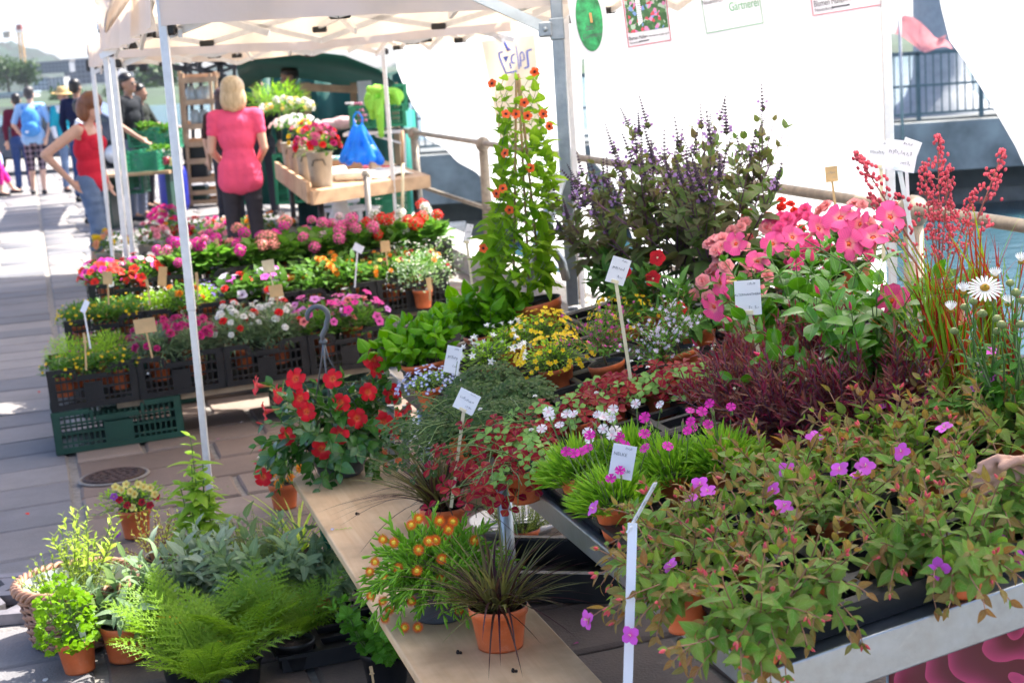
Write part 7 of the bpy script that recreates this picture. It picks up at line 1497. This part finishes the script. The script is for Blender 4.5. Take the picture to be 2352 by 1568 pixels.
# dark fringed awning beyond the first tent; rear roof added to shade the path
t = thing('dark_awning', 'folded brown awning with black brackets beyond the tent', 'awning', at_d(290, 470, 22)); O = t.location.copy(); q = [[at_d(205+135*k/8, y+(-6)*k/8+g_(-2, 2), dd)-O for k in range(9)] for y, dd in ((156, 21.9), (140, 22), (122, 22.1), (118, 24), (124, 26))]; solid(MB().sheet(q).build('cloth', mat('brown awning cloth', (.20, .15, .11), .8), t, True), .02)
for x in (208, 232, 262, 300, 330): MB().box(tuple(at_d(x, 150, 21.9)-O), (.12, .06, .16), 0, None, .02).build('bracket', M_BLK, t)
MB().beam(at_d(300, 150, 22)-O, at_d(310, 470, 22)-O, .05).build('post', M_ALU, t)
# added side-post parasol, out of view, there to cast shade on the path
t = thing('unseen_shade_parasol', 'added square cream parasol, out of view, shading the path', 'parasol', (-5.6, 15.0, gz(-5))); O = t.location.copy(); b = MB()
for k in range(4):
    a0, a1 = k*math.pi/2+math.pi/4, (k+1)*math.pi/2+math.pi/4; G = []
    for f in np.linspace(0, 1, 5): G.append([tuple(Vector((-3.3, 15.0, 0))+Vector((lerp(2.55*math.cos(a0), 2.55*math.cos(a1), j/6)*f, lerp(2.55*math.sin(a0), 2.55*math.sin(a1), j/6)*f, 3.3-.6*f))-O) for j in range(7)])
    b.sheet(G)
b.build('canopy', canvas('parasol cloth', (.7, .66, .6), (.8, .7, .55), .15), t, True); MB().tube([(0, 0, 0), (0, 0, 3.7), (2.3, 0, 3.5), (2.3, 0, 3.28)], .05, 10).build('post_and_arm', M_STL, t, True); MB().box((0, 0, .04), (.9, .9, .08), 0, None, .02).build('base', M_CON, t)
# green awning stall at the back
M_TARP = mat('green tarpaulin', (.005, .085, .065), .6, var=.2, scale=4, trans=.10, tcol=(.01, .30, .22), bump=.3, bscale=6)
t = thing('green_awning', 'dark green tarpaulin awning with timber frame at the back', 'awning', gp(760, 470)); t.location.y = 19; t.location.x = -2.1; O = t.location.copy(); d_ = 18.2
top = [(545, 135), (600, 122), (700, 118), (790, 128), (870, 160), (945, 225)]; low = [(560, 205), (610, 178), (700, 180), (790, 196), (870, 205), (948, 238)]
G = [[at_d(x, y, 17.4)-O for x, y in top], [at_d(x, (y+y2)/2-2, 19)-O for (x, y), (_, y2) in zip(top, low)], [at_d(x, y, 21)-O for x, y in low]]; solid(MB().sheet(G).build('canopy', M_TARP, t, True), .01)
G = [[at_d(x, 170+8*math.sin(x*.06), 22)-O for x in range(560, 941, 20)], [at_d(x, 300, 22+.15*math.sin(x*.09))-O for x in range(560, 941, 20)], [at_d(x, 470, 22+.2*math.sin(x*.09))-O for x in range(560, 941, 20)]]; solid(MB().sheet(G).build('back_wall', M_TARP, t, True), .01)
G = [[at_d(925+k*9, 235+k*6+5*math.sin(k), 17+k*.5)-O for k in range(4)], [at_d(930+k*10, 380, 17+k*.5)-O for k in range(4)], [at_d(935+k*14, 520, 17+k*.5)-O for k in range(4)]]; solid(MB().sheet(G).build('side_flap', mat('turquoise tarpaulin', (.01, .25, .19), .6, trans=.3), t, True), .01)
MB().beam(at_d(690, 200, 18.6)-O, at_d(945, 212, 18.6)-O, .08).build('timber_beam', M_RAW, t)
for x0, x1 in ((812, 818), (905, 920), (705, 712)): MB().beam(at_d(x0, 190, 18.8)-O, at_d(x1, 470, 18.8)-O, .07).build('timber_post', M_RAW, t)
o = MB().box((0, 0, 0), (.16, .01, .42)).build('price_list', M_CARD, None); o.location = at_d(840, 230, 18.5); tag(o, 'grey printed price list pinned to the stall post', 'notice')
# green crates with lime jacket on trestle
def gcr(lb, x, y, d, w_, h_): return crate(lb, at_d(x, y, d), M_CRL, w_, .4, h_, 'green_crate', 'bright green crates below the awning', (1, .12, 0))
gcr('bright green crate carrying the lime jacket', 852, 260, 16.3, .36, .26); gcr('bright green crate below the lime jacket', 808, 298, 16.2, .53, .22); gcr('bright green crate under the work table', 760, 480, 16.5, .60, .24); gcr('bright green crate behind the white carrier bag', 845, 505, 16, .42, .30); gcr('bright green crate standing behind the woman in pink', 636, 470, 17, .3, .5); gcr('stacked bright green crate under the crates table', 820, 455, 17, .5, .24)
t = thing('folding_table', 'grey folding table carrying the green crates', 'table', at_d(870, 470, 16.4)); t.location.z = gz(-1.4); O = t.location.copy(); MB().box(tuple((at_d(870, 303, 16.4)-O)), (.66, .5, .03)).build('table_top', M_ALU, t)
for x in (812, 928): MB().beam(at_d(x, 305, 16.3)-O, at_d(x+4, 480, 16.3)-O, .03).build('leg', M_ALU, t)
MB().beam(at_d(862, 312, 16.2)-O, at_d(925, 330, 16.2)-O, .02).build('brace', M_ALU, t)
q = at_d(880, 240, 16.4); t = thing('lime_jacket', 'lime green jacket thrown over the green crates', 'jacket', q); O = q
blob('cloth', [(tuple(at_d(870, 218, 16.3)-O), (.13, .12, .10)), (tuple(at_d(900, 222, 16.3)-O), (.12, .12, .09)), (tuple(at_d(852, 232, 16.2)-O), (.07, .08, .10)), (tuple(at_d(870, 240, 16.05)-O), tuple(at_d(876, 310, 16.0)-O), .055, .035, (1, .5)), (tuple(at_d(853, 240, 16.1)-O), tuple(at_d(856, 268, 16.1)-O), .05, .035), (at_d(848, 205, 16.1)-O, at_d(905, 212, 16.1)-O, .035, .03), (at_d(862, 200, 16.15)-O, at_d(850, 250, 16.05)-O, .03, .025), (at_d(885, 206, 16.1)-O, at_d(866, 262, 16.0)-O, .026, .022), (at_d(905, 215, 16.15)-O, at_d(915, 236, 16.1)-O, .04, .03)], fold_cloth('lime fleece', (.20, .52, .05), c2=(.32, .66, .09), sc=12), t, .012, 1)
# dark counter with spray bottle, flowers in paper
t = thing('dark_counter', 'dark cloth covered counter under the green awning', 'counter', at_d(770, 440, 17.5)); t.location.z = gz(-1.7); z_ = at_d(770, 300, 17.5).z-t.location.z; MB().box((0, 0, z_/2), (.75, .6, z_), 0, None, .03).build('cloth', fold_cloth('dark counter cloth', (.01, .03, .03)), t)
def bottle(lb, px, py, d, c, c2): o = thing('spray_bottle', lb, 'bottle', at_d(px, py, d)); k = MB(); k.lathe([(0, 0), (.05, 0), (.052, .02), (.045, .10), (.018, .15), (.018, .17), (0, .17)], 16); k.build('flask', mat(lb[:16], c, .3), o, True); b = MB(); b.box((0, 0, .19), (.035, .03, .04), 0, None, .006); b.box((-.04, 0, .20), (.06, .02, .02), 0, None, .004); b.build('spray_head', mat(lb[:14]+'head', c2, .4), o)
bottle('green spray bottle with white head on the counter', 812, 282, 17.2, (.01, .28, .06), (.7, .7, .7)); bottle('pink bottle beside the green spray bottle', 832, 282, 17.2, (.6, .15, .30), (.6, .2, .3))
q = at_d(778, 292, 17.1); t = thing('wrapped_posy', 'pink posy wrapped in paper lying on the counter', 'bouquet', q); blob('paper', [((-.1, 0, .03), (.13, .08, .06)), ((.05, 0, .04), (.14, .09, .07))], fold_cloth('pink wrapping paper', (.62, .25, .32), c2=(.7, .6, .55)), t, .016, 1)
# work table
WZ = .78; FL, FR_, BLc = on_z(715, 440, WZ), on_z(985, 402, WZ), on_z(640, 388, WZ); u_ = FR_-FL; v_ = BLc-FL; t = thing('work_table', 'wooden florist work table with steel legs', 'table', Vector((FL.x, FL.y, gz(FL.x)))); O = t.location.copy()
n = 6
for k in range(n):
    a = FL-O+u_*(k/n+.002); e = u_*(1/n-.004); V = [a, a+e, a+e+v_, a+v_]; b = MB().add([tuple(x-Vector((0, 0, .035))) for x in V]+[tuple(x) for x in V], [(3, 2, 1, 0), (4, 5, 6, 7), (0, 1, 5, 4), (1, 2, 6, 5), (2, 3, 7, 6), (3, 0, 4, 7)]); b.build('plank', M_RAW, t)
MB().beam(FL-O-Vector((0, .02, .05)), FR_-O-Vector((0, .02, .05)), .03, .10).build('apron', M_RAW, t); MB().beam(FL-O-Vector((.02, 0, .01)), FL-O+v_-Vector((.02, 0, .01)), .03, .16).build('apron', M_RAW, t)
for x_, y_ in ((.08, .05), (.9, .05), (.08, .9), (.9, .9)): a = FL-O+u_*x_+v_*y_; MB().tube([(a.x, a.y, 0), (a.x, a.y, a.z-.04)], .025, 10).build('leg', M_STL, t, True)
def wt(fx, fy, h=0): return FL+u_*fx+v_*fy+Vector((0, 0, h+.002))
M_ZINC = mat('dull zinc', (.42, .39, .33), .55, .35, var=.15, scale=9)
def bucket(label, P_, r=.105, h=.27, grp='zinc flower buckets', name='flower_bucket'):
    t = thing(name, label, 'bucket', P_, None, grp); k = MB(); k.lathe([(0, .005), (r*.78, 0), (r*.80, .01), (r*.97, h*.96), (r*1.03, h*.97), (r*1.03, h), (r*.96, h), (r*.75, .02)], 26); k.build('pail', M_ZINC, t, True)
    MB().tube([(-r*.5, -r*.86, h*.62), (-r*.35, -r*1.02, h*.78), (r*.35, -r*1.02, h*.78), (r*.5, -r*.86, h*.62)], .005, 6).build('handle', M_STL, t, True); return t
def bouquet(label, P_, r, h, fls, n, fol_m='dk', grp=None, up=.35, leafn=120):
    t = thing('cut_flowers', label, 'flowers', P_, None, grp); F = Foliage(); mound(F, leafn, r, h, .06, .0, .3, 2, .1); F.put(t, L_OV[:2], ML[fol_m], False)
    for k in range(n):
        p, d = dome_pt(r*1.05, h*1.1, .0, .25); me, s = random.choice(fls); fl_obj(t, me, p+d*.02, d+Vector((0, -.5, .2)), s*g_(.8, 1.2), 'flower_head')
    return t
for i, (fx, fy, lb) in enumerate(((.12, .10, 'zinc bucket of red and pink flowers at the corner of the work table'), (.10, .33, 'second zinc bucket along the table edge'), (.09, .55, 'third zinc bucket along the table edge'), (.09, .77, 'zinc bucket nearest the woman in pink'))): bucket(lb, wt(fx, fy))
bouquet('red and pink zinnia bunch in the corner bucket', wt(.12, .10, .24), .17, .20, [(PO['dkred'], .05), (CA['impr'], .06), (UM['gpink'], .06), (CA['crimson'], .05)], 46); bouquet('dark red bunch with yellow in the second bucket', wt(.10, .33, .26), .15, .20, [(PO['dkred'], .05), (PO['yel'], .05), (PO['rose'], .05)], 34)
bouquet('white daisy like bunch behind the yellow flowers', wt(.08, .58, .40), .20, .10, [(SM_['white'], .05), (PO['white'], .05)], 70); bouquet('cream yarrow heads above the woman\'s shoulder', wt(.10, .85, .52), .24, .12, [(UM['white'], .06), (PO['cream'], .05)], 60)
t = thing('dill_bunch', 'feathery green dill bunch behind the cream heads', 'herbs', at_d(640, 260, 17)); F = Foliage(); mound(F, 900, .36, .30, .11, .0, .2, 2, .05); F.put(t, [leaf(.08, 2, 1, 0, .1, 'lance'), leaf(.08, 2, 1, 0, .4, 'lance')], leafmat('dill', (.13, .25, .04), (.2, .33, .06), trans=.4), False)
t = thing('blue_carrier_bag', 'blue plastic carrier bag hanging beside the work table', 'bag', at_d(828, 370, 14.6)); O = t.location.copy()
M_BAG = mat('blue thin plastic', (.01, .22, .72), .32, var=.25, scale=9, trans=.4, tcol=(.05, .42, .95), bump=.8, bscale=22)
def bg_(x, y, dd=0): return at_d(x, y, 14.6+dd)-O
cps = []
for k in range(9):
    f = k/8; xb = 788+86*f; cps.append((bg_(lerp(812, 834, f), 292, .02*math.sin(k*2)), bg_(xb+3*math.sin(k*2.3), 366+4*math.sin(k*1.7), .12*math.sin(k*1.9)), .016, .040+.008*math.sin(k*2.7)))
cps += [(tuple(bg_(830, 350)), (.15, .10, .07)), (bg_(815, 298), bg_(812, 268), .014, .009), (bg_(812, 268), bg_(818, 258), .009, .009), (bg_(832, 298), bg_(832, 270), .014, .009), (bg_(832, 270), bg_(824, 258), .009, .009)]
blob('bag', cps, M_BAG, t, .009, 1)
q = wt(.55, .55); t = thing('cardboard_box', 'low open cardboard box of ribbons on the work table', 'box', q, .1); M_CB = mat('cardboard', (.38, .24, .13), .8); b = MB()
for c_, dm in (((0, 0, .005), (.36, .22, .008)), ((0, -.11, .05), (.36, .006, .10)), ((0, .11, .05), (.36, .006, .10)), ((-.18, 0, .05), (.006, .22, .098)), ((.18, 0, .05), (.006, .22, .098))): b.box(c_, dm)
b.build('box', M_CB, t)
for k in range(4):
    o = MB().ell((0, 0, 0), (.05, .05, .05), 12, 8).build('ribbon_roll', mat('ribbon %d' % k, [(.2, .45, .4), (.6, .2, .3), (.5, .5, .55), (.75, .72, .68)][k], .4), None, True, q+Vector((-.11+.075*k, .0, .085))); tag(o, ['teal ribbon roll in the cardboard box', 'pink ribbon roll in the cardboard box', 'grey ribbon roll in the cardboard box', 'white ribbon roll in the cardboard box'][k], 'ribbon')
for k, (fx, fy, an) in enumerate(((.32, .18, .3), (.40, .13, -.2), (.30, .36, .8))):
    q = wt(fx, fy, .045); o = MB(); o.tube([(-.14, 0, 0), (.14, 0, 0)], .042, 16, cap=False); o.tube([(-.138, 0, 0), (.138, 0, 0)], .02, 12); o = o.build('paper_roll', mat('white roll paper', (.72, .68, .60), .7), None, True); o.location = q; o.rotation_euler = (0, 0, an); tag(o, ['white paper roll lying at the table front', 'white paper roll with dark core on the work table', 'white paper roll beside the zinc bucket'][k], 'paper roll')
G = [[wt(.42+.5*i/8, .1+.35*j/5, .012+.01*math.sin(i*1.3+j)) for i in range(9)] for j in range(6)]; q = Vector(G[0][0]); o = MB().sheet([[tuple(x-q) for x in r_] for r_ in G]).build('wrapping_paper', MATS['white roll paper'], None, True, q); solid(o, .004); tag(o, 'loose sheets of pale wrapping paper on the work table', 'paper')
q = wt(.85, .35); t = thing('secateurs', 'secateurs with red handles on the wrapping paper', 'secateurs', q+Vector((0, 0, .03))); MB().beam((-.09, 0, 0), (.02, .02, .0), .014).build('grip', mat('red plastic', (.55, .03, .03), .4), t); MB().beam((-.09, .05, 0), (.02, .02, .001), .014).build('grip', MATS['red plastic'], t); MB().beam((.02, .02, .0), (.10, .03, .0), .012).build('blade', M_STL, t)
q = gp(855, 560); t = thing('standpipe', 'grey steel standpipe with a pink rose on its top', 'post', q); O = q.copy(); d_ = 11.6; O2 = at_d(850, 545, d_); t.location = Vector((O2.x, O2.y, gz(O2.x))); O = t.location.copy(); MB().tube([Vector((0, 0, 0)), at_d(840, 392, d_)-O], .021, 12).build('pipe', mat('grey steel pipe', (.30, .29, .28), .45, .5), t, True); MB().tube([at_d(840, 405, d_)-O, at_d(840, 392, d_)-O], .027, 12).build('collar', M_ZINC, t, True); fl_obj(t, PO['rose'], at_d(840, 385, d_)-O, (0, -.5, 1), .06, 'rose')
# bags and bits below the table
q = at_d(785, 520, 13.6); t = thing('white_carrier_bag', 'white carrier bag with green square print standing under the table', 'bag', (q.x, q.y, gz(q.x))); hh = at_d(785, 450, 13.6).z-t.location.z
blob('bag', [((0, 0, hh*.3), (.14, .08, hh*.33)), ((0, 0, hh*.6), (.125, .06, hh*.3)), ((0, 0, hh*.85), (.08, .03, hh*.15))], mat('white bag plastic', (.72, .70, .66), .4), t, .016, 1); b = MB(); 
for c_, dm in (((0, 0, .09), (.15, .004, .02)), ((0, 0, -.09), (.15, .004, .02)), ((-.075, 0, 0), (.02, .004, .2)), ((.075, 0, 0), (.02, .004, .2)), ((.02, 0, -.03), (.05, .004, .05))): b.box(c_, dm)
b.build('green_print', mat('green print', (.02, .35, .17), .5), t, loc=(.02, -.085, hh*.34))
q = at_d(845, 520, 13.2); t = thing('dark_bag', 'dark teal holdall with black flap under the table', 'bag', (q.x, q.y, gz(q.x))); blob('bag', [((0, 0, .13), (.20, .12, .13))], fold_cloth('dark teal canvas', (.005, .06, .065)), t, .016, 1); blob('flap', [((.06, -.02, .26), (.14, .08, .04)), ((.17, 0, .34), (.05, .04, .05))], M_BLK, t, .014, 1)
q = at_d(905, 540, 12.5); t = thing('white_sack', 'crumpled white plastic sack behind the pink geraniums', 'sack', (q.x, q.y, gz(q.x))); blob('sack', [((0, 0, .12), (.16, .12, .13)), ((.1, 0, .22), (.10, .08, .08)), ((-.08, 0, .2), (.07, .07, .07))], mat('white bag plastic', (.72, .70, .66), .4), t, .016, 1)
t = thing('blue_handled_brush', 'pale wooden stick with blue handle leaning at the table', 'brush', at_d(935, 520, 12.8)); O = t.location.copy(); MB().tube([at_d(925, 375, 12.8)-O, at_d(924, 300, 12.8)-O], .012, 8).build('stick', M_RAW, t, True); MB().tube([at_d(925, 520, 12.8)-O, at_d(925, 375, 12.8)-O], .012, 8).build('lower_stick', M_CREAM, t, True); MB().box(tuple(at_d(930, 525, 12.8)-O), (.08, .05, .13), 0, None, .01).build('blue_head', mat('blue plastic brush', (.05, .25, .6), .4), t)
# plastic chair
q = at_d(800, 470, 15.4); t = thing('white_chair', 'white plastic garden chair behind the blue bag', 'chair', (q.x, q.y, gz(q.x)), .5); MW2 = mat('white chair plastic', (.7, .7, .7), .4); MB().box((0, 0, .44), (.44, .42, .03), 0, None, .01).build('seat', MW2, t); MB().box((0, .21, .70), (.42, .03, .46), 0, None, .014).build('backrest', MW2, t)
for sx in (-.18, .18):
    for sy in (-.17, .17): MB().beam((sx, sy, .43), (sx*1.15, sy*1.15, 0), .04).build('leg', MW2, t)
# buckets of flowers on the ground
for i, (px, py, r, fls, n, lb) in enumerate(((258, 648, .12, [(PO['orange'], .075), (PO['yel'], .08), (PO['peach'], .08)], 16, 'yellow and orange roses'), (352, 628, .12, [(PO['rose'], .085), (PO['rose'], .08), (PO['white'], .06)], 22, 'pale pink roses'), (405, 615, .13, [(CA['dkred'], .06), (CA['impr'], .06), (PO['orange'], .06)], 34, 'dark red and orange blooms'), (462, 612, .14, [(CA['impr'], .05), (CA['crimson'], .05), (PO['rose'], .05)], 44, 'rose red zinnias'), (515, 612, .12, [(PO['rose'], .06), (PO['white'], .05), (CA['gmag'], .05), (PO['peach'], .06)], 40, 'pink, white and salmon asters'), (585, 600, .12, [(PO['orange'], .06), (PO['yel'], .05)], 14, 'orange flowers seen between the legs'), (640, 600, .13, [(PO['white'], .07), (PO['orange'], .06)], 12, 'white and orange dahlias'), (388, 575, .12, [(CA['gmag'], .06), (CA['crimson'], .06)], 40, 'magenta phlox'))):
    q = gp(px, py); q.z += .002; bucket('zinc bucket holding '+lb, q, r, .27, 'zinc buckets standing on the paving'); bouquet('bunch of '+lb+' in a zinc bucket', q+Vector((0, 0, .26)), r*1.5, .17, fls, n, grp='cut flowers in buckets', leafn=110)
q = gp(690, 596); bucket('empty zinc bucket beside the work table', q, .14, .3, 'zinc buckets standing on the paving')
# parked car
q = gp(60, 412); M_CAR = mat('dark blue car paint', (.03, .045, .08), .25, .3, var=.05, coat=.6); t = thing('parked_car', 'dark blue car parked behind the walking people', 'car', (q.x, q.y+3.0, gz(q.x))); prof = [(-2.1, .35), (-2.1, .7), (-1.95, .85), (-1.2, .95), (-.6, 1.4), (.8, 1.45), (1.5, 1.0), (2.05, .85), (2.15, .6), (2.1, .3)]
Mx = Matrix(((1, 0, 0, 0), (0, 0, -1, .0), (0, 1, 0, 0), (0, 0, 0, 1))); bevel(MB().prism(prof, -.85, .85, 0, Mx).build('body', M_CAR, t), .05, 3); MB().prism([(-1.1, .98), (-.55, 1.36), (.75, 1.40), (1.3, 1.02)], .855, .862, 0, Mx).build('side_window', mat('car glass', (.05, .07, .08), .1, spec=.8), t)
for x in (-1.35, 1.35):
    k = MB(); k.tube([(x, -.90, .31), (x, -.68, .31)], .31, 24); w2 = k.build('tyre', mat('tyre rubber', (.015, .015, .015), .8), t, True); k = MB(); k.tube([(x, -.91, .31), (x, -.88, .31)], .2, 20); k.build('rim', M_ALU, w2, True)
MB().ell((2.08, -.6, .68), (.06, .14, .08), 12, 8).build('headlight', M_GLS, t, True)
# ================================================================== banner and posters
q = at_d(1178, 170, 11.2); t = thing('tent_banner', 'cream banner with blue logo lettering hung from the tent corner', 'banner', q); O = q.copy(); sc = 11.2/F_PX
def bl(px, py, dd=0): return at_d(px, py, 11.2+dd)-O
G = [[bl(lerp(lerp(1105, 1150, j/9), lerp(1228, 1248, j/9), i/9), lerp(lerp(95, 330, j/9), lerp(80, 320, j/9), i/9), .05*math.sin(i*.7+j*.4)) for i in range(10)] for j in range(10)]
MB().sheet(G).build('cloth', canvas('cream banner cloth', (.72, .64, .50), (.8, .68, .5), .35), t, True)
lg = MB(); z0 = -.11
def st(*pts, w_=3.5):
    pp = [bl(x, y, z0) for x, y in pts]
    for a, b in zip(pp[:-1], pp[1:]): lg.beam(a, b, .004, w_*sc, up=(0, -1, 0)) if False else lg.tube([a, b], w_*sc/2, 6)
def bx_(cx, cy): return (1200+cx/9.8)*.9074, (80+cy/9.8)*.9074
def stc(*pts, w_=4.0): st(*[bx_(*p_) for p_ in pts], w_=w_)
stc((720, 500), (610, 540), (640, 680), (790, 1040), (1060, 985), w_=4.5); stc((850, 480), (740, 250), w_=6); stc((860, 420), (910, 470), w_=4); stc((880, 780), (920, 930)); stc((1015, 560), (935, 600), (920, 720), (950, 795), (1015, 775), w_=4); stc((1035, 350), (1075, 620), (1120, 930), w_=2.5); stc((1160, 880), (1140, 560), (1185, 500), (1230, 560), (1250, 700), (1180, 735), w_=3); stc((1430, 445), (1310, 490), (1350, 880), (1245, 920), w_=4.5)
lg.prism([(0, 0)], 0, 0) if False else None
lg.build('logo_lettering', mat('blue logo print', (.05, .10, .45), .6), t); tri = [bl(*bx_(710, 635), z0), bl(*bx_(860, 600), z0), bl(*bx_(795, 785), z0)]; MB().add([tuple(x) for x in tri]+[tuple(x+Vector((0, .004, 0))) for x in tri], [(0, 1, 2), (5, 4, 3), (0, 3, 4, 1), (1, 4, 5, 2), (2, 5, 3, 0)]).build('logo_cup', MATS['blue logo print'], t); MB().ell(tuple(bl(*bx_(835, 440), z0)), (.012, .004, .018), 10, 8).build('logo_dot', mat('orange logo print', (.8, .4, .15), .6), t)
def gardenprint():
    m, t, b = nmat('garden photo print'); tc = N(t, 'ShaderNodeTexCoord'); vo = N(t, 'ShaderNodeTexVoronoi', i_Scale=85.0); t.links.new(tc.outputs['Object'], vo.inputs['Vector']); cr = N(t, 'ShaderNodeValToRGB'); sp = N(t, 'ShaderNodeSeparateColor'); t.links.new(vo.outputs['Color'], sp.inputs[0]); t.links.new(sp.outputs[0], cr.inputs[0])
    e = cr.color_ramp.elements; e[0].color = (.03, .10, .03, 1); e[1].color = (.10, .22, .07, 1)
    for pos, c in ((.45, (.06, .16, .05, 1)), (.62, (.35, .45, .35, 1)), (.72, (.5, .05, .08, 1)), (.80, (.15, .25, .5, 1)), (.88, (.6, .2, .4, 1))): x = e.new(pos); x.color = c
    cr.color_ramp.interpolation = 'CONSTANT'; t.links.new(cr.outputs[0], b.inputs['Base Color']); b.inputs['Roughness'].default_value = .25; return m
M_GP = gardenprint(); M_LAM = mat('laminated white sheet', (.78, .76, .80), .15, var=.02, trans=.25); M_RED = mat('red print', (.55, .02, .06), .5); M_GRP = mat('green print ink', (.02, .30, .09), .4, var=.5, scale=30); M_TXT = mat('dark print ink', (.08, .08, .09), .5); M_GTX = mat('pale green ink', (.15, .42, .20), .5)
def poster(lb, corners, d0, d1, parts):
    """corners: bottom-left, bottom-right, top-right, top-left pixels"""
    a, b, c_, e = at_d(*corners[0], d0), at_d(*corners[1], d1), at_d(*corners[2], d1), at_d(*corners[3], d0); X = (b-a); W_ = X.length; X.normalize(); Y = (e-a); H_ = Y.length; Z = X.cross(Y).normalized(); Y = Z.cross(X); t = thing('laminated_sign', lb, 'sign', a, Matrix(((X.x, Y.x, Z.x), (X.y, Y.y, Z.y), (X.z, Y.z, Z.z)))); MB().box((W_/2, H_/2, -.001), (W_, H_, .0016)).build('sheet', M_LAM, t)
    for c2 in (.12, .88): MB().box((W_*c2, H_-.01, .002), (.02, .05, .004)).build('tape', M_CARD, t)
    parts(t, W_, H_); return t
def txt(t, s, size, x, y, m, sx=1.0):
    o = obj('lettering', text_mesh(s, size, m), t, (x, y, .0012)); o.scale = (sx, 1, 1); return o
def p1(t, W_, H_):
    V = [(W_*.5+W_*.36*math.cos(a)+.03*W_*math.sin(a), H_*.50+H_*.42*math.sin(a)) for a in np.linspace(0, 2*math.pi, 40)[:-1]]; MB().prism(V, .0008, .0016).build('green_oval', M_GRP, t); txt(t, 'das', W_*.22, W_*.46, H_*.36, M_TXT, .8).location.z = .002; txt(t, 'Gärtnerei', W_*.17, W_*.52, H_*.26, M_TXT, .8).location.z = .002; MB().box((W_*.55, H_*.52, .002), (W_*.06, H_*.13, .0006)).build('orange_mark', mat('orange print', (.7, .3, .1), .5), t)
def p2(t, W_, H_):
    f = MB()
    for c_, dm in (((W_/2, H_*.035, .001), (W_*.93, .0022, .0008)), ((W_*.035, H_/2, .001), (.0022, H_*.93, .0007)), ((W_*.965, H_/2, .001), (.0022, H_*.93, .0007))): f.box(c_, dm)
    f.build('red_border', M_RED, t); MB().box((W_*.5, H_*.60, .0009), (W_*.88, H_*.70, .0006)).build('garden_photo', M_GP, t); sv = MB(); sv.prism([(W_*.30, H_*.34), (W_*.40, H_*.40), (W_*.38, H_*.82), (W_*.33, H_*.88), (W_*.29, H_*.80)], .0014, .002); sv.build('photo_figure', M_CARD, t)
    for k in range(9): MB().box((W_*.345, H_*(.42+.035*k), .0024), (W_*.09, .002, .0004)).build('stripe', M_TXT, t)
    txt(t, 'Blumen Müller', W_*.105, W_*.25, H_*.135, M_TXT, .62); txt(t, 'AG www.blumen-mueller-ag.ch', W_*.052, W_*.68, H_*.145, M_TXT, .78); txt(t, 'Neuenkirch', W_*.055, W_*.18, H_*.075, M_TXT, .9); MB().box((W_*.38, H_*.095, .0012), (W_*.22, H_*.018, .0008)).build('bar', M_TXT, t)
def p3(t, W_, H_):
    f = MB()
    for c_, dm in (((W_/2, H_*.05, .001), (W_*.93, .0025, .0008)), ((W_*.965, H_/2, .001), (.0016, H_*.9, .0007)), ((W_*.035, H_/2, .001), (.0016, H_*.9, .0007))): f.box(c_, dm)
    f.build('green_border', M_GTX, t); txt(t, 'Gärtnerei', W_*.20, W_*.70, H_*.30, M_GTX, .62); txt(t, 'blumen müller', W_*.08, W_*.66, H_*.47, M_RED, .8); txt(t, 'Neuenkirch', W_*.10, W_*.20, H_*.46, M_TXT, .7)
poster('laminated white sign with a green oval, hanging askew', [(1326, 139), (1408, 124), (1395, -45), (1302, -35)], 5.85, 5.9, p1); poster('laminated flower shop poster with garden photo and red border', [(1441, 114), (1545, 97), (1542, -42), (1436, -30)], 5.88, 5.95, p2); poster('laminated sign with thin green border lettered in green', [(1620, 86), (1759, 60), (1755, -100), (1614, -75)], 5.86, 5.86, p3); poster('large flower shop poster with red border beside the tent pole', [(1862, 44), (2050, 14), (2048, -180), (1855, -150)], 5.84, 5.8, p2)
# ================================================================== summer haze over the lake
hz_, t, b = nmat('summer haze'); t.nodes.remove(b); pv = N(t, 'ShaderNodeVolumePrincipled'); pv.inputs['Color'].default_value = (.80, .88, 1, 1); pv.inputs['Density'].default_value = .0001; pv.inputs['Anisotropy'].default_value = .2
t.links.new(pv.outputs[0], t.nodes['Material Output'].inputs['Volume'])
bpy.data.scenes.remove(TMP)
stuff(MB().box((0, 640, 38), (2600, 1400, 84)).build('haze', hz_))
